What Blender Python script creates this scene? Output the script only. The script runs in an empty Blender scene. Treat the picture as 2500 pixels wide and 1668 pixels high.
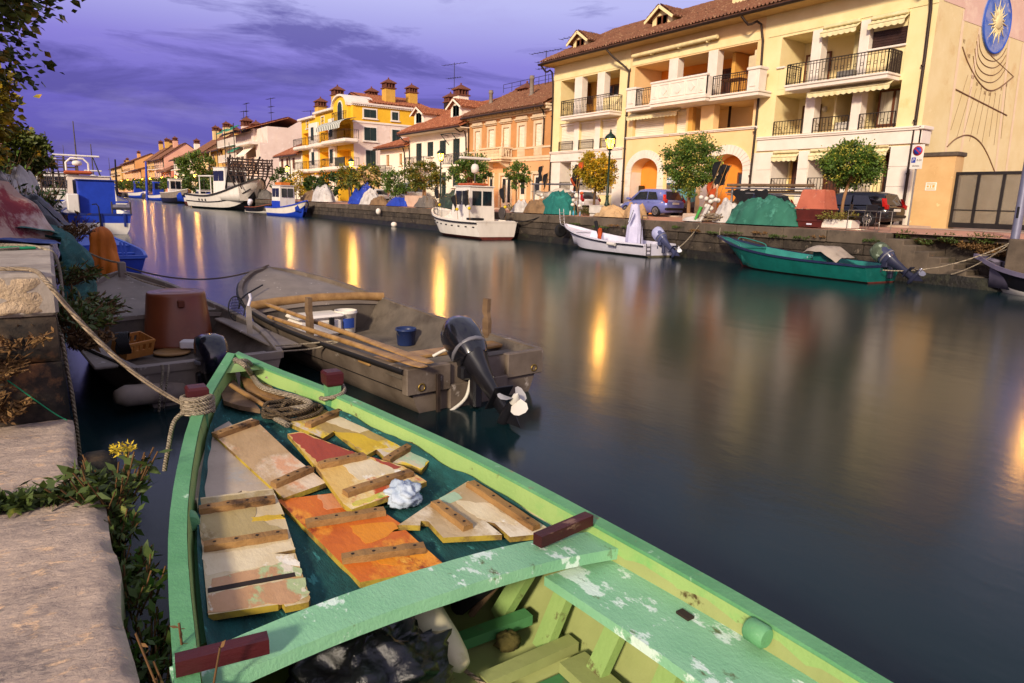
import bpy, math, random
from mathutils import Vector, Matrix, noise
R = random.Random(7)
pi = math.pi
scene = bpy.context.scene
COL = scene.collection
V = Vector

# ------------------------------------------------------------------ camera
CAM = V((0, 0, 2.02)); FP = 1667.0
def _cam():
    y, p, r = [math.radians(a) for a in (34.0, 11.57, 1.65)]
    f = V((math.sin(y)*math.cos(p), math.cos(y)*math.cos(p), -math.sin(p)))
    r0 = V((math.cos(y), -math.sin(y), 0)); u0 = r0.cross(f)
    return f, math.cos(r)*r0 + math.sin(r)*u0, math.cos(r)*u0 - math.sin(r)*r0
CF, CR, CU = _cam()
cd = bpy.data.cameras.new('camera'); cam = bpy.data.objects.new('camera', cd); COL.objects.link(cam)
cd.sensor_width = 36; cd.lens = 36*FP/2500; cd.clip_start = .05; cd.clip_end = 6000
m = Matrix((CR, CU, -CF)).transposed().to_4x4(); m.translation = CAM
cam.matrix_world = m; scene.camera = cam
# survey helpers: where a sight line of the photograph meets a plane of the place
def _ray(px, py): return CF + CR*((px-1250)/FP) + CU*((834-py)/FP)
def at_z(px, py, z=0.0): d = _ray(px, py); return CAM + d*((z-CAM.z)/d.z)
def at_x(px, py, x): d = _ray(px, py); return CAM + d*(x/d.x)
def at_y(px, py, y): d = _ray(px, py); return CAM + d*(y/d.y)

# ------------------------------------------------------------------ materials
def S(h):
    h = h.lstrip('#'); o = []
    for i in (0, 2, 4):
        c = int(h[i:i+2], 16)/255; o.append(c/12.92 if c <= .04045 else ((c+.055)/1.055)**2.4)
    return (*o, 1)
_mats = {}
def M(name, c=None, c2=None, sc=3, rough=.65, bump=0, bsc=40, metal=0, st=None, stsc=1.2, stt=(.52, .62), st2=None, st2sc=5, st2t=(.58, .63),
      stretch=(1, 1, 1), spec=.4, emit=None, es=0, rng=(.32, .68), coat=0, alpha=1, trans=0, ior=1.45, sheen=0, wave=None, bd=.02):
    if name in _mats: return _mats[name]
    mt = bpy.data.materials.new(name); mt.use_nodes = True; nt = mt.node_tree; N = nt.nodes; L = nt.links
    b = N['Principled BSDF']
    b.inputs['Roughness'].default_value = rough; b.inputs['Metallic'].default_value = metal
    b.inputs['Specular IOR Level'].default_value = spec; b.inputs['Coat Weight'].default_value = coat
    b.inputs['Transmission Weight'].default_value = trans; b.inputs['IOR'].default_value = ior
    tc = N.new('ShaderNodeTexCoord'); mp = N.new('ShaderNodeMapping'); mp.inputs['Scale'].default_value = stretch
    L.new(tc.outputs['Object'], mp.inputs['Vector']); vec = mp.outputs['Vector']
    def tex(scale, det=6, r=.6):
        n = N.new('ShaderNodeTexNoise'); n.inputs['Scale'].default_value = scale; n.inputs['Detail'].default_value = det
        n.inputs['Roughness'].default_value = r; L.new(vec, n.inputs['Vector']); return n
    def ramp(fac, p0, p1, a, bcol):
        r = N.new('ShaderNodeValToRGB'); e = r.color_ramp.elements; e[0].position = p0; e[1].position = p1; e[0].color = a; e[1].color = bcol
        L.new(fac, r.inputs['Fac']); return r
    if isinstance(c, str): c = S(c)
    if c2 is None: c2 = tuple(x*.82 for x in c[:3])+(1,)
    elif isinstance(c2, str): c2 = S(c2)
    n1 = tex(sc); out = ramp(n1.outputs['Fac'], rng[0], rng[1], c, c2).outputs['Color']
    for (s_, ssc, t_) in ((st, stsc, stt), (st2, st2sc, st2t)):
        if s_ is None: continue
        s_ = S(s_) if isinstance(s_, str) else s_
        n2 = tex(ssc, 8, .68); mk = ramp(n2.outputs['Fac'], t_[0], t_[1], (0, 0, 0, 1), (1, 1, 1, 1))
        mx = N.new('ShaderNodeMix'); mx.data_type = 'RGBA'
        L.new(mk.outputs['Color'], mx.inputs['Factor']); L.new(out, mx.inputs['A']); mx.inputs['B'].default_value = s_
        out = mx.outputs['Result']
    hs = None
    if wave:   # (scale, axis, depth, darken colour or None): grooves, planks, slats, tile rows
        wv = N.new('ShaderNodeTexWave'); wv.inputs['Scale'].default_value = wave[0]; wv.bands_direction = wave[1]
        wv.inputs['Distortion'].default_value = wave[4] if len(wave) > 4 else .3; wv.inputs['Detail'].default_value = 2
        L.new(vec, wv.inputs['Vector'])
        if wave[3]:
            mk = ramp(wv.outputs['Fac'], .0, .16, (1, 1, 1, 1), (0, 0, 0, 1)); mx = N.new('ShaderNodeMix'); mx.data_type = 'RGBA'
            L.new(mk.outputs['Color'], mx.inputs['Factor']); L.new(out, mx.inputs['A']); mx.inputs['B'].default_value = S(wave[3]); out = mx.outputs['Result']
        hs = (wv.outputs['Fac'], wave[2])
    L.new(out, b.inputs['Base Color'])
    nrm = None
    if hs:
        bp = N.new('ShaderNodeBump'); bp.inputs['Strength'].default_value = hs[1]; bp.inputs['Distance'].default_value = .03
        L.new(hs[0], bp.inputs['Height']); nrm = bp.outputs['Normal']
    if bump:
        n3 = tex(bsc, 8, .65); bp = N.new('ShaderNodeBump'); bp.inputs['Strength'].default_value = bump; bp.inputs['Distance'].default_value = bd
        L.new(n3.outputs['Fac'], bp.inputs['Height'])
        if nrm: L.new(nrm, bp.inputs['Normal'])
        nrm = bp.outputs['Normal']
    if nrm: L.new(nrm, b.inputs['Normal'])
    if emit: b.inputs['Emission Color'].default_value = S(emit); b.inputs['Emission Strength'].default_value = es
    b.inputs['Alpha'].default_value = alpha
    _mats[name] = mt; return mt

# ------------------------------------------------------------------ mesh builder
class MB:
    def __init__(s): s.v = []; s.f = []; s.sm = []
    def add(s, vs, fs, smooth=False):
        o = len(s.v); s.v += [V(p) for p in vs]; s.f += [tuple(i+o for i in f) for f in fs]; s.sm += [smooth]*len(fs); return s
    def box(s, x0, x1, y0, y1, z0, z1):
        vs = [(x, y, z) for z in (z0, z1) for y in (y0, y1) for x in (x0, x1)]
        return s.add(vs, [(0, 2, 3, 1), (4, 5, 7, 6), (0, 1, 5, 4), (2, 6, 7, 3), (0, 4, 6, 2), (1, 3, 7, 5)])
    def bbox(s, x0, x1, y0, y1, z0, z1, b=.01):   # chamfered box
        cx, cy, cz = (x0+x1)/2, (y0+y1)/2, (z0+z1)/2; hx, hy, hz = abs(x1-x0)/2, abs(y1-y0)/2, abs(z1-z0)/2; b = min(b, hx*.9, hy*.9, hz*.9)
        vs = []
        for z, k in ((-hz, b), (-hz+b, 0), (hz-b, 0), (hz, b)):
            X, Y = hx-k, hy-k
            vs += [(cx+p, cy+q, cz+z) for p, q in ((-X+b, -Y), (X-b, -Y), (X, -Y+b), (X, Y-b), (X-b, Y), (-X+b, Y), (-X, Y-b), (-X, -Y+b))]
        fs = [tuple(range(7, -1, -1)), tuple(range(24, 32))]
        for r in range(3):
            for i in range(8): j = (i+1) % 8; fs.append((r*8+i, r*8+j, r*8+8+j, r*8+8+i))
        return s.add(vs, fs)
    def bar(s, p, q, w, h=None, up=(0, 0, 1)):    # rectangular bar p->q
        p, q = V(p), V(q); h = h or w; d = (q-p).normalized(); u = V(up)
        if abs(d.dot(u)) > .97: u = V((1, 0, 0))
        a = d.cross(u).normalized()*(w/2); c = a.cross(d).normalized()*(h/2)
        vs = [e+i*a+j*c for e in (p, q) for j in (-1, 1) for i in (-1, 1)]
        return s.add(vs, [(0, 1, 3, 2), (4, 6, 7, 5), (0, 4, 5, 1), (2, 3, 7, 6), (0, 2, 6, 4), (1, 5, 7, 3)])
    def tube(s, pts, r, n=8, cap=True, smooth=True, flat=None):
        pts = [V(p) for p in pts]; k = len(pts); rr = r if isinstance(r, (list, tuple)) else [r]*k
        u = None; vs = []
        for i, p in enumerate(pts):
            d = (pts[min(i+1, k-1)]-pts[max(i-1, 0)]).normalized()
            if u is None: u = d.cross(V((0, 0, 1))); u = u if u.length > .05 else d.cross(V((1, 0, 0)))
            u = (u - d*u.dot(d)).normalized(); w = d.cross(u)
            for j in range(n): a = 2*pi*j/n; vs.append(p+u*(rr[i]*math.cos(a))+w*(rr[i]*math.sin(a)*(flat or 1)))
        fs = [(i*n+j, i*n+(j+1) % n, (i+1)*n+(j+1) % n, (i+1)*n+j) for i in range(k-1) for j in range(n)]
        s.add(vs, fs, smooth)
        if cap: s.add(vs[:n], [tuple(range(n-1, -1, -1))]); s.add(vs[-n:], [tuple(range(n))])
        return s
    def lathe(s, prof, c=(0, 0, 0), n=16, smooth=True, axis=None, sx=1, sy=1):   # prof: (radius, height)
        c = V(c); ax = (V(axis).normalized() if axis else V((0, 0, 1))); q = V((0, 0, 1)).rotation_difference(ax)
        vs = [c + q @ V((r*sx*math.cos(2*pi*j/n), r*sy*math.sin(2*pi*j/n), h)) for r, h in prof for j in range(n)]
        fs = [(i*n+j, i*n+(j+1) % n, (i+1)*n+(j+1) % n, (i+1)*n+j) for i in range(len(prof)-1) for j in range(n)]
        s.add(vs, fs, smooth)
        if prof[0][0] > 1e-4: s.add(vs[:n], [tuple(range(n-1, -1, -1))])
        if prof[-1][0] > 1e-4: s.add(vs[-n:], [tuple(range(n))])
        return s
    def prism(s, poly, h0, h1, mp=lambda a, b, h: (a, b, h)):    # extrude a 2-D polygon; mp maps (a,b,h) to xyz
        n = len(poly); vs = [mp(a, b, h) for h in (h0, h1) for a, b in poly]
        return s.add(vs, [tuple(range(n-1, -1, -1)), tuple(range(n, 2*n))]+[(i, (i+1) % n, n+(i+1) % n, n+i) for i in range(n)])
    def grid(s, fn, nu, nv, smooth=True):
        vs = [fn(i/nu, j/nv) for j in range(nv+1) for i in range(nu+1)]; w = nu+1
        return s.add(vs, [(j*w+i, j*w+i+1, (j+1)*w+i+1, (j+1)*w+i) for j in range(nv) for i in range(nu)], smooth)
    def loft(s, rings, close=True, smooth=True, caps=False):
        n = len(rings[0]); vs = [p for r in rings for p in r]; m_ = n if close else n-1
        s.add(vs, [(i*n+j, i*n+(j+1) % n, (i+1)*n+(j+1) % n, (i+1)*n+j) for i in range(len(rings)-1) for j in range(m_)], smooth)
        if caps: s.add(rings[0], [tuple(range(n-1, -1, -1))]); s.add(rings[-1], [tuple(range(n))])
        return s
    def ball(s, c, r, n=12, k=8, sz=1, sx=1, sy=1, jit=0, seed=0):
        c = V(c); rn = random.Random(seed); vs = [c+V((0, 0, r*sz))]
        for i in range(1, k):
            for j in range(n):
                a, t = 2*pi*j/n, pi*i/k; q = r*(1+rn.uniform(-jit, jit))
                vs.append(c+V((q*sx*math.sin(t)*math.cos(a), q*sy*math.sin(t)*math.sin(a), q*sz*math.cos(t))))
        vs.append(c-V((0, 0, r*sz))); fs = [(0, 1+j, 1+(j+1) % n) for j in range(n)]
        for i in range(k-2):
            fs += [(1+i*n+j, 1+(i+1)*n+j, 1+(i+1)*n+(j+1) % n, 1+i*n+(j+1) % n) for j in range(n)]
        l = 1+(k-2)*n; fs += [(l+j, len(vs)-1, l+(j+1) % n) for j in range(n)]
        return s.add(vs, fs, True)
    def xf(s, mat, i0=0):
        for i in range(i0, len(s.v)): s.v[i] = mat @ s.v[i]
        return s
    def build(s, name, mat, parent=None, world=False, origin=None):
        me = bpy.data.meshes.new(name); o = bpy.data.objects.new(name, me); COL.objects.link(o)
        off = V((0, 0, 0)); inv = None
        if parent is not None:
            o.parent = parent
            if world: inv = wm(parent).inverted()
        elif origin is not None: off = V(origin); o.location = off
        vs = [inv @ p for p in s.v] if inv else [p-off for p in s.v]
        me.from_pydata([tuple(p) for p in vs], [], s.f); me.polygons.foreach_set('use_smooth', s.sm)
        for x in (mat if isinstance(mat, (list, tuple)) else [mat]): me.materials.append(x)
        me.update(); return o
def wm(o):
    mt = Matrix.Translation(o.location) @ o.rotation_euler.to_matrix().to_4x4() @ Matrix.Diagonal((*o.scale, 1))
    return (wm(o.parent) @ mt) if o.parent else mt
def tag(o, label, cat, group=None, kind=None):
    if label: o['label'] = label
    if cat: o['category'] = cat
    if group: o['group'] = group
    if kind: o['kind'] = kind
    return o
def thing(name, label, cat, loc=(0, 0, 0), rz=0, group=None, tilt=None):
    o = bpy.data.objects.new(name, None); COL.objects.link(o); o.location = loc; o.rotation_euler = (tilt[0] if tilt else 0, tilt[1] if tilt else 0, rz)
    o.empty_display_size = .2; return tag(o, label, cat, group)
def solo(name, mb, mat, label, cat, group=None, origin=None):
    if origin is None:
        lo = V((min(p.x for p in mb.v)+max(p.x for p in mb.v), min(p.y for p in mb.v)+max(p.y for p in mb.v), 0))/2; lo.z = min(p.z for p in mb.v); origin = lo
    return tag(mb.build(name, mat, origin=origin), label, cat, group)
def struct(name, mb, mat): o = mb.build(name, mat); o['kind'] = 'structure'; return o
def copy_tree(o, parent=None, loc=None, rz=None, scale=None, label=None, group=None):
    c = o.copy(); COL.objects.link(c)
    if parent: c.parent = parent
    if loc is not None: c.location = loc
    if rz is not None: c.rotation_euler = (o.rotation_euler.x, o.rotation_euler.y, rz)
    if scale is not None: c.scale = (scale, scale, scale) if not isinstance(scale, (tuple, list)) else scale
    if label: c['label'] = label
    if group: c['group'] = group
    for ch in list(o.children): copy_tree(ch, c)
    return c
def sag(p, q, drop, n=14): p, q = V(p), V(q); return [p.lerp(q, i/n)-V((0, 0, drop*4*(i/n)*(1-i/n))) for i in range(n+1)]
def spline(pts, k=6):
    pts = [V(p) for p in pts]; out = []
    for i in range(len(pts)-1):
        a, b, c, d = pts[max(i-1, 0)], pts[i], pts[i+1], pts[min(i+2, len(pts)-1)]
        for j in range(k):
            t = j/k; out.append(.5*((2*b)+(c-a)*t+(2*a-5*b+4*c-d)*t*t+(3*b-a-3*c+d)*t*t*t))
    return out+[pts[-1]]
def text_mesh(txt, size, mat, parent, loc, rot, name='lettering'):
    cu = bpy.data.curves.new(name, 'FONT'); cu.body = txt; cu.size = size; cu.extrude = .002; cu.align_x = 'CENTER'; cu.align_y = 'CENTER'; cu.resolution_u = 3
    t = bpy.data.objects.new(name, cu); COL.objects.link(t)
    bpy.context.view_layer.update(); me = bpy.data.meshes.new_from_object(t.evaluated_get(bpy.context.evaluated_depsgraph_get()))
    bpy.data.objects.remove(t); o = bpy.data.objects.new(name, me); COL.objects.link(o); me.materials.clear(); me.materials.append(mat)
    o.parent = parent; o.location = loc; o.rotation_euler = rot; return o

# ------------------------------------------------------------------ light
SUN_EL, SUN_AZ = math.radians(24), math.radians(236)     # azimuth clockwise from +Y: low in the west, behind the camera
sd = V((math.sin(SUN_AZ)*math.cos(SUN_EL), math.cos(SUN_AZ)*math.cos(SUN_EL), math.sin(SUN_EL)))
sl = bpy.data.lights.new('sun', 'SUN'); sl.energy = 3.3; sl.angle = math.radians(7); sl.color = (1, .86, .66)
so = bpy.data.objects.new('sun', sl); COL.objects.link(so); so.rotation_euler = (-sd).to_track_quat('-Z', 'Y').to_euler(); so.location = (0, 0, 40)
w = bpy.data.worlds.new('World'); scene.world = w; w.use_nodes = True; nt = w.node_tree; N = nt.nodes; L = nt.links
bg = N['Background']; tc = N.new('ShaderNodeTexCoord')
def mth(op, a, b=None, cl=False):
    n = N.new('ShaderNodeMath'); n.operation = op; n.use_clamp = cl
    for i, x in enumerate((a, b)):
        if x is None: continue
        if isinstance(x, (int, float)): n.inputs[i].default_value = x
        else: L.new(x, n.inputs[i])
    return n.outputs[0]
def mixc(f, a, b, mode='MIX'):
    n = N.new('ShaderNodeMix'); n.data_type = 'RGBA'; n.blend_type = mode
    for k, x in (('Factor', f), ('A', a), ('B', b)):
        if isinstance(x, (int, float)): n.inputs[k].default_value = x
        elif isinstance(x, tuple): n.inputs[k].default_value = x
        else: L.new(x, n.inputs[k])
    return n.outputs['Result']
def wramp(f, els):
    r = N.new('ShaderNodeValToRGB'); e = r.color_ramp.elements
    while len(e) < len(els): e.new(.5)
    for i, (p, c) in enumerate(els): e[i].position = p; e[i].color = (*c, 1)
    L.new(f, r.inputs['Fac']); return r.outputs['Color']
sx = N.new('ShaderNodeSeparateXYZ'); L.new(tc.outputs['Generated'], sx.inputs[0])
z = sx.outputs['Z']
base = wramp(z, [(0, (.10, .092, .36)), (.06, (.062, .046, .30)), (.12, (.095, .068, .37)), (.18, (.18, .145, .48)), (.25, (.35, .345, .62)), (.36, (.44, .45, .60)), (.62, (.42, .42, .52)), (1, (.36, .36, .44))])
mpc = N.new('ShaderNodeMapping'); mpc.inputs['Scale'].default_value = (1.5, 1.5, 8); mpc.inputs['Rotation'].default_value = (.05, -.06, .3); L.new(tc.outputs['Generated'], mpc.inputs['Vector'])
def wnoise(sc, det, off):
    n = N.new('ShaderNodeTexNoise'); n.inputs['Scale'].default_value = sc; n.inputs['Detail'].default_value = det; n.inputs['Roughness'].default_value = .62
    n.inputs['Distortion'].default_value = .5
    o = N.new('ShaderNodeVectorMath'); o.inputs[1].default_value = off; L.new(mpc.outputs['Vector'], o.inputs[0]); L.new(o.outputs[0], n.inputs['Vector']); return n.outputs['Fac']
c1 = wramp(wnoise(2.3, 9, (2.1, .4, 1.2)), [(.50, (0, 0, 0)), (.62, (1, 1, 1))])
c2 = wramp(wnoise(1.7, 8, (7.3, 3.1, 5.2)), [(.52, (0, 0, 0)), (.72, (1, 1, 1))])
base = mixc(mth('MULTIPLY', c1, .75), base, (.05, .034, .215, 1))
base = mixc(mth('MULTIPLY', c2, .45), base, (.27, .225, .50, 1))
# the afterglow behind the camera
vm = N.new('ShaderNodeVectorMath'); vm.operation = 'DOT_PRODUCT'; L.new(tc.outputs['Generated'], vm.inputs[0]); vm.inputs[1].default_value = (sd.x/math.cos(SUN_EL), sd.y/math.cos(SUN_EL), 0)
glow = mth('POWER', mth('MAXIMUM', vm.outputs['Value'], 0), 1.6)
glow = mth('MULTIPLY', glow, mth('SUBTRACT', 1, mth('MULTIPLY', mth('ABSOLUTE', z), 1.05), True))
base = mixc(1.0, base, mixc(glow, (0, 0, 0, 1), (1.1, .80, .58, 1)), 'ADD')
sky = N.new('ShaderNodeTexSky'); sky.sky_type = 'NISHITA'; sky.sun_disc = False; sky.sun_elevation = SUN_EL; sky.sun_rotation = SUN_AZ
sm_ = mixc(1.0, sky.outputs['Color'], (.008, .007, .008, 1), 'MULTIPLY')
L.new(mixc(1.0, base, sm_, 'ADD'), bg.inputs['Color']); bg.inputs['Strength'].default_value = 1.0
scene.view_settings.view_transform = 'Standard'; scene.view_settings.look = 'None'; scene.view_settings.exposure = 0.44
scene.render.film_transparent = False
scene.cycles.use_denoising = True; scene.cycles.max_bounces = 6; scene.cycles.diffuse_bounces = 3; scene.cycles.glossy_bounces = 3
scene.cycles.sample_clamp_indirect = 4.0
# ------------------------------------------------------------------ shared building materials
YEL = M('yellow_plaster', '#e9d6a2', '#e0ca92', 1.1, .8, .15, 18, st='#d3b06c', stsc=.7, stt=(.60, .80))
YDK = M('sundial_plaster', '#e2d0a0', '#d8c28c', .8, .85, .2, 14, st='#c49a5e', stsc=.55, stt=(.56, .80), st2='#efe0b4', st2sc=1.5, st2t=(.62, .8))
APR = M('apricot_plaster', '#e9c792', '#e0bb82', .9, .8, .15, 18, st='#d79f5a', stsc=.6, stt=(.6, .8))
ORP = M('orange_plaster', '#e89236', '#dd842c', 1.0, .85, .15, 18)
OCH = M('ochre_plaster', '#d9a553', '#cc9646', 1.0, .85, .15, 18)
STO = M('white_stone', '#e6dacb', '#d9cbbb', 1.6, .7, .12, 25, st='#b9a795', stsc=.8, stt=(.62, .82))
CRM = M('cream_shutter', '#f0e3cc', '#e8d8bd', 2, .6, wave=(9, 'Z', .35, None))
AWN = M('cream_awning', '#dfd3a8', '#d0c290', 4, .85, .1, 60)
IRON = M('black_iron', '#1d1815', '#2b221c', 6, .55)
GUT = M('brown_gutter', '#38281f', '#2a1d17', 5, .45, metal=.3)
WOOD = M('brown_door_wood', '#5a2f1d', '#3e1f13', 3, .6, stretch=(1, 1, .2), wave=(5, 'Y', .4, None))
WFR = M('brown_window_frame', '#6e3d21', '#56301b', 5, .5)
GLS = M('window_glass', '#39404a', '#2c323c', 1.5, .08, spec=.8)
CUR = M('lace_curtain', '#cfc5ae', '#a89d88', 5, .8, stretch=(1, 6, .3))
TILE = M('roof_tile', '#a4603f', '#74412c', 5, .8, .5, 25, st='#bf8560', stsc=7, stt=(.55, .62), st2='#4c2c20', st2sc=3, st2t=(.60, .70))
TILD = M('weathered_roof_tile', '#86583f', '#5f3b2a', 6, .85, .5, 25, st='#a0795a', stsc=6, stt=(.54, .62), st2='#40291f', st2sc=2.5, st2t=(.56, .68))
LGT = M('pale_fitting', '#d8cfc0', rough=.4)
DARK = M('dark_interior', '#221a16', '#30251d', 3, .8)

def facade(mb, x, y0, y1, z0, z1, holes, depth=.18, reveal=True, arches=()):
    """front skin in the plane x with openings; every opening gets its reveals"""
    allh = list(holes)+[(a[0], a[1], a[2], a[4]) for a in arches]
    ys = sorted({y0, y1, *[h[0] for h in allh], *[h[1] for h in allh]}); zs = sorted({z0, z1, *[h[2] for h in allh], *[h[3] for h in allh]})
    for a, b in zip(ys, ys[1:]):
        for c, d in zip(zs, zs[1:]):
            my, mz = (a+b)/2, (c+d)/2
            if any(h[0] < my < h[1] and h[2] < mz < h[3] for h in allh): continue
            mb.add([(x, a, c), (x, b, c), (x, b, d), (x, a, d)], [(0, 1, 2, 3)])
    for h in holes:
        if not reveal: break
        dp = h[4] if len(h) > 4 else depth; a, b, c, d = h[:4]
        p = [(x, a, c), (x, b, c), (x, b, d), (x, a, d)]; q = [(x+dp, *k[1:]) for k in p]
        mb.add(p+q, [(i, (i+1) % 4, 4+(i+1) % 4, 4+i) for i in range(4)])
    for (a, b, z_0, sp, top, dp) in arches:
        cy, hw = (a+b)/2, (b-a)/2; n = 20
        arc = [(cy+hw*math.cos(pi*i/n), sp+(top-sp)*math.sin(pi*i/n)) for i in range(n+1)]
        for (u, v_), (u2, v2) in zip(arc, arc[1:]):
            mb.add([(x, u, v_), (x, u2, v2), (x, u2, top), (x, u, top)], [(0, 1, 2, 3)])
            mb.add([(x, u, v_), (x, u2, v2), (x+dp, u2, v2), (x+dp, u, v_)], [(0, 1, 2, 3)])
        for yy in (a, b): mb.add([(x, yy, z_0), (x, yy, sp), (x+dp, yy, sp), (x+dp, yy, z_0)], [(0, 1, 2, 3)])
    return mb
def tiled_roof(mb, p00, p10, p01, p11, pitch=.21, rows=14, amp=.045, thick=.12):
    """pantile field: p00-p10 along the eaves, p01-p11 along the ridge; rolls run up the slope, courses step"""
    p00, p10, p01, p11 = V(p00), V(p10), V(p01), V(p11); nrm = (p10-p00).cross(p01-p00).normalized()
    if nrm.z < 0: nrm = -nrm
    nu = max(4, int((p10-p00).length/pitch))*4; vs = []; rows2 = []
    for r in range(rows):
        rows2 += [(r/rows, .035 if r else .0), ((r+1)/rows-.004, 0)]
    rn = random.Random(3)
    jit = [[rn.uniform(-.012, .012) for _ in range(nu//4+1)] for _ in range(rows)]
    for k, (t, lift) in enumerate(rows2):
        for i in range(nu+1):
            s_ = i/nu; a = p00.lerp(p10, s_); b = p01.lerp(p11, s_); h = amp*math.cos(2*pi*i/4)+ (amp*.4*math.cos(4*pi*i/4))
            vs.append(a.lerp(b, t)+nrm*(h+lift+jit[k//2][i//4]+thick))
    w_ = nu+1; fs = [(j*w_+i, j*w_+i+1, (j+1)*w_+i+1, (j+1)*w_+i) for j in range(len(rows2)-1) for i in range(nu)]
    mb.add(vs, fs, True)
    q = [p00, p10, p11, p01]; q = [k+nrm*(thick*.45) for k in q]; lo = [k-nrm*thick*.9 for k in q]
    mb.add(q+lo, [(0, 1, 2, 3), (7, 6, 5, 4), (0, 4, 5, 1), (1, 5, 6, 2), (2, 6, 7, 3), (3, 7, 4, 0)])
    return mb
def railing(parent, y0, y1, z0, z1, x, name='railing', step=.13, rings=True, sides=None, bow=0, mat=None):
    mb = MB(); n = max(2, int((y1-y0)/step))
    def run(p, q, n):
        p, q = V(p), V(q); up = V((0, 0, z1-z0))
        mb.bar(p+up, q+up, .045, .03); mb.bar(p+V((0, 0, .08)), q+V((0, 0, .08)), .03, .02)
        if z1-z0 > .7: mb.bar(p+up*.88, q+up*.88, .02, .02)
        d = (q-p).normalized(); o = d.cross(V((0, 0, 1)))
        for i in range(n+1):
            a = p.lerp(q, i/n); t = .04 if i in (0, n) else .018
            if bow and i not in (0, n):
                mb.tube([a+V((0, 0, .08)), a+V((-bow, 0, (z1-z0)*.3)), a+V((-bow*.6, 0, (z1-z0)*.55)), a+up], .011, 5)
            else: mb.bar(a, a+up, t, t)
            if rings and i % 2 == 1 and i < n:
                c = a+d*((q-p).length/n/2)+up*.5; rr = min(.06, (q-p).length/n*.45)
                mb.tube([c+d*rr*math.cos(k*pi/4)+V((0, 0, rr*math.sin(k*pi/4))) for k in range(9)], .009, 4, False)
    run((x, y0, z0), (x, y1, z0), n)
    if sides:
        for yy in (y0, y1): run((x, yy, z0), (sides, yy, z0), max(2, int(abs(sides-x)/step)))
    return mb.build(name, mat or IRON, parent, True)
def awning(parent, y0, y1, zt, x, drop=.45, out=.35, mat=None, val=.18, name='awning', stripes=False):
    mb = MB(); n = max(16, int((y1-y0)/.045)); per = .24
    def fn(u, v):
        y = y0+(y1-y0)*u
        if v <= .5: t = v*2; return V((x-out*t, y, zt-drop*t+.015*math.sin(u*40)))
        t = (v-.5)*2; sc = val*(.72+.28*abs(math.sin(pi*(y-y0)/per)))
        return V((x-out-.01+.012*math.sin((y-y0)*26)*t, y, zt-drop-sc*t))
    mb.grid(fn, n, 6)
    mb.tube([(x-out, y0, zt-drop+.02), (x-out, y1, zt-drop+.02)], .03, 6); mb.bbox(x-.16, x-.0, y0, y1, zt-.02, zt+.12, .03)
    return mb.build(name, mat or AWN, parent, True)
def shutter_roll(parent, x, y0, y1, z0, z1, mat=None, name='shutter'):
    mb = MB(); n = int((z1-z0)/.09)
    for i in range(n): mb.bbox(x, x+.03, y0, y1, z0+(z1-z0)*i/n, z0+(z1-z0)*(i+1)/n-.006, .008)
    return mb.build(name, mat or CRM, parent, True)
def slat_shutters(parent, x, y0, y1, z0, z1, mat, leaves=2, name='shutter'):
    for k in range(leaves):
        a, b = y0+(y1-y0)*k/leaves+.008, y0+(y1-y0)*(k+1)/leaves-.008; mb = MB()
        for (c, d, e, f) in ((a, a+.06, z0, z1), (b-.06, b, z0, z1)): mb.box(x-.035, x+.01, c, d, e, f)
        for zz in (z0, (z0+z1)/2-.04, z1-.08): mb.box(x-.033, x+.008, a+.06, b-.06, zz, zz+.08)
        m_ = max(3, int((z1-z0)/.11))
        for i in range(m_):
            zz = z0+.08+(z1-z0-.16)*i/m_; mb.add([(x-.025, a+.06, zz), (x-.025, b-.06, zz), (x, b-.06, zz+.1), (x, a+.06, zz+.1)], [(0, 1, 2, 3)])
        mb.build(name, mat, parent, True)
def win_frame(parent, x, y0, y1, z0, z1, fm, gm, bars=1, t=.07, name='window', sill=None, door=False):
    mb = MB(); mb.box(x, x+.06, y0, y0+t, z0, z1); mb.box(x, x+.06, y1-t, y1, z0, z1); mb.box(x, x+.06, y0+t, y1-t, z1-t, z1); mb.box(x, x+.06, y0+t, y1-t, z0, z0+t*(3 if door else 1))
    for k in range(bars):
        c = y0+(y1-y0)*(k+1)/(bars+1); mb.box(x+.004, x+.058, c-.05, c+.05, z0+t, z1-t)
    o = mb.build(name, fm, parent, True); g = MB().box(x+.03, x+.04, y0+t, y1-t, z0+t, z1-t); g.build('pane', gm, o, True)
    if sill: s_ = MB().bbox(x-.22, x+.02, y0-.1, y1+.1, z0-.09, z0, .015); s_.build('sill', sill, o, True)
    return o
def pipe(parent, pts, r=.055, name='downpipe', mat=None):
    mb = MB().tube(spline(pts, 4) if len(pts) > 2 else pts, r, 8)
    p = V(pts[-2]); q = V(pts[-1]); n = int((p-q).length/1.6)
    for i in range(1, n): c = p.lerp(q, i/n); mb.tube([c-V((0, 0, .025)), c+V((0, 0, .025))], r*1.35, 8)
    return mb.build(name, mat or GUT, parent, True)
def disc_lamp(parent, x, y, z, r=.13):
    MB().lathe([(r, 0), (r, .05), (r*.8, .1), (0, .13)], (x, y, z), 14, axis=(-1, 0, 0)).build('wall_lamp', LGT, parent, True)

# ------------------------------------------------------------------ the big apartment house with the sundial gable
XF = 27.0; G0 = 1.5
apt = thing('apartment_house', 'large yellow apartment house with white balconies, two arches and a sundial gable', 'house', (XF, 25, G0))
YA, YB, YC, YE = 36.17, 29.32, 20.75, 13.5
ZE = 10.30                                                       # soffit
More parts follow.
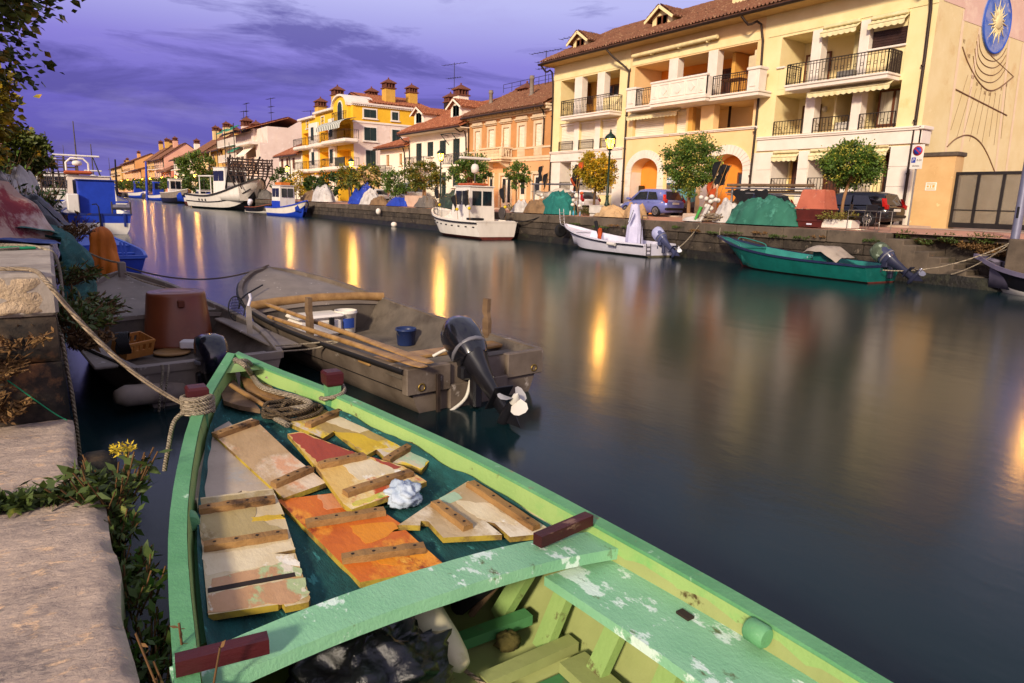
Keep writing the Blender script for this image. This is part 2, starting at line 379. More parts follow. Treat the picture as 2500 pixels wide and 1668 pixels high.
# walls, one skin per section
A = MB()
hA = [(30.1, 35.42, 7.12, 9.38, 1.7), (33.95, 35.4, 5.22, 6.82, .22), (32.02, 33.45, 5.22, 6.82, .22), (30.12, 31.5, 5.22, 6.82, .22)]
facade(A, XF, YB, YA, 4.55, ZE, hA); A.build('wall', YEL, apt, True)
Aw = MB()
facade(Aw, XF, YB, YA, G0, 4.55, [(34.1, 35.2, 2.63, 4.52, 2.2), (32.06, 33.3, 2.63, 4.52, 2.2), (30.25, 31.48, 2.63, 4.52, 2.2)]); Aw.build('ground_floor_wall', STO, apt, True)
for a, b in ((34.1, 35.2), (32.06, 33.3), (30.25, 31.48)):
    MB().box(XF-.012, XF+.1, a, b, G0, 2.56).build('parapet', YEL, apt, True)
    MB().bbox(XF-.06, XF+.2, a+.003, b-.003, 2.562, 2.64, .01).build('parapet_cap', STO, apt, True)
for a, b in ((34.1, 35.2), (32.06, 33.3), (30.25, 31.48)): railing(apt, a+.02, b-.02, 2.65, 3.3, XF+.03, rings=False, step=.11)
B = MB()
hB = [(21.1, 28.9, 7.12, 9.32, 2.0), (25.0, 28.82, 5.7, 6.86, .25), (21.0, 24.87, 5.72, 6.86, 1.8)]
facade(B, XF, YC, YB, G0, ZE, hB, arches=[(26.68, 28.72, G0, 3.8, 4.52, .75), (21.25, 23.25, G0, 3.8, 4.52, .75)]); B.build('wall', APR, apt, True)
C_ = MB()
hC = [(14.48, 19.85, 7.12, 9.28, 1.7), (14.45, 19.86, 5.22, 6.9, 1.7)]
facade(C_, XF, YE, YC, 4.5, ZE, hC); C_.build('wall', YEL, apt, True)
Cw = MB()
hCg = [(18.44, 19.74, 2.72, 4.47, 1.2), (16.37, 17.92, 2.72, 4.47, 1.2), (14.52, 15.76, G0+.02, 4.47, 1.2)]
facade(Cw, XF, YE, YC, G0, 4.5, hCg); Cw.build('ground_floor_wall', STO, apt, True)
for a, b in ((18.44, 19.74), (16.37, 17.92)): MB().box(XF-.012, XF+.1, a, b, G0, 2.64).build('parapet', YEL, apt, True)
# loggia interiors
def room(y0, y1, z0, z1, d, mat, x=XF):
    mb = MB(); mb.add([(x+d, y0, z0), (x+d, y1, z0), (x+d, y1, z1), (x+d, y0, z1)], [(0, 1, 2, 3)]); return mb.build('loggia_back_wall', mat, apt, True)
room(30.1, 35.42, 7.12, 9.38, 1.7, OCH); room(21.1, 28.9, 7.12, 9.32, 2.0, ORP); room(21.0, 24.87, 5.72, 6.86, 1.8, APR)
room(14.48, 19.85, 7.12, 9.28, 1.7, YEL); room(14.45, 19.86, 5.22, 6.9, 1.7, YEL)
for a, b, *_ in [(34.1, 35.2), (32.06, 33.3), (30.25, 31.48)]: room(a, b, 2.63, 4.52, 2.2, OCH)
for h in hCg: room(h[0], h[1], h[2], h[3], 1.2, YEL)
for (a, b, mt_) in ((26.68, 28.72, ORP), (21.25, 23.25, ORP)):
    mb = MB(); x = XF+.75; mb.box(x, x+.05, a-1, b+.3, G0, 4.6); mb.build('archway_back_wall', mt_, apt, True)
# side and rear walls, gable with the sundial
SB = MB(); XR = 38.0; XM = 32.2; ZR = 13.1
SB.add([(XF, YE, G0), (XR, YE, G0), (XR, YE, ZE), (XM, YE, ZR), (XF, YE, ZE)], [(0, 1, 2, 3, 4)])
SB.build('gable_wall', YDK, apt, True)
SB2 = MB(); SB2.add([(XF, YA, G0), (XR, YA, G0), (XR, YA, ZE), (XM, YA, ZR), (XF, YA, ZE)], [(4, 3, 2, 1, 0)]); SB2.add([(XR, YE, G0), (XR, YA, G0), (XR, YA, ZE), (XR, YE, ZE)], [(0, 1, 2, 3)])
SB2.build('side_wall', YEL, apt, True)
# stone pillars of the loggias, bands, belts
def pillar(x0, x1, a, b, z0, z1): MB().bbox(x0, x1, a, b, z0, z1, .015).build('pillar', STO, apt, True)
for a, b in ((33.36, 34.04), (31.35, 31.97)): pillar(XF-.03, XF+.42, a, b, 7.1, 9.4)
for a, b in ((25.8, 26.4), (23.3, 23.86)): pillar(XF-.03, XF+.42, a, b, 7.1, 9.34)
for a, b in ((17.93, 18.38), (15.92, 16.32)): pillar(XF-.03, XF+.42, a, b, 7.1, 9.3); pillar(XF-.03, XF+.42, a, b, 5.2, 6.88)
pillar(XF-.03, XF+.3, 33.47, 33.93, 5.18, 6.84); pillar(XF-.03, XF+.3, 31.53, 31.99, 5.18, 6.84)
for a, b in ((19.76, 20.5), (17.94, 18.42), (15.78, 16.35), (13.56, 14.5)):
    pil = MB()
    for k in range(4): z0 = G0+k*.745; pil.bbox(XF-.05, XF+.02, a, b, z0+.004, z0+.741, .008)
    pil.build('stone_pier', STO, apt, True)
op = MB().bbox(XF-.02, XF+.4, 23.25, 24.05, 5.7, 6.87, .01); op.build('plaster_pillar', APR, apt, True)
belt = MB()
for a, b in ((YB+.15, YA), (YE-.08, YC-.18)):
    belt.bbox(XF-.09, XF, a, b, 4.56, 5.04, .01); belt.bbox(XF-.15, XF, a, b, 5.042, 5.1, .01); belt.bbox(XF-.18, XF, a, b, 5.102, 5.18, .02)
belt.bbox(XF-.09, XF+.6, YE-.09, YE-.001, 4.56, 5.04, .01); belt.bbox(XF-.18, XF+.6, YE-.17, YE-.001, 5.05, 5.18, .02)
belt.bbox(XF-.08, XF, YC-.1, YB+.1, 5.57, 5.62, .01); belt.bbox(XF-.12, XF, YC-.1, YB+.1, 5.622, 5.68, .015)
belt.build('belt_course', STO, apt, True)
band = MB()
for a, b, z in ((YB+.2, YA, 9.46), (YC+.2, YB-.2, 9.38), (YE, YC-.2, 9.38)): band.bbox(XF-.03, XF, a, b, z, z+.34, .006)
band.build('lintel_band', M('pale_yellow_band', '#e9d9a5', '#ddcb92', 1.5, .8), apt, True)
# arch surrounds
for a, b in ((26.68, 28.72), (21.25, 23.25)):
    mb = MB(); cy, hw, th, n = (a+b)/2, (b-a)/2, .42, 18
    for i in range(n):
        p = []
        for t in (i/n+.002, (i+1)/n-.002):
            for k in (0, th): p.append((cy+(hw+k)*math.cos(pi*t), 3.8+(.72+k)*math.sin(pi*t)))
        p = [p[0], p[1], p[3], p[2]]
        mb.prism(p, XF-.06, XF+.02, lambda q, r_, h: (h, q, r_))
    for yy in (a-th, b):
        for k in range(3): mb.bbox(XF-.06, XF+.02, yy, yy+th, G0+k*.766, G0+(k+1)*.766-.006, .008)
    mb.bbox(XF-.075, XF+.015, a-th-.02, a, 3.74, 3.82, .01); mb.bbox(XF-.075, XF+.015, b, b+th+.02, 3.74, 3.82, .01)
    mb.build('arch_surround', STO, apt, True)
for a in (28.72, 23.25): MB().box(XF+.02, XF+.74, a-.012, a-.002, G0, 3.8).build('arch_jamb', STO, apt, True)
MB().bbox(XF+.55, XF+.7, 28.3, 28.66, 2.5, 3.1, .02).build('letter_box', M('brass_box', '#5a4318', '#463310', 6, .4, metal=.6, wave=(6, 'Z', .6, '#1c1408')), apt, True)
win_frame(apt, XF+.69, 21.5, 22.1, G0, 3.7, WFR, GLS, 0, .08, 'door', door=True)
# tile mural between the arches: bands of waves, built as relief strips
mz = [(1.55, '#4a2b20'), (1.95, '#6a5a4e'), (2.25, '#5d8d92'), (2.62, '#5a8f95'), (2.9, '#6e5b4d'), (3.08, '#2e4d5a'), (3.16, '#d6dbdc'), (3.36, '#7da7b4'), (3.42, '#e5e6e2'), (3.5, '#8d7d70'), (3.62, '#a3b391'), (3.85, '#c0c69e')]
mur = MB().box(XF-.012, XF+.02, 23.98, 25.98, G0, 3.84).build('mural', STO, apt, True)
for i, (z0, colr) in enumerate(mz[:-1]):
    z1 = mz[i+1][0]; mb = MB(); n = 40
    mb.grid(lambda u, v: V((XF-.02-.018*math.sin(v*pi)-i*.0012, 23.98+2*u, z0+(z1-z0+.05)*v+.05*math.sin(u*19+i*1.7)*(1 if 0 < i else v)*(.4+.6*abs(math.sin(u*5+i))))), n, 4)
    mb.build('wave_band', M('mural_glaze_'+'abcdefghijklmno'[i], colr, None, 9, .45, .2, 20), mur, True)
mb = MB().lathe([(.2, 0), (.2, .03), (.14, .05), (.1, .03), (0, .04)], (XF-.05, 25.0, 3.72), 18, axis=(-1, 0, 0)); mb.build('medallion', OCH, mur, True)
# balconies
def slab(y0, y1, x0, z0=6.87, z1=7.1, extra=None):
    mb = MB(); mb.bbox(x0+.05, XF, y0+.04, y1-.04, z0, z1-.09, .015); mb.bbox(x0, XF, y0, y1, z1-.088, z1, .02)
    if extra: a, b, xx = extra; mb.bbox(xx+.05, x0+.0, a+.04, b-.04, z0, z1-.09, .015); mb.bbox(xx, x0-.002, a, b, z1-.088, z1, .02)
    return mb.build('balcony_slab', STO, apt, True)
slab(29.75, 34.2, 26.05); railing(apt, 29.82, 34.12, 7.1, 7.97, 26.1, sides=XF)
slab(20.1, 28.5, 26.05, extra=(22.75, 26.4, 25.72)); slab(14.5, 18.85, 26.05)
railing(apt, 14.58, 18.78, 7.08, 7.9, 26.1, sides=XF)
sc = MB()
for k in range(9): sc.box(26.16+.085*k, 26.2+.085*k, 14.53, 14.55, 7.12, 7.92)
sc.build('wicker_screen', M('wicker', '#3a2a20', '#20160f', 30, .7), apt, True)
par = MB()
par.bbox(25.76, 25.9, 22.8, 26.35, 7.1, 7.98, .01); par.bbox(25.72, 25.95, 22.75, 26.4, 7.98, 8.08, .02); par.bbox(25.74, 25.93, 22.78, 26.37, 7.1, 7.18, .015)
for yy in (22.8, 26.21): par.bbox(25.78, 26.2, yy, yy+.14, 7.1, 7.98, .01)
for (a, b) in ((22.9, 23.2), (23.32, 24.0), (24.1, 24.98), (25.1, 25.75), (25.87, 26.22)):
    z0, z1 = 7.25, 7.9
    for c in ((a, b, z1-.035, z1), (a, b, z0, z0+.035), (a, a+.03, z0+.035, z1-.035), (b-.03, b, z0+.035, z1-.035)): par.bbox(25.735, 25.765, *c, .006)
cz = 7.575
for cy in (23.66, 25.43):
    par.prism([(cy-.2, cz), (cy, cz-.2), (cy+.2, cz), (cy, cz+.2)], 25.73, 25.765, lambda a, b, h: (h, a, b))
par.prism([(24.54+.2*math.cos(i*pi/10), cz+.2*math.sin(i*pi/10)) for i in range(20)], 25.73, 25.765, lambda a, b, h: (h, a, b))
for c in (23.05, 26.05): par.prism([(c-.06, 7.35), (c+.06, 7.35), (c+.06, 7.8), (c-.06, 7.8)], 25.735, 25.765, lambda a, b, h: (h, a, b))
par.build('balustrade', STO, apt, True)
for a, b in ((27.8, 28.45), (20.15, 20.75)):
    pp = MB().bbox(26.08, 26.6, a, b, 7.1, 7.95, .015); pp.bbox(26.03, 26.65, a-.05, b+.05, 7.95, 8.07, .02); pp.bbox(26.05, 26.09, a+.14, b-.14, 7.25, 7.8, .01)
    pp.build('balcony_post', STO, apt, True)
railing(apt, 26.42, 27.78, 7.1, 7.95, 26.15, step=.12); railing(apt, 20.77, 22.72, 7.1, 7.95, 26.15, step=.12)
# sliding things, shutters, railings of the middle floor
for a, b in ((33.97, 35.38), (32.04, 33.43), (30.14, 31.48)):
    shutter_roll(apt, XF+.16, a, b, 5.23, 6.7); railing(apt, a+.03, b-.03, 5.2, 5.75, XF-.04, step=.1, rings=False)
    MB().bbox(XF+.06, XF+.2, a, b, 6.7, 6.81, .02).build('shutter_box', STO, apt, True)
shutter_roll(apt, XF+.18, 26.55, 28.8, 5.71, 6.85); shutter_roll(apt, XF+.18, 25.02, 25.75, 5.71, 6.85)
MB().bbox(XF+.02, XF+.25, 25.77, 26.52, 5.71, 6.86, .01).build('window_pier', APR, apt, True)
MB().bbox(XF+.02, XF+.27, 24.6, 25.0, 5.71, 6.86, .01).build('window_pier', OCH, apt, True)
for a, b in ((18.42, 19.8), (16.36, 17.9), (14.5, 15.9)): railing(apt, a, b, 5.2, 5.78, XF-.05, step=.13)
railing(apt, 18.5, 19.7, 2.74, 3.36, XF+.02, step=.14); railing(apt, 16.4, 17.9, 2.74, 3.36, XF+.02, step=.14)
railing(apt, 14.56, 15.74, G0+.05, 3.36, XF-.02, step=.14)
# awnings
awning(apt, 25.2, 28.85, 6.93, XF-.06, .28, .42); awning(apt, 14.55, 17.95, 7.05, XF-.1, .35, .5)
awning(apt, 16.35, 17.88, 9.28, XF+.03, .22, .3); awning(apt, 14.5, 15.88, 9.24, XF+.03, .22, .3)
awning(apt, 18.46, 19.72, 4.45, XF+.1, .2, .22); awning(apt, 16.4, 17.9, 4.45, XF+.1, .2, .22); awning(apt, 14.6, 15.75, 4.5, XF+.1, .2, .22)
rl = MB().tube([(26.75, 23.2, 9.86), (26.75, 28.9, 9.82)], .1, 10)
for yy in (23.8, 25.6, 27.5): rl.box(26.72, XF, yy, yy+.06, 9.7, 9.9)
rl.build('rolled_awning', M('rolled_canvas', '#e5d3a0', '#d2bd86', 4, .8), apt, True)
# loggia furniture that belongs to the house: doors, windows, kitchen hood, lamps
win_frame(apt, XF+1.6, 31.9, 32.9, 7.12, 9.0, WFR, GLS, 1, door=True, name='door'); win_frame(apt, XF+1.6, 30.3, 31.2, 7.9, 9.0, WFR, WOOD, 1)
MB().bbox(XF-.05, XF+.12, 30.12, 31.32, 7.12, 7.96, .01).build('loggia_parapet', YEL, apt, True)
MB().bbox(XF-.1, XF+.14, 30.1, 31.34, 7.962, 8.03, .015).build('sill', STO, apt, True)
hd = MB().loft([[(XF+1.0, 34.2, 8.1), (XF+1.6, 34.2, 8.1), (XF+1.6, 35.1, 8.1), (XF+1.0, 35.1, 8.1)], [(XF+1.3, 34.5, 8.65), (XF+1.6, 34.5, 8.65), (XF+1.6, 34.8, 8.65), (XF+1.3, 34.8, 8.65)], [(XF+1.3, 34.5, 9.3), (XF+1.6, 34.5, 9.3), (XF+1.6, 34.8, 9.3), (XF+1.3, 34.8, 9.3)]], smooth=False)
hd.build('chimney_hood', M('hood_metal', '#6f5032', '#4d3722', 4, .4, metal=.4), apt, True)
win_frame(apt, XF+1.9, 25.0, 27.2, 7.12, 8.85, WFR, GLS, 2, door=True, name='door'); win_frame(apt, XF+1.9, 23.95, 24.9, 7.12, 8.85, WFR, WOOD, 1, door=True, name='door')
pt = MB().bbox(XF+.9, XF+1.95, 23.0, 23.2, 7.12, 9.3, .01); pt.build('partition', OCH, apt, True)
bo = MB().bbox(XF+.3, XF+.65, 20.35+.9, 21.75, 8.35, 8.85, .02); bo.tube([(XF+.45, 21.5, 8.85), (XF+.45, 21.5, 9.05), (XF+.6, 21.4, 9.2), (XF+.9, 21.2, 9.25)], .06); bo.build('boiler', M('boiler_enamel', '#d9c49a', rough=.4), apt, True)
tb = MB().bbox(26.5, 27.2, 21.5, 22.6, 7.78, 7.82, .01)
for xx in (26.55, 27.1):
    for yy in (21.55, 22.5): tb.box(xx, xx+.05, yy, yy+.05, 7.1, 7.78)
tb.build('balcony_table', WFR, apt, True)
win_frame(apt, XF+1.7, 21.15, 22.1, 5.75, 6.8, WFR, CUR, 1, door=True, name='door'); MB().box(XF+1.0, XF+1.05, 23.1, 23.22, 5.72, 6.86).build('downpipe', GUT, apt, True)
# section C openings
win_frame(apt, XF+1.6, 18.5, 19.7, 7.12, 8.75, WFR, CUR, 1, door=True, name='door')
cb = MB().bbox(XF+1.1, XF+1.68, 16.4, 17.2, 7.12, 9.2, .01); cb.bbox(XF+1.08, XF+1.1, 16.45, 16.79, 7.2, 9.1, .01); cb.bbox(XF+1.08, XF+1.1, 16.81, 17.15, 7.2, 9.1, .01); cb.build('cupboard', M('cream_cupboard', '#e2d3a0', rough=.6), apt, True)
MB().bbox(XF+.02, XF+.12, 14.5, 15.9, 7.12, 8.1, .01).build('loggia_parapet', YEL, apt, True); MB().bbox(XF-.08, XF+.14, 14.45, 15.92, 8.102, 8.18, .015).build('sill', STO, apt, True)
shutter_roll(apt, XF+.2, 14.5, 15.9, 8.18, 8.85, M('dark_blind', '#3d241d', '#2a1813', 3, .6)); MB().bbox(XF+.2, XF+.3, 14.5, 15.9, 8.85, 9.27, .01).build('blind_box', YEL, apt, True)
MB().bbox(XF-.08, XF+.1, 19.55, 19.95, 8.0, 8.08, .015).build('sill', STO, apt, True); MB().bbox(XF+.0, XF+.1, 19.4, 19.85, 7.12, 8.0, .01).build('loggia_parapet', YEL, apt, True)
for yy in (17.3, 16.1): MB().bbox(XF+.5, XF+1.68, yy, yy+.08, 5.22, 6.88, .01).build('partition', YEL, apt, True)
win_frame(apt, XF+1.6, 18.7, 19.6, 5.25, 6.6, WFR, CUR, 1, door=True, name='door'); win_frame(apt, XF+.9, 14.55, 15.75, 5.25, 6.75, WFR, CUR, 1, door=True, name='door')
ac = MB().bbox(XF+.4, XF+.75, 16.5, 17.2, 5.24, 5.6, .03).build('air_conditioner', LGT, apt, True)
ac2 = MB().bbox(26.3, 26.6, 16.0, 16.7, 7.1, 7.4, .03).build('air_conditioner', M('grey_unit', '#77726a', rough=.5), apt, True)
for (x, y, z_) in ((XF+1.55, 33.2, 8.35), (XF+1.85, 24.7, 8.7), (XF+1.55, 18.45, 6.35), (XF+.75, 21.5, 8.85), (XF+2.05, 34.6, 3.75)): disc_lamp(apt, x, y, z_)
win_frame(apt, XF+1.0, 18.5, 19.5, 2.75, 4.25, M('ochre_frame', '#b98c45', rough=.6), WOOD, 0, .12); win_frame(apt, XF+1.05, 17.15, 17.85, 2.75, 4.3, WFR, WOOD, 0); win_frame(apt, XF+1.05, 16.4, 17.1, 2.75, 4.2, WFR, M('green_curtain', '#2f6a5c', '#234f47', 4, .7), 0)
win_frame(apt, XF+1.05, 14.55, 15.25, G0+.35, 4.35, WFR, WOOD, 1, .06, 'door', door=True)
st = MB()
for k in range(2): st.bbox(XF+.3+.35*k, XF+1.15, 14.55, 15.7, G0+.02+.16*k, G0+.02+.16*(k+1), .01)
st.build('doorstep', STO, apt, True)
# sundial on the gable
YG = YE-.004
PINK = M('pink_plaster', '#dcbba8', '#d1ac98', .9, .85, .15, 14, st='#e3c8b0', stsc=1, stt=(.55, .7))
pk = MB()
def onroof(x): return ZE+(ZR-ZE)*(x-XF)/(XM-XF) if x < XM else ZR-(ZR-ZE)*(x-XM)/(XR-XM)
for a, b, zb in ((XF+.3, 28.9, 9.5), (28.9, 34.25, 9.1), (34.25, 37.5, 9.1)):
    n = 8
    for i in range(n):
        p, q = a+(b-a)*i/n, a+(b-a)*(i+1)/n; pk.add([(p, YG-.01, zb), (q, YG-.01, zb), (q, YG-.01, onroof(q)-.1), (p, YG-.01, onroof(p)-.1)], [(0, 1, 2, 3)])
pk.build('pink_gable_band', PINK, apt, True)
sv = MB()
for (xa, za, xb) in ((28.8, 9.45, 29.05), (30.2, 9.05, 30.25), (32.8, 9.05, 33.6), (34.15, 9.05, 34.6)):
    sv.add([(xa, YG-.006, za), (xa+.2, YG-.006, za), (xb-.05+.2, YG-.006, 3.6), (xb-.05, YG-.006, 3.6)], [(0, 1, 2, 3)])
sv.build('painted_stripe', M('pale_pink_stripe', '#e6cfae', '#dfc39c', 2, .85), apt, True)
dial = MB().lathe([(1.15, 0), (1.15, .05), (1.1, .06), (0, .06)], (31.5, YG-.012, 9.42), 40, axis=(0, -1, 0), smooth=False).build('sundial_disc', M('sundial_blue', '#5d7cc0', '#8e93b8', 1.6, .75, st='#3f5fb0', stsc=2.2, stt=(.45, .6), st2='#a8a3b4', st2sc=3, st2t=(.58, .66)), apt, True)
rim = MB().tube([(31.5+1.13*math.cos(i*pi/24), YG-.07, 9.42+1.13*math.sin(i*pi/24)) for i in range(49)], .035, 6, False); rim.build('rim', M('sundial_rim', '#2f55b5', rough=.7), dial, True)
sun_ = MB().lathe([(.3, 0), (.28, .06), (.18, .1), (0, .12)], (31.5, YG-.07, 9.42), 20, axis=(0, -1, 0))
for i in range(22):
    a = 2*pi*i/22; L0 = .82 if i % 2 == 0 else .6
    pts = []
    for k in range(7):
        t = k/6; rr = .28+(L0-.28)*t; aa = a+(.10*math.sin(t*7) if i % 2 else .03*math.sin(t*6)); pts.append((31.5+rr*math.cos(aa), YG-.09, 9.42+rr*math.sin(aa)))
    sun_.tube(pts, [.05*(1-k/6.5) for k in range(7)], 5)
sun_.build('sun_emblem', M('gold_plaster', '#e2d3a2', '#cdbb86', 4, .7), dial, True)
DL = M('sundial_line', '#86674c', '#755840', 5, .8)
def dline(pts, r=.022, k=8): return MB().tube([(p[0], YG-.012, p[1]) for p in [(q.x, q.z) for q in spline([(a, 0, b) for a, b in pts], k)]], r, 5).build('sundial_line', DL, apt, True)
dline([(29.13, 8.2), (29.7, 7.75), (30.72, 7.2), (31.72, 6.94), (32.6, 7.1), (33.8, 7.69)], .026)
dline([(29.1, 6.68), (33.79, 6.15)], .026, 2); dline([(29.09, 4.57), (29.8, 4.95), (30.72, 5.12), (31.7, 4.95), (32.6, 4.5), (33.68, 3.72)], .026)
for k, (hw, z0) in enumerate(((1.25, 8.05), (1.32, 7.8), (1.38, 7.52), (1.42, 7.25))):
    dline([(31.5-hw, z0+.75), (31.5-hw*.75, z0+.25), (31.5-hw*.3, z0), (31.5+hw*.3, z0), (31.5+hw*.75, z0+.25), (31.5+hw, z0+.6)], .014)
dline([(31.51, 8.21), (33.79, 7.7)], .012, 2)
for i in range(9):
    t = i/8; dline([(29.9+3.4*t, 6.9 if 0 < i < 8 else 7.3), (29.2+4.4*t, 4.9 if i % 2 else 5.2)], .006, 1)
TXT = M('faded_lettering', '#b59a66', rough=.9)
for tx, (x_, z_), s_ in (('VI', (29.2, 8.4), .2), ('VII', (29.75, 7.95), .2), ('VIII', (30.3, 7.25), .2), ('IX', (30.75, 7.05), .18), ('X', (31.15, 6.95), .18), ('XI', (31.5, 6.8), .18), ('XII', (31.95, 6.8), .18), ('I', (32.4, 6.9), .18), ('II', (32.9, 7.1), .18), ('III', (33.3, 7.3), .18)):
    text_mesh(tx, s_, DL, apt, V((x_, YG-.008, z_))-apt.location, (pi/2, 0, 0), 'hour_numeral')
# roof, eaves, gutters, pipes
rf = MB(); tiled_roof(rf, (26.15, YE-.35, ZE+.12), (26.15, YA+.35, ZE+.12), (XM, YE-.35, ZR+.15), (XM, YA+.35, ZR+.15), .2, 22)
rf.add([(XM, YE-.35, ZR+.27), (XM, YA+.35, ZR+.27), (XR+.5, YA+.35, ZE+.1), (XR+.5, YE-.35, ZE+.1)], [(0, 1, 2, 3)]); roof = rf.build('roof', TILD, apt, True)
sf = MB().box(26.12, XF+.3, YE-.35, YA+.35, ZE+.0, ZE+.06); sf.build('soffit', M('soffit_boards', '#caa66a', '#b8925a', 2, .8, wave=(2, 'X', .3, None)), apt, True)
for (a, b) in ((YB+1.2, YA+.4), (YC+.0, YB+1.22), (YE-.4, YC+.02)):
    n = 12; g = MB()
    rings = [[(26.1+.11*math.cos(pi+pi*i/8)-.02, y, ZE+.1+.11*math.sin(pi+pi*i/8)) for i in range(9)]+[(26.1+.095*math.cos(2*pi-pi*i/8)-.02, y, ZE+.1+.095*math.sin(2*pi-pi*i/8)) for i in range(9)] for y in (a, b)]
    g.loft(rings, caps=True); g.build('gutter', GUT, apt, True)
pipe(apt, [(26.1, YA+.2, ZE), (26.4, YA+.1, 9.95), (26.92, YA-.02, 9.3), (26.92, YA-.02, 1.55)]); pipe(apt, [(26.1, 30.3, ZE), (26.35, 30.0, 9.9), (26.92, 29.3, 9.15), (26.92, 29.3, 8.6), (26.92, 29.27, 1.55)])
pipe(apt, [(26.1, 21.4, ZE), (26.35, 21.2, 9.95), (26.92, 20.78, 9.3), (26.92, 20.78, 1.55)]); pipe(apt, [(26.1, 13.9, ZE), (26.4, 13.85, 9.9), (26.92, 13.72, 9.2), (26.92, 13.72, 1.55)])
def dormer(parent, x, y0, y1, zs, ze, zp, depth, wall, tile, frame=None, shut=None):
    mb = MB(); cy = (y0+y1)/2
    mb.add([(x, y0, zs), (x, y1, zs), (x, y1, ze), (x, cy, zp-.1), (x, y0, ze), (x+depth, y0, zs), (x+depth, y1, zs), (x+depth, y1, ze), (x+depth, cy, zp-.1), (x+depth, y0, ze)], [(0, 1, 2, 3, 4), (0, 4, 9, 5), (1, 6, 7, 2)])
    d = mb.build('dormer', wall, parent, True)
    for s_, yy in ((-1, y0-.3), (1, y1+.3)):
        r_ = MB(); sl_ = (zp-ze)/((y1-y0)/2); zz = ze-.3*sl_
        tiled_roof(r_, (x-.3, yy, zz), (x+depth+.2, yy, zz), (x-.3, cy, zp), (x+depth+.2, cy, zp), .2, 5, .035, .05)
        r_.build('dormer_roof', tile, d, True)
        MB().bar((x-.31, yy, zz-.06), (x-.31, cy, zp-.06), .05, .14).build('barge_board', wall, d, True)
    win_frame(d, x-.03, cy-(y1-y0)*.27, cy+(y1-y0)*.27, zs+.08, ze+.02, frame or WFR, GLS, 1, .05)
    return d
dormer(apt, 28.0, 34.25, 35.65, 11.1, 11.85, 12.3, 2.4, YEL, TILD); dormer(apt, 28.0, 27.4, 28.85, 11.1, 11.9, 12.38, 2.4, YEL, TILD); dormer(apt, 28.0, 20.6, 22.2, 11.1, 12.1, 12.6, 2.4, YEL, TILD)
ch = MB().bbox(28.6, 29.4, 23.4, 24.1, 11.2, 13.6, .02); ch.build('chimney', YEL, apt, True)
# ------------------------------------------------------------------ water, quays, ground
WAT = bpy.data.materials.new('canal_water'); WAT.use_nodes = True; nt = WAT.node_tree; N = nt.nodes; L = nt.links; b = N['Principled BSDF']
b.inputs['Base Color'].default_value = (.004, .016, .019, 1); b.inputs['Roughness'].default_value = .18; b.inputs['IOR'].default_value = 1.31; b.inputs['Specular IOR Level'].default_value = .38
tc = N.new('ShaderNodeTexCoord'); mp = N.new('ShaderNodeMapping'); mp.inputs['Scale'].default_value = (1, .55, 1); mp.inputs['Rotation'].default_value = (0, 0, .5); L.new(tc.outputs['Object'], mp.inputs['Vector'])
hh = None
for sc_, st_, d_ in ((.5, .03, .3), (2.6, .10, .03), (14, .16, .006)):
    n = N.new('ShaderNodeTexNoise'); n.inputs['Scale'].default_value = sc_; n.inputs['Detail'].default_value = 3; L.new(mp.outputs['Vector'], n.inputs['Vector'])
    bp = N.new('ShaderNodeBump'); bp.inputs['Strength'].default_value = st_; bp.inputs['Distance'].default_value = d_; L.new(n.outputs['Fac'], bp.inputs['Height'])
    if hh: L.new(hh, bp.inputs['Normal'])
    hh = bp.outputs['Normal']
L.new(hh, b.inputs['Normal'])
struct('water', MB().add([(-3000, -300, 0), (3000, -300, 0), (3000, 5000, 0), (-3000, 5000, 0)], [(0, 1, 2, 3)]), WAT)
QX = 21.3
PAV = M('pink_paving', '#b98d77', '#a87a66', 2, .85, .2, 30, st='#8f6a5a', stsc=.7, stt=(.56, .75))
CON = M('sidewalk_concrete', '#c2ab97', '#ae9885', 1.5, .85, .2, 25, st='#8d7a69', stsc=.8, stt=(.58, .75))
WALLS = M('quay_stone', '#4d4338', '#302922', 1.6, .9, .9, 9, st='#231d18', stsc=1.1, stt=(.48, .66), st2='#8b7b69', st2sc=3.2, st2t=(.60, .72), bd=.05)
WCAP = M('quay_cap_stone', '#65584a', '#463c32', 1.4, .9, .6, 12, st='#35302a', stsc=1.3, stt=(.56, .7), st2='#3d4a2a', st2sc=2.2, st2t=(.62, .72))
ALG = M('wet_algae_stone', '#1d1914', '#100e0b', 2, .55, .9, 10, st='#2c2b1c', stsc=2, stt=(.5, .65), bd=.05)
g = MB(); rows = [(QX+.38, 1.405), (23.4, 1.49), (25.35, 1.5), (25.36, 1.5), (60, 1.5), (500, 1.5)]
ys = [-60, 0, 8, 14, 40, 120, 300, 430]
vs = [(x, y, z_) for y in ys for x, z_ in rows]; g.add(vs, [(j*6+i, j*6+i+1, (j+1)*6+i+1, (j+1)*6+i) for j in range(len(ys)-1) for i in range(5)])
g.add([(QX+.38, 430, -1), (500, 430, -1), (500, 430, 1.5), (QX+.38, 430, 1.405)], [(0, 1, 2, 3)])
struct('quay_pavement', g, PAV)
sw = MB(); sw.add([(25.3, 12.6, 1.5), (25.3, 400, 1.5), (25.3, 400, 1.575), (25.3, 12.6, 1.575), (27.1, 400, 1.575), (27.1, 12.6, 1.575), (27.1, 12.6, 1.5)], [(0, 1, 2, 3), (3, 2, 4, 5), (0, 3, 5, 6)])
struct('sidewalk', sw, CON)
ap = MB(); ap.add([(25.0, -30, 1.505), (30, -30, 1.515), (30, 12.55, 1.515), (25.0, 12.55, 1.505)], [(0, 1, 2, 3)]); struct('driveway_apron', ap, CON)
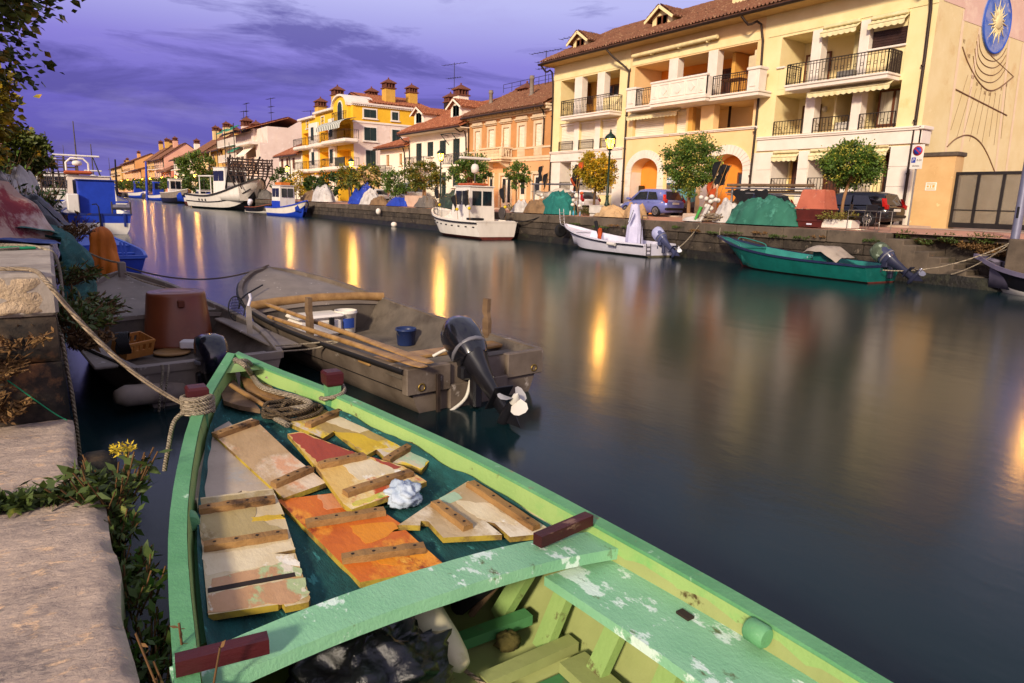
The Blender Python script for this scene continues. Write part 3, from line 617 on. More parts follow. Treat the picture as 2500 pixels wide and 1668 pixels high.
# the far quay wall: individual blocks near, longer courses farther off
qw = thing('quay_wall', 'long weathered stone quay wall on the far side of the canal with overgrown steps', 'quay wall', (QX, 30, 0))
rn = random.Random(5); mbw, mbc = MB(), MB()
def blocks(mb, x, y0, y1, z0, z1, l0, l1, d=.5):
    y = y0
    while y < y1-.05:
        e = min(y1, y+rn.uniform(l0, l1)); e = y1 if y1-e < .3 else e
        mb.bbox(x+rn.uniform(-.02, .025), x+d, y+.008, e-.008, z0+.006, z1-.006, .025); y = e
for (y0, y1, f) in ((-40, 7.98, 1), (11.25, 70, 1), (70, 430, 5)):
    blocks(mbc, QX, y0, y1, 1.0, 1.41, 1.1*f, 2.0*f); blocks(mbw, QX+.06, y0, y1, .66, 1.0, .6*f, 1.2*f); blocks(mbw, QX+.04, y0, y1, .3, .66, .8*f, 1.5*f)
blocks(mbw, QX+.95, 7.98, 11.3, .66, 1.38, .6, 1.2); blocks(mbw, QX+.9, 7.98, 11.3, 0, .66, .8, 1.5)
mbw.box(QX+.4, QX+1.2, 7.6, 7.98, -.3, 1.35); mbc.bbox(QX+.6, QX+1.3, 7.95, 11.3, 1.25, 1.4, .02)
mbw.build('wall_courses', WALLS, qw, True); mbc.build('wall_cap', WCAP, qw, True)
al = MB()
def rough(u, v, y0, y1): return V((QX-.14+.16*v+.05*noise.noise(V((u*(y1-y0)*1.3, v*3, 1))), y0+(y1-y0)*u, -.3+.62*v+.03*noise.noise(V((u*(y1-y0)*2, v*2, 5)))))
for y0, y1, n in ((-40, 8, 60), (8, 60, 200), (60, 430, 120)): al.grid(lambda u, v: rough(u, v, y0, y1), n, 4)
al.build('tide_band', ALG, qw, True)
for k, (ya, yb, zt) in enumerate(((10.7, 11.3, 1.24), (10.33, 10.9, 1.08), (9.95, 10.6, .93), (9.6, 10.2, .78), (9.25, 9.9, .63), (8.9, 9.55, .48), (8.5, 9.2, .33), (8.0, 8.85, .18))):
    MB().bbox(QX+.02+.01*k, QX+1.0, ya, yb, -.2, zt, .03).build('step', WCAP, qw, True)
# near bank: raised block quay, lower ledge slabs
LST = M('ledge_stone', '#c4ad98', '#9c8a7d', 7, .85, .9, 22, st='#756b66', stsc=6, stt=(.54, .66), st2='#d6b491', st2sc=12, st2t=(.57, .64), bd=.03, stretch=(.8, 1.3, 1))
BST = M('block_stone', '#a99d90', '#8e8276', 3, .85, .4, 16, st='#746a63', stsc=2.2, stt=(.54, .72), st2='#c6b39f', st2sc=5, st2t=(.58, .7))
RST = M('rough_hewn_stone', '#cbb394', '#b39a7c', 3, .95, 1.0, 11, st='#8d7a65', stsc=6, stt=(.52, .7), bd=.06)
DST = M('damp_block_stone', '#64523f', '#3b3027', 2, .8, .6, 12, st='#1e1a16', stsc=1.4, stt=(.45, .62), st2='#8b5f3a', st2sc=1.7, st2t=(.60, .7))
gl = MB(); gl.add([(-400, 5.3, 1.46), (-.35, 5.3, 1.46), (-.35, 330, 1.46), (-400, 330, 1.46)], [(0, 1, 2, 3)]); gl.add([(-400, -60, .54), (-.3, -60, .54), (-.3, 5.3, .54), (-400, 5.3, .54)], [(0, 1, 2, 3)])
struct('left_bank', gl, M('trodden_earth', '#7d6c5a', '#5d5043', 1.5, .95, .4, 12))
kw = thing('near_quay_wall', 'pale stone block quay at the left edge with rough hewn end face', 'quay wall', (-.3, 6, 0))
def hewn(mb, x0, x1, y, z0, z1, amp, seed, nx=34, nz=10):      # end face towards the camera with rounded arrises
    def fn(u, v):
        e = min(u, 1-u, v, 1-v)*10; k = min(1, e)
        return V((x0+(x1-x0)*u, y+.04*(1-k)**2-amp*k*(noise.noise(V((u*(x1-x0)*9+seed, v*4, seed)))+.6*noise.noise(V((u*(x1-x0)*21, v*9, seed)))), z0+(z1-z0)*v))
    mb.grid(fn, nx, nz)
tb_ = MB(); y = 5.05
for e in (8.7, 10.9, 13.6, 16.5):
    tb_.bbox(-.95, 0.0+rn.uniform(-.01, .01), y+.006, e, 1.245, 1.51, .02); y = e+.006
for k in range(20): tb_.bbox(-.95, rn.uniform(-.03, .02), 16.5+k*15, 16.5+k*15+14.98, 1.245, 1.5, .02)
tb_.build('top_course', BST, kw, True)
he = MB(); hewn(he, -1.6, -.01, 5.045, 1.25, 1.5, .03, 3); he.build('hewn_face', RST, kw, True)
lo_ = MB(); hewn(lo_, -1.6, -.02, 5.06, .95, 1.244, .012, 8); hewn(lo_, -1.6, -.015, 5.05, .3, .945, .016, 12)
lo_.bbox(-1.6, -.015, 5.11, 330, .945, 1.243, .02); lo_.bbox(-1.6, -.0, 5.1, 330, -.4, .94, .02); lo_.build('lower_course', DST, kw, True)
def slab_top(mb, x0, x1, y0, y1, zt, seed, th=.35):
    nx, ny = 70, 60
    def fn(u, v):
        x, y_ = x0+(x1-x0)*u, y0+(y1-y0)*v
        e = min(1-u, (.5-abs(v-.5)))*1.0; d = min((1-u)*(x1-x0), v*(y1-y0), (1-v)*(y1-y0))
        k = max(0, 1-d/.03); zz = zt+.012*noise.noise(V((x*4, y_*4, seed)))+.008*noise.noise(V((x*13, y_*16, seed)))-.03*k*k*(1+noise.noise(V((x*9, y_*9, 3))))
        x += .02*noise.noise(V((y_*3, seed, 0)))*u; return V((x, y_, zz))
    vs = [fn(i/nx, j/ny) for j in range(ny+1) for i in range(nx+1)]; w_ = nx+1
    mb.add(vs, [(j*w_+i, j*w_+i+1, (j+1)*w_+i+1, (j+1)*w_+i) for j in range(ny) for i in range(nx)], True)
    edge = [vs[j*w_+nx] for j in range(ny+1)]; mb.grid(lambda u, v: edge[min(ny, int(round(u*ny)))]+V((.012*math.sin(v*3)-.02*v, 0, -th*v)), ny, 4)
    ed2 = [vs[i] for i in range(w_)]; mb.grid(lambda u, v: ed2[int(round(u*nx))]+V((0, .0, -th*v)), nx, 2)
    ed3 = [vs[ny*w_+i] for i in range(w_)]; mb.grid(lambda u, v: ed3[nx-int(round(u*nx))]+V((0, .0, -th*v)), nx, 2)
lg = thing('stone_ledge', 'low mooring ledge of worn pinkish stone slabs under the camera', 'ledge', (-.5, 3, .3))
for k, (ya, yb, xr) in enumerate(((3.66, 5.0, .0), (1.6, 3.62, .09), (-1.2, 1.57, .13))):
    mb = MB(); slab_top(mb, -3.0, xr+.01, ya, yb, .6, k*7.3); mb.build('slab', LST, lg, True)
MB().box(-3, -.03, -1.2, 5.0, -.5, .3).build('footing', ALG, lg, True)
# ------------------------------------------------------------------ the row of houses along the far quay
WHT = M('white_plaster', '#efe3cf', '#e6d8c2', .9, .85, .12, 18, st='#cbb79e', stsc=.6, stt=(.60, .8))
ORN = M('terracotta_plaster', '#c28c58', '#b5804c', .8, .85, .2, 14, st='#9c6a42', stsc=.6, stt=(.58, .78), st2='#dca068', st2sc=2.2, st2t=(.62, .72))
ORL = M('terracotta_base_plaster', '#d3a374', '#c89665', .8, .85, .15, 14)
YBR = M('bright_yellow_plaster', '#e9b72e', '#deaa26', 1, .85, .12, 16, st='#d09a22', stsc=.7, stt=(.6, .8))
PKW = M('pinkish_white_plaster', '#e2cdbd', '#d6bfae', .6, .85, .15, 14, st='#c2a591', stsc=.5, stt=(.54, .74), st2='#eadfd2', st2sc=1.3, st2t=(.58, .72))
GRN = M('dark_green_shutter', '#243430', '#1b2825', 4, .6)
BRN = M('brown_shutter', '#7a4a30', '#633b26', 4, .6)
TAN = M('tan_shutter', '#b98a58', '#a57a4b', 4, .6, wave=(9, 'Z', .4, None))
def body(parent, y0, y1, z1, depth, mat, holes=(), x=XF, zr=None, sides=True, z0=G0, ridge=None, name='wall'):
    mb = MB(); facade(mb, x, y0, y1, z0, z1, holes)
    xr = x+depth; rg = ridge or (x+depth*.5)
    for yy, fl in ((y0, 1), (y1, 0)):
        p = [(x, yy, z0), (xr, yy, z0), (xr, yy, z1)]+([(rg, yy, zr)] if zr else [])+[(x, yy, z1)]
        mb.add(p, [tuple(range(len(p))) if fl else tuple(range(len(p)-1, -1, -1))])
    return mb.build(name, mat, parent, True)
def gable_roof(parent, y0, y1, ze, zr, x=XF, depth=10, ov=.8, tile=None, pitch=.24, rows=14, ridge=None, oy=.25, fascia=None):
    rg = ridge or x+depth*.5; mb = MB(); sl = (zr-ze)/(rg-x)
    tiled_roof(mb, (x-ov, y0-oy, ze-ov*sl+.08), (x-ov, y1+oy, ze-ov*sl+.08), (rg, y0-oy, zr+.08), (rg, y1+oy, zr+.08), pitch, rows)
    mb.add([(rg, y0-oy, zr+.2), (rg, y1+oy, zr+.2), (x+depth+.4, y1+oy, ze), (x+depth+.4, y0-oy, ze)], [(0, 1, 2, 3)])
    o = mb.build('roof', tile or TILE, parent, True)
    MB().tube([(x-ov-.03, y0-oy, ze-ov*sl+.02), (x-ov-.03, y1+oy, ze-ov*sl+.02)], .08, 8).build('gutter', GUT, parent, True)
    return o
def chimney(parent, x, y, z0, z1, w=.8, wall=None, d=None, style=1):
    d = d or w; c = MB().bbox(x-w/2, x+w/2, y-d/2, y+d/2, z0, z1, .02).build('chimney', wall or WHT, parent, True)
    cap = MB(); h = w*.48
    for sx_ in (-1, 1):
        for k in range(4): yy = y-d/2+.06+(d-.12)*k/3; cap.box(x+sx_*(w/2-.06)-.05, x+sx_*(w/2-.06)+.05, yy-.05, yy+.05, z1, z1+h)
    for sy_ in (-1, 1):
        for k in range(1, 3): xx = x-w/2+.06+(w-.12)*k/3; cap.box(xx-.05, xx+.05, y+sy_*(d/2-.06)-.05, y+sy_*(d/2-.06)+.05, z1, z1+h)
    cap.box(x-w*.3, x+w*.3, y-d*.3, y+d*.3, z1, z1+h); cap.bbox(x-w*.62, x+w*.62, y-d*.62, y+d*.62, z1-.1, z1, .02)
    e = w*.62; e2 = d*.62
    cap.add([(x-e, y-e2, z1+h), (x+e, y-e2, z1+h), (x+e, y+e2, z1+h), (x-e, y+e2, z1+h), (x, y, z1+h+w*.42), (x-e, y-e2, z1+h-.08), (x+e, y-e2, z1+h-.08), (x+e, y+e2, z1+h-.08), (x-e, y+e2, z1+h-.08)], [(0, 1, 4), (1, 2, 4), (2, 3, 4), (3, 0, 4), (0, 5, 6, 1), (1, 6, 7, 2), (2, 7, 8, 3), (3, 8, 5, 0), (8, 7, 6, 5)])
    cap.ball((x, y, z1+h+w*.45), w*.08, 8, 6); cap.build('chimney_cap', M('chimney_terracotta', '#7d4a35', '#5c3526', 6, .85), c, True)
    return c
def flue(parent, x, y, z0, z1, r=.14):
    mb = MB().lathe([(r*1.9, 0), (r*1.7, .35), (r, .5), (r, z1-z0-.25), (r*1.3, z1-z0-.22), (r*1.3, z1-z0-.1), (r*1.0, z1-z0-.08), (r*1.25, z1-z0)], (x, y, z0), 10); mb.build('flue', M('flue_cement', '#8d7f72', '#6f6359', 5, .9), parent, True)
def frame_window(parent, y0, y1, z0, z1, surround, fill, x=XF, t=.14, sill=True, pair=None, arch=None):
    mb = MB(); mb.box(x-.04, x+.015, y0-t, y0, z0-.02, z1+t); mb.box(x-.04, x+.015, y1, y1+t, z0-.02, z1+t); mb.box(x-.04, x+.015, y0, y1, z1, z1+t)
    o = mb.build('window', surround, parent, True)
    if sill: MB().bbox(x-.16, x+.015, y0-t-.08, y1+t+.08, z0-.12, z0-.022, .015).build('sill', surround, o, True)
    if fill in (GRN, BRN): slat_shutters(o, x+.03, y0, y1, z0, z1, fill)
    else: shutter_roll(o, x+.06, y0, y1, z0, z1, fill)
    return o
# --- orange house
oh = thing('terrace_house', 'orange house with stone window heads and a balustraded balcony beside the big apartment house', 'house', (XF, 41.5, G0))
OY0, OY1 = 36.22, 46.86
ow = [(37.25, 37.98, 5.65, 7.05), (39.2, 39.93, 5.65, 7.05), (41.1, 41.85, 5.65, 7.05), (43.05, 43.8, 5.65, 7.05), (44.98, 45.75, 5.65, 7.05)]
od = [(37.3, 38.1, 2.2, 3.85), (39.0, 39.8, 2.2, 3.85), (40.75, 42.1, 1.6, 3.8), (43.1, 43.8, 1.6, 3.8), (44.6, 45.6, 2.2, 3.85)]
body(oh, OY0, OY1, 8.15, 9.5, ORN, [(*h, .2) for h in ow], zr=10.6, z0=4.9); body(oh, OY0, OY1, 4.9, 9.5, ORL, [(*h, .25) for h in od], name='ground_floor_wall')
OST = M('house_stone', '#d8c3a4', '#c7b08f', 1.5, .8, .15, 20)
MB().bbox(XF-.05, XF, OY0, OY1, 5.5, 5.62, .01).build('belt_course', OST, oh, True); bl = MB(); bl.bbox(XF-.08, XF, OY0, OY1, 4.86, 5.02, .02); bl.bbox(XF-.05, XF, OY0, OY1, 4.7, 4.855, .01); bl.build('belt_course', OST, oh, True)
for a, b, c, d in ow:
    w_ = frame_window(oh, a, b, c, d, OST, CRM, t=.2, sill=False)
    MB().bbox(XF-.1, XF+.01, a-.34, b+.34, 7.32, 7.4, .015).bbox(XF-.2, XF+.01, a-.4, b+.4, 7.402, 7.5, .02).bbox(XF-.12, XF+.01, a-.3, b+.3, 7.502, 7.66, .03).build('window_head', OST, w_, True)
    bp_ = MB().box(XF-.03, XF+.012, a-.06, b+.06, 5.02, 5.5)
    for k in range(6): yy = a+.02+(b-a-.04)*k/5; bp_.lathe([(.035, 0), (.05, .1), (.03, .25), (.05, .4), (.035, .45)], (XF-.06, yy, 5.03), 6)
    bp_.build('blind_balustrade', OST, w_, True)
bc = thing('x', None, None); bpy.data.objects.remove(bc)
bs = MB().bbox(XF-.95, XF, 40.6, 43.75, 4.86, 5.05, .03).bbox(XF-.85, XF, 40.75, 43.6, 4.72, 4.855, .02).build('balcony', OST, oh, True)
for yy in (40.95, 43.1): MB().prism([(XF-.8, 4.7), (XF, 4.7), (XF, 4.25), (XF-.35, 4.4)], yy, yy+.28, lambda a, b, h: (a, h, b)).build('bracket', OST, bs, True)
bal = MB(); bal.bbox(XF-.98, XF-.74, 40.55, 43.8, 5.56, 5.68, .02); bal.bbox(XF-.74, XF, 40.55, 40.78, 5.56, 5.68, .02); bal.bbox(XF-.74, XF, 43.57, 43.8, 5.56, 5.68, .02)
for k in range(17): bal.lathe([(.04, 0), (.065, .12), (.035, .3), (.06, .46), (.04, .51)], (XF-.86, 40.8+2.75*k/16, 5.05), 6)
for yy in (40.67, 43.68):
    for k in range(4): bal.lathe([(.04, 0), (.065, .12), (.035, .3), (.06, .46), (.04, .51)], (XF-.68+.2*k, yy, 5.05), 6)
    bal.bbox(XF-.98, XF-.74, yy-.12, yy+.12, 5.05, 5.56, .02); bal.lathe([(.08, 0), (.04, .06), (.09, .14), (.06, .24), (0, .3)], (XF-.86, yy, 5.68), 8)
bal.build('balustrade', OST, bs, True)
cor = MB(); cor.bbox(XF-.1, XF, OY0, OY1, 7.72, 7.84, .02); cor.bbox(XF-.5, XF, OY0, OY1, 8.02, 8.16, .03)
for k in range(26): yy = OY0+.15+(OY1-OY0-.3)*k/25; cor.bbox(XF-.4, XF, yy-.09, yy+.09, 7.845, 8.015, .02)
cor.build('cornice', OST, oh, True)
gable_roof(oh, OY0+.1, OY1, 8.25, 10.55, depth=9.5, ov=.6, tile=TILD, rows=16, oy=0, pitch=.22)
for a, b, c, d in od:
    w_ = MB().box(XF-.03, XF+.015, a-.2, a, c, d+.2).box(XF-.03, XF+.015, b, b+.2, c, d+.2).box(XF-.03, XF+.015, a, b, d, d+.2).build('door_surround' if c < 2 else 'window', OST, oh, True)
    dr = MB().box(XF+.12, XF+.18, a, b, c, d).build('panel', M('white_door', '#e6dccb', rough=.5), w_, True); n = 2 if b-a > 1 else 1
    for k in range(n):
        p = a+(b-a)*(k+.22)/n; q = a+(b-a)*(k+.78)/n; MB().box(XF+.1, XF+.118, p, q, c+.35, d-.2).build('pane', GLS, w_, True)
        gr = MB()
        for j in range(4): yy = p+(q-p)*(j+.5)/4; gr.tube([(XF+.08, yy, c+.35), (XF+.08, yy+.05, (c+d)/2), (XF+.08, yy, d-.2)], .014, 5)
        gr.build('grille', IRON, w_, True)
chimney(oh, 31.0, 44.9, 9.2, 9.9, 1.1, WHT); flue(oh, 28.7, 41.0, 8.9, 10.6); flue(oh, 28.6, 46.2, 8.8, 10.2)
pipe(oh, [(26.45, 46.7, 8.1), (26.9, 46.6, 7.7), (26.92, 46.6, 1.6)], .05); pipe(oh, [(26.5, 37.2, 8.1), (26.9, 37.0, 7.6), (26.92, 37.0, 5.7)], .05)
rt = MB()
for k in range(7): rt.tube([(31, 41+k*1.2, 10.5), (31, 41+k*1.2, 11.1)], .02, 5)
rt.tube([(31, 41, 11.1), (31, 48.2, 11.1)], .02, 5); rt.tube([(31, 41, 10.8), (31, 48.2, 10.8)], .015, 5); rt.build('roof_rail', IRON, oh, True)
# --- white house with two dormers
wh = thing('terrace_house', 'white house with dark green shutters, two dormers and curved iron balconies', 'house', (XF, 52, G0))
WY0, WY1 = 46.95, 57.1
ww = [(48.0, 49.1, 4.75, 6.7, 'd'), (50.25, 51.35, 5.55, 6.7, 'w'), (52.45, 53.55, 5.55, 6.7, 'w'), (54.6, 55.7, 4.75, 6.7, 'd')]
wg = [(48.0, 49.1, 3.05, 4.2), (50.2, 50.95, 1.6, 4.2), (52.5, 53.4, 3.05, 3.9), (54.65, 55.8, 3.05, 3.8)]
body(wh, WY0, WY1, 7.75, 10, WHT, [(*h[:4], .12) for h in ww]+[(*h, .12) for h in wg], zr=10.3)
for h in ww: frame_window(wh, *h[:4], WHT, GRN, t=.09, sill=h[4] == 'w')
for h in wg: frame_window(wh, *h, WHT, GRN, t=.09)
gable_roof(wh, WY0, WY1, 7.85, 10.2, rows=15, ov=.95, oy=.45)
MB().box(XF-.9, XF, WY0-.4, WY1+.4, 7.36, 7.42).build('soffit', WHT, wh, True)
for a, b in ((46.3, 49.4), (52.6, 56.3)):
    MB().bbox(26.15, XF, a+.1, b-.1, 4.52, 4.7, .02).build('balcony_slab', WHT, wh, True); railing(wh, a+.1, b-.1, 4.7, 5.5, 26.2, step=.14, rings=False, sides=XF, bow=.13)
dormer(wh, 28.0, 49.6, 51.4, 8.55, 9.45, 9.95, 4.0, WHT, TILE, GRN); dormer(wh, 28.0, 56.3, 58.2, 8.55, 9.45, 9.95, 4.0, WHT, TILE, GRN)
chimney(wh, 30.5, 54.2, 9.6, 10.9, 1.0, WHT); chimney(wh, 31.5, 57.9, 9.4, 10.8, .9, DARK)
pipe(wh, [(26.1, 47.6, 7.5), (26.5, 47.2, 7.1), (26.92, 47.0, 6.7), (26.92, 47.0, 1.6)], .05); pipe(wh, [(26.1, 57.5, 7.5), (26.5, 57.3, 7.0), (26.92, 57.0, 6.4), (26.92, 57.0, 1.6)], .05)
br = MB(); br.tube([(XF-.02, 48, 7.0), (26.3, 48.1, 7.05), (26.25, 49.8, 7.05), (XF-.02, 49.9, 7.0)], .03, 6); br.tube([(26.3, 48.1, 7.05), (XF, 48.1, 6.3)], .03, 6); br.tube([(26.25, 49.8, 7.05), (XF, 49.8, 6.3)], .03, 6); br.build('awning_bracket', GRN, wh, True)
# --- small white annex
an = thing('annex_house', 'small low white house with an ornate iron balcony left of the dormer house', 'house', (XF, 61, G0))
ah = [(58.55, 59.2, 5.0, 6.0), (61.4, 62.1, 4.95, 6.0), (61.4, 62.2, 1.8, 3.9)]
body(an, 57.15, 63.6, 6.6, 8, WHT, [(*h, .12) for h in ah], zr=7.9)
for h in ah: frame_window(an, *h, WHT, TAN, t=.08)
gable_roof(an, 57.2, 63.7, 6.65, 8.0, depth=8, ov=.55, rows=10); MB().bbox(26.3, XF, 60.8, 64.1, 4.2, 4.32, .02).build('balcony_slab', STO, an, True); railing(an, 60.85, 64.05, 4.32, 5.0, 26.35, step=.11, sides=XF)
pipe(an, [(26.4, 58.2, 6.4), (26.9, 58.0, 6.1), (26.92, 58.0, 1.6)], .05)
# --- yellow and white apartment block
yb = thing('apartment_block', 'yellow and white apartment block with rounded gable, striped awning and brick chimneys', 'apartment block', (XF, 79, G0))
Y0, Y1 = 70.5, 88.0; XB = 35.5
mb = MB(); yh = [(71.3, 75.2, 8.0, 9.7, 1.5), (71.3, 75.2, 5.3, 7.0, 1.2), (77.5, 81.0, 8.0, 9.7, 1.5), (77.5, 81.0, 5.3, 7.0, 1.2), (84.5, 87.6, 8.0, 9.5, 1.5), (84.5, 87.6, 5.3, 7.0, 1.2)]
facade(mb, XF, Y0, Y1, 4.6, 11.3, yh); mb.build('wall', YBR, yb, True)
for h in yh: mb = MB(); mb.add([(XF+h[4], h[0], h[2]), (XF+h[4], h[1], h[2]), (XF+h[4], h[1], h[3]), (XF+h[4], h[0], h[3])], [(0, 1, 2, 3)]); mb.build('loggia_back_wall', YBR, yb, True)
mb = MB(); facade(mb, XF, Y0, Y1, G0, 4.6, [(71.5, 74.8, G0+.05, 4.3, 1.2), (77.6, 80.8, G0+.05, 4.3, 1.2), (84.6, 87.5, G0+.05, 4.3, 1.2)]); mb.build('ground_floor_wall', YBR, yb, True)
mb = MB(); mb.add([(XF, Y0, 9.75), (XB, Y0, 9.75), (XB, Y0, 11.35), (XF, Y0, 11.35)], [(0, 1, 2, 3)]); mb.build('upper_side_wall', YBR, yb, True)
mb = MB(); mb.add([(XF, Y0, 5.0), (XB, Y0, 5.0), (XB, Y0, 9.75), (XF, Y0, 9.75)], [(0, 1, 2, 3)]); mb.build('side_wall', PKW, yb, True)
mb = MB(); mb.add([(XF, Y0, G0), (XB, Y0, G0), (XB, Y0, 5.0), (XF, Y0, 5.0)], [(0, 1, 2, 3)]); mb.build('base_side_wall', APR, yb, True)
mb = MB(); mb.add([(XB, Y0, G0), (XB, Y1, G0), (XB, Y1, 11.3), (XB, Y0, 11.3)], [(0, 1, 2, 3)]); mb.add([(XB, Y1, G0), (XF, Y1, G0), (XF, Y1, 11.3), (XB, Y1, 11.3)], [(0, 1, 2, 3)]); mb.build('rear_wall', YBR, yb, True)
MB().bbox(XF-.1, XB, Y0-.08, Y0, 9.6, 9.8, .02).build('belt_course', STO, yb, True); mb = MB(); mb.bbox(XF, XB, Y0-.05, Y0, 4.95, 5.05, .01); mb.build('belt_course', STO, yb, True)
mb = MB()
for k in range(40): xx = XF+.1+8.3*k/39; mb.box(xx-.06, xx+.06, Y0-.22, Y0, 11.3, 11.42)
mb.bbox(XF-.3, XB+.2, Y0-.3, Y0, 11.42, 11.62, .02); mb.build('cornice', STO, yb, True)
for (a, b, c, d) in ((28.3, 29.4, 5.2, 6.9), (28.15, 29.5, 10.2, 11.0), (28.15, 29.5, 7.9, 9.2), (31.3, 32.0, 10.2, 11.0), (31.3, 32.2, 7.9, 9.2)):
    o = MB().box(a-.14, b+.14, Y0-.04, Y0+.01, c-.1, d+.14).build('window', STO, yb, True); MB().bbox(a-.22, b+.22, Y0-.16, Y0, c-.2, c-.1, .01).build('sill', STO, o, True)
    for k in range(2): MB().bbox(a+(b-a)*k/2+.01, a+(b-a)*(k+1)/2-.01, Y0-.07, Y0-.035, c, d, .01).build('shutter', GRN, o, True)
# front bays: white piers with windows, tall centre with arched gable
for (a, b) in ((75.3, 77.4), (81.1, 84.4)):
    for (z0, z1) in ((G0, 4.5), (5.1, 7.6), (7.9, 10.4)):
        MB().bbox(XF-.35, XF, a+.1, b-.1, z0, z1, .06).build('bay', STO, yb, True); c = (a+b)/2
        if z0 > 2: slat_shutters(yb, XF-.38, c-.45, c+.45, z0+.55, z1-.5, GRN, 1)
for c in (80.0, 85.5): frame_window(yb, c-.5, c+.5, 10.0, 10.9, STO, GRN, t=.1)
gb = MB(); cy, hw = 73.4, 2.2
gb.prism([(cy+hw*math.cos(pi*i/14), 11.3+1.15*math.sin(pi*i/14)) for i in range(15)], XF-.3, XF+2.5, lambda a, b, h: (h, a, b)); gb.box(XF-.3, XF, cy-hw, cy+hw, 9.9, 11.3); gb.build('rounded_gable', YBR, yb, True)
ga = MB(); pts = [(cy+(hw+.16)*math.cos(pi*i/14), 11.33+1.28*math.sin(pi*i/14)) for i in range(15)]; pin = [(cy+(hw)*math.cos(pi*i/14), 11.3+1.12*math.sin(pi*i/14)) for i in range(15)]
for i in range(14): ga.prism([pin[i], pts[i], pts[i+1], pin[i+1]], XF-.55, XF+2.6, lambda a, b, h: (h, a, b))
ga.build('gable_moulding', STO, yb, True)
o = MB().prism([(cy-.75, 10.0), (cy+.75, 10.0)]+[(cy+.75*math.cos(pi*i/10), 11.3+.7*math.sin(pi*i/10)) for i in range(11)], XF-.36, XF-.31, lambda a, b, h: (h, a, b)).build('arched_window', STO, yb, True)
MB().prism([(cy-.6, 10.05), (cy+.6, 10.05)]+[(cy+.6*math.cos(pi*i/10), 11.25+.6*math.sin(pi*i/10)) for i in range(11)], XF-.4, XF-.365, lambda a, b, h: (h, a, b)).build('shutter', GRN, o, True)
railing(yb, cy-1.8, cy+1.8, 9.9, 10.8, XF-.6, step=.18, rings=False, sides=XF)
for (a, b, zz) in ((76.0, 82.3, 11.3), (82.6, 88.3, 11.0)): MB().bbox(XF-.45, XF+1.4, a, b, zz-.02, zz+.22, .03).build('parapet_moulding', STO, yb, True)
for (a, b, x0) in ((69.0, 76.3, 25.4), (76.6, 82.4, 25.9), (83.2, 88.3, 25.9)):
    for z0 in (4.72, 7.45):
        MB().bbox(x0, XF, a, b, z0, z0+.42, .12).build('balcony', STO, yb, True); railing(yb, a+.1, b-.1, z0+.42, z0+1.3, x0+.08, step=.2, rings=False, sides=XF, bow=.05)
dk = MB().bbox(25.42, 25.46, 69.1, 71.9, 5.14, 5.98, .01); dk.build('balcony_screen', GRN, yb, True)
sa = MB(); nS = 26; sw_ = M('striped_awning', '#d8d6c6', '#d8d6c6', 3, .8); sg = M('awning_stripe', '#4f5750', '#444b45', 3, .8)
for i in range(nS):
    a, b = 69.2+7.2*i/nS, 69.2+7.2*(i+1)/nS
    k = MB(); k.grid(lambda u, v: V((XF-.1-1.9*math.sin(v*pi/2), a+(b-a)*u, 9.95-.95*(1-math.cos(v*pi/2)))) if v < 1 else V((XF-2.0, a+(b-a)*u, 8.8)), 1, 6)
    sa.v += k.v if False else []; sa.add(k.v, k.f, True)
aw = sa.build('striped_awning', [sw_, sg], yb, True)
for i, p in enumerate(aw.data.polygons): p.material_index = (i//6) % 2
tiled = MB(); tiled_roof(tiled, (XF+2, Y0-.3, 11.62), (XB+.2, Y0-.3, 11.62), (XF+2, Y0+6, 13.3), (XB+.2, Y0+6, 13.3), .3, 12); tiled.add([(XF+2, Y0+6, 13.4), (XB, Y0+6, 13.4), (XB, Y1, 11.3), (XF+2, Y1, 11.3)], [(0, 1, 2, 3)]); tiled.add([(XF, Y0+.01, 11.35), (XF+2.1, Y0+.01, 11.6), (XF+2.1, Y1, 11.3), (XF, Y1, 11.2)], [(0, 1, 2, 3)])
tiled.build('roof', TILE, yb, True)
YCH = M('chimney_yellow', '#cfa148', '#bf923d', 2, .85)
chimney(yb, 27.9, 77.5, 11.4, 13.1, 1.1, YCH); chimney(yb, 27.8, 83.0, 11.0, 12.4, 1.1, YCH); chimney(yb, 31.5, 76.5, 12.6, 13.2, 1.1, YCH); chimney(yb, 31.6, 72, 12, 13.6, 1.1, YCH); chimney(yb, 34.8, 73, 12.3, 13.6, 1.0, YCH)
# --- brown-shuttered low house
lh = thing('terrace_house', 'low cream house with brown shutters beside the yellow apartment block', 'house', (XF, 93, G0))
lw = [(91.2, 92.3, 5.4, 6.8), (94.0, 95.1, 5.4, 6.8), (96.4, 97.6, 5.4, 6.8), (92, 93, 1.8, 4), (95, 96.5, 1.8, 4)]
body(lh, 88.3, 98.6, 7.25, 7, WHT, [(*h, .12) for h in lw], zr=8.8)
for h in lw: frame_window(lh, *h, WHT, BRN, t=.1)
gable_roof(lh, 88.4, 98.7, 7.3, 9.0, depth=7, ov=.7, pitch=.35, rows=10); pipe(lh, [(26.4, 93.4, 7), (26.9, 93.3, 6.6), (26.92, 93.3, 1.6)], .06)
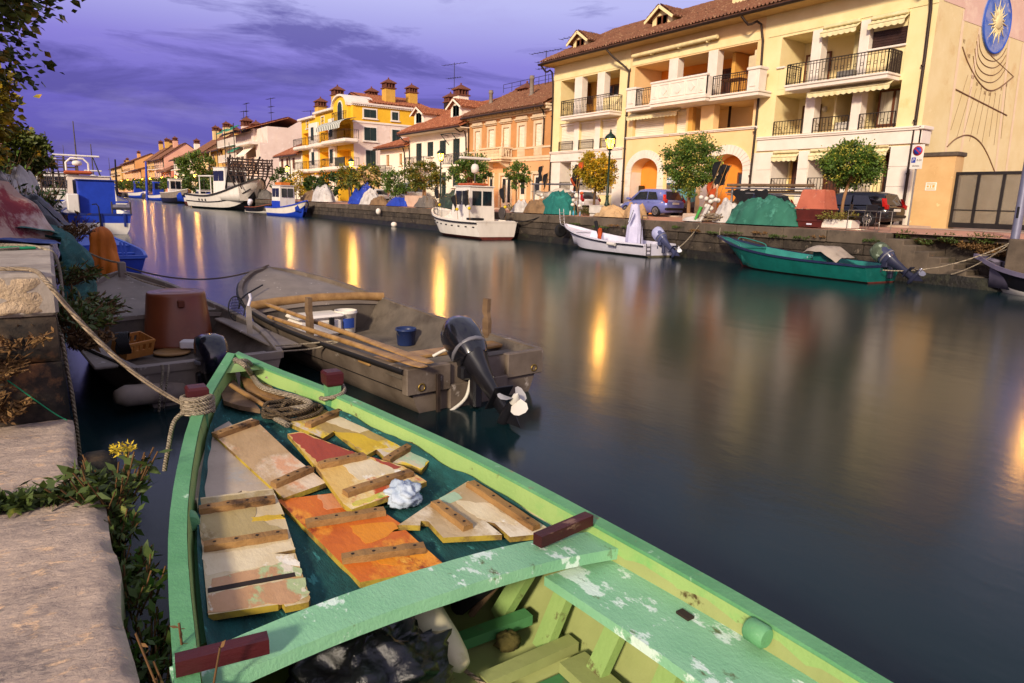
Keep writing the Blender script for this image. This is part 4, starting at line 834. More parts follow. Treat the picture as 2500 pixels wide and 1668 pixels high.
# --- pale terrace building with roof garden
tb = thing('apartment_block', 'pale grey terraced block with roof garden, long balconies and a blank side wall', 'apartment block', (XF, 120, G0))
T0, T1 = 108.5, 133.0
body(tb, T0, T1, 9.6, 12, PKW, [(111, 117, 7.6, 9.3, 1.5), (111, 117, 4.9, 6.8, 1.5), (119, 132, 7.6, 9.3, 1.5), (119, 132, 4.9, 6.8, 1.5), (112, 131, 1.6, 4.2, 1.0)])
for (a, b, c, d, e) in [(111, 117, 7.6, 9.3, 1.5), (111, 117, 4.9, 6.8, 1.5), (119, 132, 7.6, 9.3, 1.5), (119, 132, 4.9, 6.8, 1.5), (112, 131, 1.6, 4.2, 1.0)]:
    mb = MB(); mb.add([(XF+e, a, c), (XF+e, b, c), (XF+e, b, d), (XF+e, a, d)], [(0, 1, 2, 3)]); mb.build('loggia_back_wall', WHT, tb, True)
    for k in range(int((b-a)/3)): win_frame(tb, XF+e-.08, a+.6+3*k, a+2.2+3*k, c, d-.3, WFR, GLS, 1, .1)
mb = MB(); mb.add([(XF+2.5, T0, 9.6), (39, T0, 9.6), (39, T0, 12.3), (33, T0, 13.1), (XF+2.5, T0, 10.9)], [(0, 1, 2, 3, 4)]); mb.box(XF+1.2, 38, T0+.1, T1, 9.6, 12.0); mb.build('upper_wall', PKW, tb, True)
gable_roof(tb, T0+6, T1, 12.2, 14.0, x=XF+.6, depth=11, ov=1.2, pitch=.4, rows=8)
TRL = M('pale_balcony_panel', '#d3c4b2', '#c3b3a0', 2, .7)
for z0 in (4.5, 7.2, 9.7):
    MB().bbox(25.7, XF, 118.5, T1, z0, z0+.2, .02).build('balcony_slab', STO, tb, True); MB().bbox(25.7, 25.8, 118.5, T1, z0+.2, z0+1.25, .02).build('balcony_panel', TRL, tb, True)
MB().bbox(25.4, XF, T0+1, 118, 4.3, 4.6, .02).build('balcony_slab', STO, tb, True); MB().bbox(25.6, XF, T0+1, 118, 9.35, 9.7, .02).build('terrace_slab', STO, tb, True)
for yy in (119, 126, 132.5): MB().tube([(25.65, yy, G0), (25.65, yy, 13.0)], .07, 6).build('post', IRON, tb, True)
awning(tb, 111.2, 117, 9.2, 26.9, 1.4, 1.6, WHT)
for (a, b, z_) in ((119.5, 125, 12.7), (127, 132, 12.7), (119.5, 124, 9.3)): awning(tb, a, b, z_, 26.6, .5, 1.0, M('teal_awning', '#2f8f72', '#277d63', 3, .8))
chimney(tb, 28.4, 116, 9.6, 12.2, 1.3, PKW); chimney(tb, 30, 129, 12.4, 13.7, 1.6, PKW); chimney(tb, 36.5, 113, 12.0, 13.6, 1.2, PKW)
# --- houses farther up the canal (the same street line, each with its own colour and roof)
def far_house(y0, y1, ze, label, wall, zr, x=XF, depth=11, shut=GRN, floors=3, bal=True, chim=1, cat='house', xfront=None, seed=0, gable_side=True):
    rn = random.Random(seed); h = thing('terrace_house', label, cat, (x, (y0+y1)/2, G0)); holes = []; n = max(2, int((y1-y0)/4)); fh = (ze-G0-.3)/floors
    for f in range(floors):
        for k in range(n):
            c = y0+(y1-y0)*(k+.5)/n; z0 = G0+fh*f+(.1 if f == 0 else .75); holes.append((c-.6, c+.6, z0, G0+fh*(f+1)-.45))
    body(h, y0, y1, ze, depth, wall, [(*q, .12) for q in holes], zr=zr, x=x)
    for q in holes: frame_window(h, *q, wall if wall is WHT else WHT, shut, x=x, t=.12, sill=False)
    gable_roof(h, y0, y1, ze, zr, x=x, depth=depth, ov=1.0, pitch=.6, rows=8, tile=TILD)
    if bal:
        for f in range(1, floors):
            z0 = G0+fh*f+.2; a, b = y0+(y1-y0)*.15, y1-(y1-y0)*.15
            MB().bbox(x-1.1, x, a, b, z0, z0+.2, .03).build('balcony_slab', STO, h, True); railing(h, a+.1, b-.1, z0+.2, z0+1.1, x-1.05, step=.5, rings=False, sides=x)
    for k in range(chim): chimney(h, x+depth*(.35+.12*(k % 3)), y0+(y1-y0)*(k+.7)/(chim+.4), zr-1.0, zr+1.0, 1.15, wall)
    pipe(h, [(x-.8, y0+.6, ze-.3), (x-.1, y0+.4, ze-1), (x-.1, y0+.4, 1.6)], .08)
    return h
OCW = M('ochre_house_plaster', '#d8ab5e', '#cb9d50', .5, .85, .1, 10); CRW = M('cream_house_plaster', '#e2c58e', '#d6b87f', .5, .85, .1, 10); PNK = M('pink_house_plaster', '#e0ab90', '#d49d82', .5, .85, .1, 10); SAL = M('salmon_house_plaster', '#d98a72', '#cb7c65', .5, .85, .1, 10); PEA = M('peach_house_plaster', '#e3a768', '#d7995a', .5, .85, .1, 10)
far_house(134.5, 146, 9.9, 'ochre house with a dark eave just beyond the terraced block', OCW, 12.2, shut=BRN, bal=False, seed=1)
far_house(147, 166, 10.3, 'tall cream house with a plain gable and a row of chimneys on its ridge', CRW, 14.0, shut=TAN, bal=False, chim=5, seed=2)
far_house(167.5, 186, 9.6, 'white house with stacked balconies hung with washing', WHT, 12.2, x=26, bal=True, seed=3)
far_house(187.5, 205, 7.2, 'low salmon house with a sloping tiled roof and glass roof lights', SAL, 9.8, x=25.5, floors=2, bal=False, chim=0, seed=4)
far_house(206, 226, 11.0, 'pink house behind the salmon one with twin chimneys', PNK, 14.8, x=26.5, chim=2, seed=5)
far_house(228, 247, 11.5, 'apricot house with dark balconies and a cluster of tall chimneys', OCW, 15.6, x=27, chim=4, shut=BRN, seed=6)
far_house(250, 280, 8.8, 'flat fronted house with a brown ground storey and white fascia', PEA, 10.5, x=25.5, floors=2, bal=False, chim=0, shut=BRN, seed=7)
far_house(283, 330, 12.6, 'wide ochre block with rows of lit balconies near the end of the street', PEA, 15.2, x=27, chim=1, shut=TAN, seed=8)
far_house(335, 395, 12.0, 'last ochre block at the far end of the row of houses', OCW, 14.2, x=27, chim=2, shut=TAN, seed=9)
# --- gable yard: low wall, gate, rear concrete wall
lw_ = thing('garden_wall', 'ochre plastered gate wall with a stone coping, peeling near its foot', 'wall', (27, 13, G0))
MB().box(XF-.1, XF+.5, 12.1, 13.44, G0, 4.05).build('plaster', M('peeling_ochre', '#d2ad78', '#c29c66', 1.2, .9, .25, 16, st='#e6c590', stsc=2.4, stt=(.62, .66), st2='#b07a3c', st2sc=.9, st2t=(.55, .75)), lw_, True)
MB().bbox(XF-.16, XF+.56, 12.04, 13.46, 4.052, 4.2, .02).build('coping', WCAP, lw_, True)
MB().box(XF+.1, XF+.3, 12.075, 12.099, 2.9, 3.2).build('intercom', GUT, lw_, True)
pl_ = MB().bbox(XF-.112, XF-.101, 12.62, 13.0, 2.85, 3.14, .002).build('stencil_sign', M('white_paint', '#efe6d8', rough=.7), lw_, True)
sgm = MB()
for (a, b, c, d) in ((12.66, 12.96, 3.07, 3.1), (12.66, 12.96, 2.89, 2.92), (12.68, 12.76, 2.95, 3.05), (12.8, 12.84, 2.94, 3.04), (12.88, 12.95, 2.96, 3.03)): sgm.box(XF-.116, XF-.112, a, b, c, d)
sgm.build('stencil_marks', OCH, pl_, True)
gt = thing('gate', 'dark metal driveway gate with three perforated panels', 'gate', (27, 10, G0))
gm = M('gate_metal', '#241f1e', '#1a1616', 5, .6); gp = M('gate_mesh', '#7d7468', '#6d655a', 3, .8, alpha=.62)
for (a, b) in ((12.0, 12.09), (11.3, 11.39), (10.52, 10.61), (9.4, 9.49), (8.2, 8.29), (7.0, 7.09)): MB().box(XF+.05, XF+.13, a, b, 1.56, 3.4).build('post', gm, gt, True)
fr = MB().box(XF+.04, XF+.14, 7.0, 12.09, 3.4, 3.5).box(XF+.04, XF+.14, 7.0, 12.09, 1.56, 1.74).box(XF+.06, XF+.12, 7.0, 12.09, 2.16, 2.2); fr.build('frame', gm, gt, True)
for (a, b) in ((11.39, 12.0), (10.61, 11.3), (9.49, 10.52), (8.29, 9.4), (7.09, 8.2)): MB().box(XF+.08, XF+.1, a, b, 1.74, 3.4).build('mesh_panel', gp, gt, True)
cw = MB()
for k in range(8): cw.bbox(30.5, 30.8, 4.0, 9.9+.02*(k % 2), G0+.35*k+.004, G0+.35*k+.346, .01)
cw.bbox(30.4, 30.9, 3.9, 10.0, G0+2.8, G0+2.95, .02)
solo('block_wall', cw, M('grey_block', '#8a8074', '#6e655b', 1.3, .9, .3, 14, st='#4a443c', stsc=.9, stt=(.5, .7)), 'grey concrete block wall seen through the driveway gate', 'wall')
# roof aerials
AER = M('aerial_metal', '#3a3540', '#2b2830', 5, .5, metal=.5)
def aerial(x, y, z0, h, label, rz=0, big=1):
    t = thing('aerial', label, 'aerial', (x, y, z0), rz, 'roof aerials'); MB().tube([(0, 0, -.6), (0, 0, h)], .03*big, 5).build('mast', AER, t)
    for k, (zz, l) in enumerate(((h*.97, 1.5), (h*.7, .9), (h*.5, .8))):
        mb = MB().tube([(0, -l, zz), (0, l, zz)], .018*big, 4)
        for j in range(7): yy = -l+2*l*j/6; mb.tube([(-.25, yy, zz), (.25, yy, zz)], .012*big, 4)
        mb.build('antenna', AER, t)
aerial(31, 42.6, 10.4, 2.4, 'thin aerial by the big chimney of the orange house', .2); aerial(31, 39.2, 10.4, 2.9, 'aerial with three bars close to the apartment house eave', .1)
aerial(33.3, 60.5, 10.2, 4.6, 'tall aerial with an arrow shaped top above the white house', .3); aerial(31, 92, 9, 4.6, 'aerial with a broad head left of the yellow block', .1, 1.5)
aerial(33, 103, 11.0, 3.2, 'double aerial beside the satellite dish', .5, 1.5); aerial(35, 150, 14.5, 5.5, 'left of two tall aerials on the cream house chimneys', .1, 2); aerial(36, 157, 14.2, 5.0, 'aerial farthest left above the distant ridge', .2, 2); aerial(34, 128, 13.6, 5.0, 'tall aerial on the roof of the terraced block', .2, 1.6)
# ------------------------------------------------------------------ street lamps
LGREEN = M('lamp_green_iron', '#17301f', '#0f2216', 6, .45)
LGLOW = M('lamp_glass_lit', '#ffcf70', '#ffcf70', rough=.4, emit='#ff8a12', es=4, alpha=.45)
LBULB = M('lamp_bulb', '#fff0c0', emit='#ffb640', es=5)
def make_lamp(label):
    t = thing('street_lamp', label, 'street lamp', group='lit street lamps along the far quay')
    MB().lathe([(.2, 0), (.2, .1), (.14, .16), (.11, .5), (.14, .58), (.09, .66), (.07, .9), (.09, .95), (.06, 1.0), (.05, 1.9), (.045, 2.85), (.07, 2.88), (.07, 2.93), (.04, 2.97), (.04, 3.05)], n=12).build('pole', LGREEN, t)
    h = MB(); h.lathe([(.03, 3.02), (.12, 3.08), (.13, 3.12)], n=6, smooth=False)
    for i in range(6): a = pi*i/3; h.bar((.125*math.cos(a), .125*math.sin(a), 3.1), (.235*math.cos(a), .235*math.sin(a), 3.56), .022)
    h.lathe([(.26, 3.55), (.27, 3.6), (.22, 3.7), (.12, 3.78), (.06, 3.82), (.06, 3.86), (.035, 3.88), (.05, 3.93), (.02, 3.98), (0, 4.03)], n=12); ho = h.build('lantern', LGREEN, t)
    g = MB(); g.lathe([(.115, 3.12), (.222, 3.55)], n=6, smooth=False); g.build('lantern_glass', LGLOW, ho)
    MB().ball((0, 0, 3.42), .085, 10, 8, 1.3).build('bulb', LBULB, ho); return t
LAMPL = [(24.93, 'nearest lit street lamp, by the bright yellow tree in front of the big apartment house'), (41.7, 'lit street lamp before the white dormer house, between two round trees'), (58.1, 'lit street lamp in front of the yellow apartment block'),
         (77.3, 'lit street lamp left of the yellow block by the brown shuttered house'), (115.9, 'lit street lamp in front of the terraced block'), (134.3, 'lit street lamp beside the ochre eaved house, above the fishing gear'),
         (155.8, 'lit street lamp in front of the tall cream house'), (175.9, 'lit street lamp before the white house hung with washing'), (198.4, 'lit street lamp before the low salmon house'), (214.5, 'lit street lamp in front of the pink house'),
         (235.7, 'lit street lamp before the apricot house with dark balconies'), (255.8, 'lit street lamp before the flat fronted house with brown ground storey'), (277.7, 'lit lamp at the far edge of the flat fronted house'), (299.8, 'second to last lit street lamp, before the wide ochre block'), (320.3, 'farthest lit street lamp at the end of the quay')]
lamp0 = None
for i, (y, lb) in enumerate(LAMPL):
    zb = 1.44 + max(0, (y-90)*.0032)
    if lamp0 is None: lamp0 = make_lamp(lb); l_ = lamp0; l_.location = (22.0, y, zb)
    else: l_ = copy_tree(lamp0, loc=(22.0, y, zb), label=lb)
    if i < 11:
        pd = bpy.data.lights.new('lamp_light', 'POINT'); pd.energy = 520 if i < 5 else 650; pd.color = (1, .47, .09); pd.shadow_soft_size = .16
        po = bpy.data.objects.new('lamp_light', pd); COL.objects.link(po); po.parent = l_; po.location = (0, 0, 3.42)
# the bulb reaches only through the glass: let the glass pass light as frosted panes do
# ------------------------------------------------------------------ trees
def leafmat(name, a, b_, c_):
    m_ = M(name, a, b_, 2.2, .5, st=c_, stsc=2.8, stt=(.54, .66), spec=.35); return m_
LF1 = leafmat('leaf_green', '#557028', '#364a18', '#8f8c2c'); LF2 = leafmat('leaf_gold', '#a88a1c', '#6a6a1c', '#d09a20'); LF3 = leafmat('leaf_dark', '#3b5420', '#243512', '#5f7028'); LF4 = leafmat('leaf_gold_glow', '#5c6120', '#3a4716', '#b0801e')  # gold mixed into the leaf colour also stands for lamp glow
FLW = M('blossom', '#c9bd52', '#b3a640', 4, .7); BARK = M('bark', '#6b5137', '#46331f', 4, .9, .6, 25, stretch=(1, 1, .3)); BARKL = M('pale_bark', '#9a7450', '#6f5135', 4, .9, .5, 25, stretch=(1, 1, .3))
def crown(mb, c, r, sz, nclump, nleaf, leaf, seed, irr=.25, hollow=.45, squash=None):
    rn = random.Random(seed); c = V(c); clumps = []
    for i in range(nclump):
        while True:
            d = V((rn.uniform(-1, 1), rn.uniform(-1, 1), rn.uniform(-1, 1)))
            if .1 < d.length < 1: break
        k = hollow+(1-hollow)*rn.random()**.6; d = d.normalized()*k; q = 1+irr*noise.noise(d.normalized()*2.2+V((seed, 0, 0))); clumps.append((V((d.x*r*q, d.y*r*q, d.z*r*sz*q)), r*rn.uniform(.12, .27)))
    vs, fs = [], []
    for cc, cr in clumps:
        for j in range(nleaf):
            d = V((rn.gauss(0, 1), rn.gauss(0, 1), rn.gauss(0, .8)))*cr*.55
            p = c+cc+d; out = (cc+d).normalized() if (cc+d).length > .01 else V((0, 0, 1))
            a = (out+V((rn.gauss(0, .6), rn.gauss(0, .6), rn.gauss(0, .6)))).normalized(); b_ = a.cross(V((rn.gauss(0, 1), rn.gauss(0, 1), rn.gauss(0, 1)))).normalized()
            l = leaf*rn.uniform(.6, 1.3); w = l*.34; n_ = a.cross(b_)*l*.12; o = len(vs)
            vs += [p, p+a*l*.5+b_*w+n_, p+a*l, p+a*l*.5-b_*w+n_]; fs += [(o, o+1, o+2), (o, o+2, o+3)]
    mb.add(vs, fs); return mb
def make_tree(name, label, loc, h, r, sz, mat, seed, trunk=(.09, .06), stems=1, nclump=70, nleaf=60, leaf=.13, group=None, bark=None, lean=0, blossom=0):
    t = thing(name, label, 'tree', loc, group=group); rn = random.Random(seed); cz = h-r*sz
    for k in range(stems):
        a = 2*pi*k/max(1, stems)+seed; o = .16 if stems > 1 else 0
        mb = MB(); top = V((lean+.1*math.cos(a), .1*math.sin(a), cz-r*sz*.35)); pts = spline([(o*math.cos(a), o*math.sin(a), -.15), (o*.8*math.cos(a)+rn.uniform(-.05, .05), o*.8*math.sin(a)+.05, top.z*.45), top], 5); n = len(pts)
        mb.tube(pts, [trunk[0]+(trunk[1]-trunk[0])*i/(n-1) for i in range(n)], 8)
        for j in range(5):
            an = rn.uniform(0, 2*pi); e = top+V((math.cos(an)*r*.75, math.sin(an)*r*.75, r*sz*rn.uniform(.2, .9))); mb.tube([top-V((0, 0, .1*j)), top.lerp(e, .5)+V((0, 0, .06)), e], [trunk[1]*.7, trunk[1]*.45, .012], 6)
        mb.build('trunk', bark or BARK, t)
    crown(MB(), (lean, 0, cz), r, sz, nclump, nleaf, leaf, seed).build('crown', mat, t)
    if blossom: crown(MB(), (lean, 0, cz), r*1.04, sz, blossom, 16, leaf*.55, seed+91, hollow=.85).build('blossom', FLW, t)
    return t
TG = 'round pruned trees along the far quay'
make_tree('quay_tree', 'tallest round tree with pale blossom, before the tiled wave mural', (23.2, 20.9, 1.5), 3.42, 1.12, 1.0, LF1, 3, trunk=(.085, .07), nclump=150, nleaf=80, leaf=.1, group=TG, bark=BARKL, blossom=90)
make_tree('quay_tree', 'flat topped green tree rising from a planter by the black hatchback', (22.7, 13.55, 1.46), 2.78, .88, .72, LF1, 11, trunk=(.06, .045), nclump=130, nleaf=80, leaf=.1, group=TG, bark=BARKL, lean=.12, blossom=60)
make_tree('quay_tree', 'bright yellow leaved tree beside the nearest street lamp', (23.0, 27.0, 1.48), 3.0, .98, .88, LF2, 5, trunk=(.08, .05), nclump=130, nleaf=80, leaf=.1, group=TG)
T2 = make_tree('quay_tree', 'small sparse tree in front of the orange house door', (23.0, 34.0, 1.48), 2.75, .72, .95, LF1, 8, trunk=(.07, .04), nclump=46, nleaf=40, leaf=.13, group=TG, bark=BARKL)
make_tree('quay_tree', 'round green tree on reddish stems between the white and the orange house', (23.0, 39.5, 1.48), 3.3, 1.25, .82, LF1, 9, trunk=(.08, .06), stems=2, nclump=75, nleaf=56, leaf=.15, group=TG, bark=M('red_bark', '#9a5d3a', '#70402a', 4, .9))
make_tree('quay_tree', 'orange tinted twin stemmed tree in front of the white house', (23.0, 46.1, 1.48), 3.25, 1.35, .78, LF4, 14, trunk=(.08, .06), stems=2, nclump=78, nleaf=56, leaf=.15, group=TG, bark=BARKL)
make_tree('quay_tree', 'slim light green tree beside the silver car', (23.0, 51.2, 1.48), 2.75, 1.0, 1.05, LF1, 15, trunk=(.05, .04), nclump=60, nleaf=44, leaf=.15, group=TG)
far_t = [(57.6, 3.3, 1.45, .8, LF4, 'broad golden green tree right of the lamp at the yellow block'), (61.2, 3.1, 1.2, .8, LF4, 'tree hung with flags at the yellow block corner'), (66.5, 2.7, 1.35, .75, LF3, 'low dark green tree in front of the yellow block'), (71.5, 2.5, .9, .8, LF3, 'small tree between the low dark one and the lamp'),
         (76, 3.1, 1.5, .9, LF2, 'golden tree under the lamp by the brown shuttered house'), (83.5, 3.5, 1.3, 1.0, LF3, 'dark tree before the low cream house'), (108, 3.4, 1.7, .9, LF3, 'dark tree by the bow of the big white fishing boat'), (118, 3.3, 1.7, .9, LF3, 'tree at the near end of the terraced block'), (128, 3.2, 1.9, .8, LF3, 'tree below the long balconies')]
for i in range(11): far_t.append((140+i*15.5, 3.4, 2.0, .75, (LF3, LF4, LF1)[i % 3], ['dark', 'golden', 'green'][i % 3]+' clipped quay tree before the '+['ochre eaved house', 'tall cream house', 'cream house far gable', 'white balcony house', 'salmon house', 'pink house', 'pink house far end', 'apricot house', 'brown storeyed house', 'wide ochre block', 'end of the ochre block'][i]))
for i, (y, h, r, sz, mt_, lb) in enumerate(far_t): make_tree('quay_tree', lb, (23.0, y, 1.5+max(0, (y-90)*.003)), h, r, sz, mt_, 20+i, nclump=34, nleaf=34, leaf=.24 if y < 100 else .42, group=TG)
make_tree('garden_tree', 'tall leafy garden tree standing between the cream and ochre houses', (24.2, 143.5, 1.6), 8.4, 3.2, .95, LF1, 61, trunk=(.2, .12), nclump=60, nleaf=44, leaf=.5)
# near bank trees at the left edge; leaf gold stands in for warm lamplight
make_tree('bank_tree', 'large leafy tree overhanging the upper left corner', (-1.85, 10.2, 1.45), 5.1, 1.95, 1.05, LF4, 41, trunk=(.16, .1), nclump=300, nleaf=95, leaf=.11, group='trees on the near bank')
make_tree('bank_tree', 'tree with warm lamplight coloured into its golden leaves, behind the overhanging one at the left edge', (-1.75, 18.5, 1.45), 3.4, 1.55, .9, LF2, 43, trunk=(.12, .08), nclump=120, nleaf=70, leaf=.16, group='trees on the near bank')
make_tree('bank_tree', 'dark rounded tree beyond the nets on the near bank', (-.85, 27, 1.45), 2.25, 1.02, .72, LF4, 45, trunk=(.1, .07), nclump=110, nleaf=66, leaf=.15, group='trees on the near bank')
make_tree('bank_tree', 'dense dark hedge tree at the far left behind the poles', (-2.6, 24, 1.45), 2.6, 1.5, .7, LF3, 47, trunk=(.14, .09), nclump=90, nleaf=66, leaf=.24, group='trees on the near bank')
# ------------------------------------------------------------------ cars
TYRE = M('tyre_rubber', '#17161a', '#101013', 6, .85); RIM = M('alloy_rim', '#b5b2b4', '#98959a', 5, .35, metal=.6); CGL = M('car_glass', '#2a3038', '#1d2228', 3, .06, spec=.9); RED = M('tail_lamp_red', '#a41a14', '#8a1410', 5, .25); PLT = M('number_plate', '#d8d2c4', rough=.5); BLK = M('black_plastic', '#1b1a1c', '#121214', 6, .5)
def make_car(label, loc, rz, paint, L=4.0, W=1.7, H=1.5, scale=1.0, suv=False, hatch_glass=True):
    """+x is the nose; rounded hatchback lofted from cross sections"""
    t = thing('parked_car', label, 'car', loc, rz, 'cars parked on the far quay'); t.scale = (scale,)*3
    zb = .3 if suv else .2; hh = H*.58
    secs = [(-L/2, .42, hh-.05, .78), (-L/2+.08, zb+.08, hh+.02, .9), (-L/2+.5, zb, hh+.04, .98), (-L*.2, zb, hh+.03, 1.0), (L*.12, zb, hh, 1.0), (L*.22, zb, hh-.03, 1.0), (L*.36, zb, hh-.14, .97), (L/2-.15, zb+.03, hh-.3, .88), (L/2, .42, hh-.42, .7)]
    def ring(x, z0, z1, k):
        w = W/2*k; return [(x, -w*.86, z0), (x, -w*.99, z0+(z1-z0)*.35), (x, -w, z0+(z1-z0)*.6), (x, -w*.94, z1-.03), (x, -w*.82, z1), (x, 0, z1+.025), (x, w*.82, z1), (x, w*.94, z1-.03), (x, w, z0+(z1-z0)*.6), (x, w*.99, z0+(z1-z0)*.35), (x, w*.86, z0)]
    b = MB().loft([ring(*s_) for s_ in secs], caps=True)
    ca = [(-L/2+.14, hh, .84), (-L/2+.36, H-.1, .72), (-L/2+.75, H-.02, .74), (-L*.02, H, .75), (L*.1, H-.06, .72), (L*.27, hh-.02, .8)]
    def cring(x, z1, k): w = W/2; return [(x, -w*.9, hh-.03), (x, -w*(.9-(.9-k)*min(1, (z1-hh)/.5)), max(z1-.06, hh)), (x, -w*(k-.1), z1), (x, 0, z1+.03), (x, w*(k-.1), z1), (x, w*(.9-(.9-k)*min(1, (z1-hh)/.5)), max(z1-.06, hh)), (x, w*.9, hh-.03)]
    b.loft([cring(*s_) for s_ in ca], caps=True); b.build('body', paint, t)
    for s_ in (-1, 1):
        y0, y1 = s_*W/2*.905, s_*W/2*.79
        for p in ([(-L*.33, hh+.06), (-L*.12, hh+.05), (-L*.12, H-.16), (-L*.27, H-.18)], [(-L*.1, hh+.05), (L*.19, hh+.03), (L*.06, H-.17), (-L*.1, H-.15)]):
            mb = MB(); mb.add([(x, y0+(y1-y0)*max(0, (z_-hh)/(H-.06-hh))+s_*.012, z_) for x, z_ in p], [(0, 1, 2, 3) if s_ < 0 else (3, 2, 1, 0)]); mb.build('side_window', CGL, t)
        mb = MB().bbox(L*.2, L*.27, s_*(W/2+.0), s_*(W/2+.16), hh+.02, hh+.15, .03); mb.build('mirror', paint, t)
        mb = MB(); mb.add([(-L/2-.005, s_*W*.46, hh-.02), (-L/2+.2, s_*W*.485, hh-.0), (-L/2+.32, s_*W*.43, hh+.34), (-L/2+.16, s_*W*.385, hh+.34)], [(0, 1, 2, 3)]); mb.bbox(-L/2+.0, -L/2+.14, s_*W*.37, s_*W*.465, hh-.12, hh+.08, .02); mb.build('tail_light', RED, t)
        MB().bbox(L/2-.32, L/2-.08, s_*W*.28, s_*W*.43, hh-.38, hh-.22, .03).build('headlight', M('headlight_glass', '#cfd3d6', rough=.15), t)
        mb = MB().box(-L*.18, -L*.14, s_*(W/2+.0), s_*(W/2+.02), hh-.08, hh-.05); mb.build('door_handle', paint, t)
        for xx in (-L*.31, L*.31):
            w_ = MB().lathe([(.14, -.1), (.29, -.1), (.31, -.06), (.31, .06), (.29, .1), (.14, .1)], (xx, s_*(W/2-.1), .31), 20, axis=(0, 1, 0)).build('tyre', TYRE, t)
            r_ = MB().lathe([(.2, .0), (.2, .012), (.17, .0)], (xx, s_*(W/2+.004), .31), 16, axis=(0, s_, 0))
            for k in range(8): a = 2*pi*k/8; r_.bar((xx, s_*(W/2+.005), .31), (xx+.19*math.cos(a), s_*(W/2+.005), .31+.19*math.sin(a)), .05, .02)
            r_.build('rim', RIM, w_)
    mb = MB(); mb.add([(-L/2+.15, -W*.36, hh+.06), (-L/2+.15, W*.36, hh+.06), (-L/2+.345, W*.29, H-.13), (-L/2+.345, -W*.29, H-.13)], [(3, 2, 1, 0)]); mb.xf(Matrix.Translation((-.02, 0, .0))); mb.build('rear_window', CGL, t)
    mb = MB(); mb.add([(L*.27+.01, -W*.36, hh+.03), (L*.27+.01, W*.36, hh+.03), (L*.11+.01, W*.3, H-.1), (L*.11+.01, -W*.3, H-.1)], [(0, 1, 2, 3)]); mb.xf(Matrix.Translation((.02, 0, .02))); mb.build('windscreen', CGL, t)
    MB().bbox(-L/2-.05, -L/2+.14, -W*.44, W*.44, .38, .52, .04).build('bumper', BLK, t); MB().bbox(-L/2-.022, -L/2+.04, -.26, .26, hh-.2, hh-.09, .004).build('number_plate', PLT, t)
    MB().box(-L/2+.06, -L/2+.1, -.4, .4, hh-.08, hh-.06).build('trim', RIM, t)
    return t
make_car('blue metallic hatchback parked before the orange archway', (25.3, 25.35, 1.5), pi/2, M('blue_car_paint', '#6f79b8', '#646eae', 3, .25, coat=.6, metal=.25), 3.9, 1.7, 1.55, .86)
make_car('dark navy car half hidden behind the net poles', (25.6, 19.4, 1.5), pi/2, M('navy_car_paint', '#26284a', '#1f2140', 3, .25, coat=.6), 4.1, 1.7, 1.5, .78)
make_car('black hatchback with red tail lamps parked behind the planter', (25.2, 14.75, 1.5), pi/2, M('black_car_paint', '#17161c', '#121117', 3, .2, coat=.7), 4.1, 1.72, 1.48, .84)
make_car('silver off-road car in front of the small white annex', (25.2, 54.0, 1.5), pi/2-.1, M('silver_car_paint', '#c9c4c4', '#b9b4b4', 3, .3, coat=.5, metal=.4), 4.6, 1.85, 1.8, 1.0, True)
make_car('white car under the pale tarpaulin roll', (25.2, 31.6, 1.5), pi/2, M('white_car_paint', '#e3dedd', '#d8d2d2', 3, .3, coat=.5), 4.2, 1.7, 1.5, .85)
make_car('small white car at the corner of the yellow block', (25.0, 60.2, 1.5), pi/2, M('white_car_paint_dull', '#d5d0ce', '#c9c4c2', 3, .3, coat=.5), 3.8, 1.65, 1.45, .9)
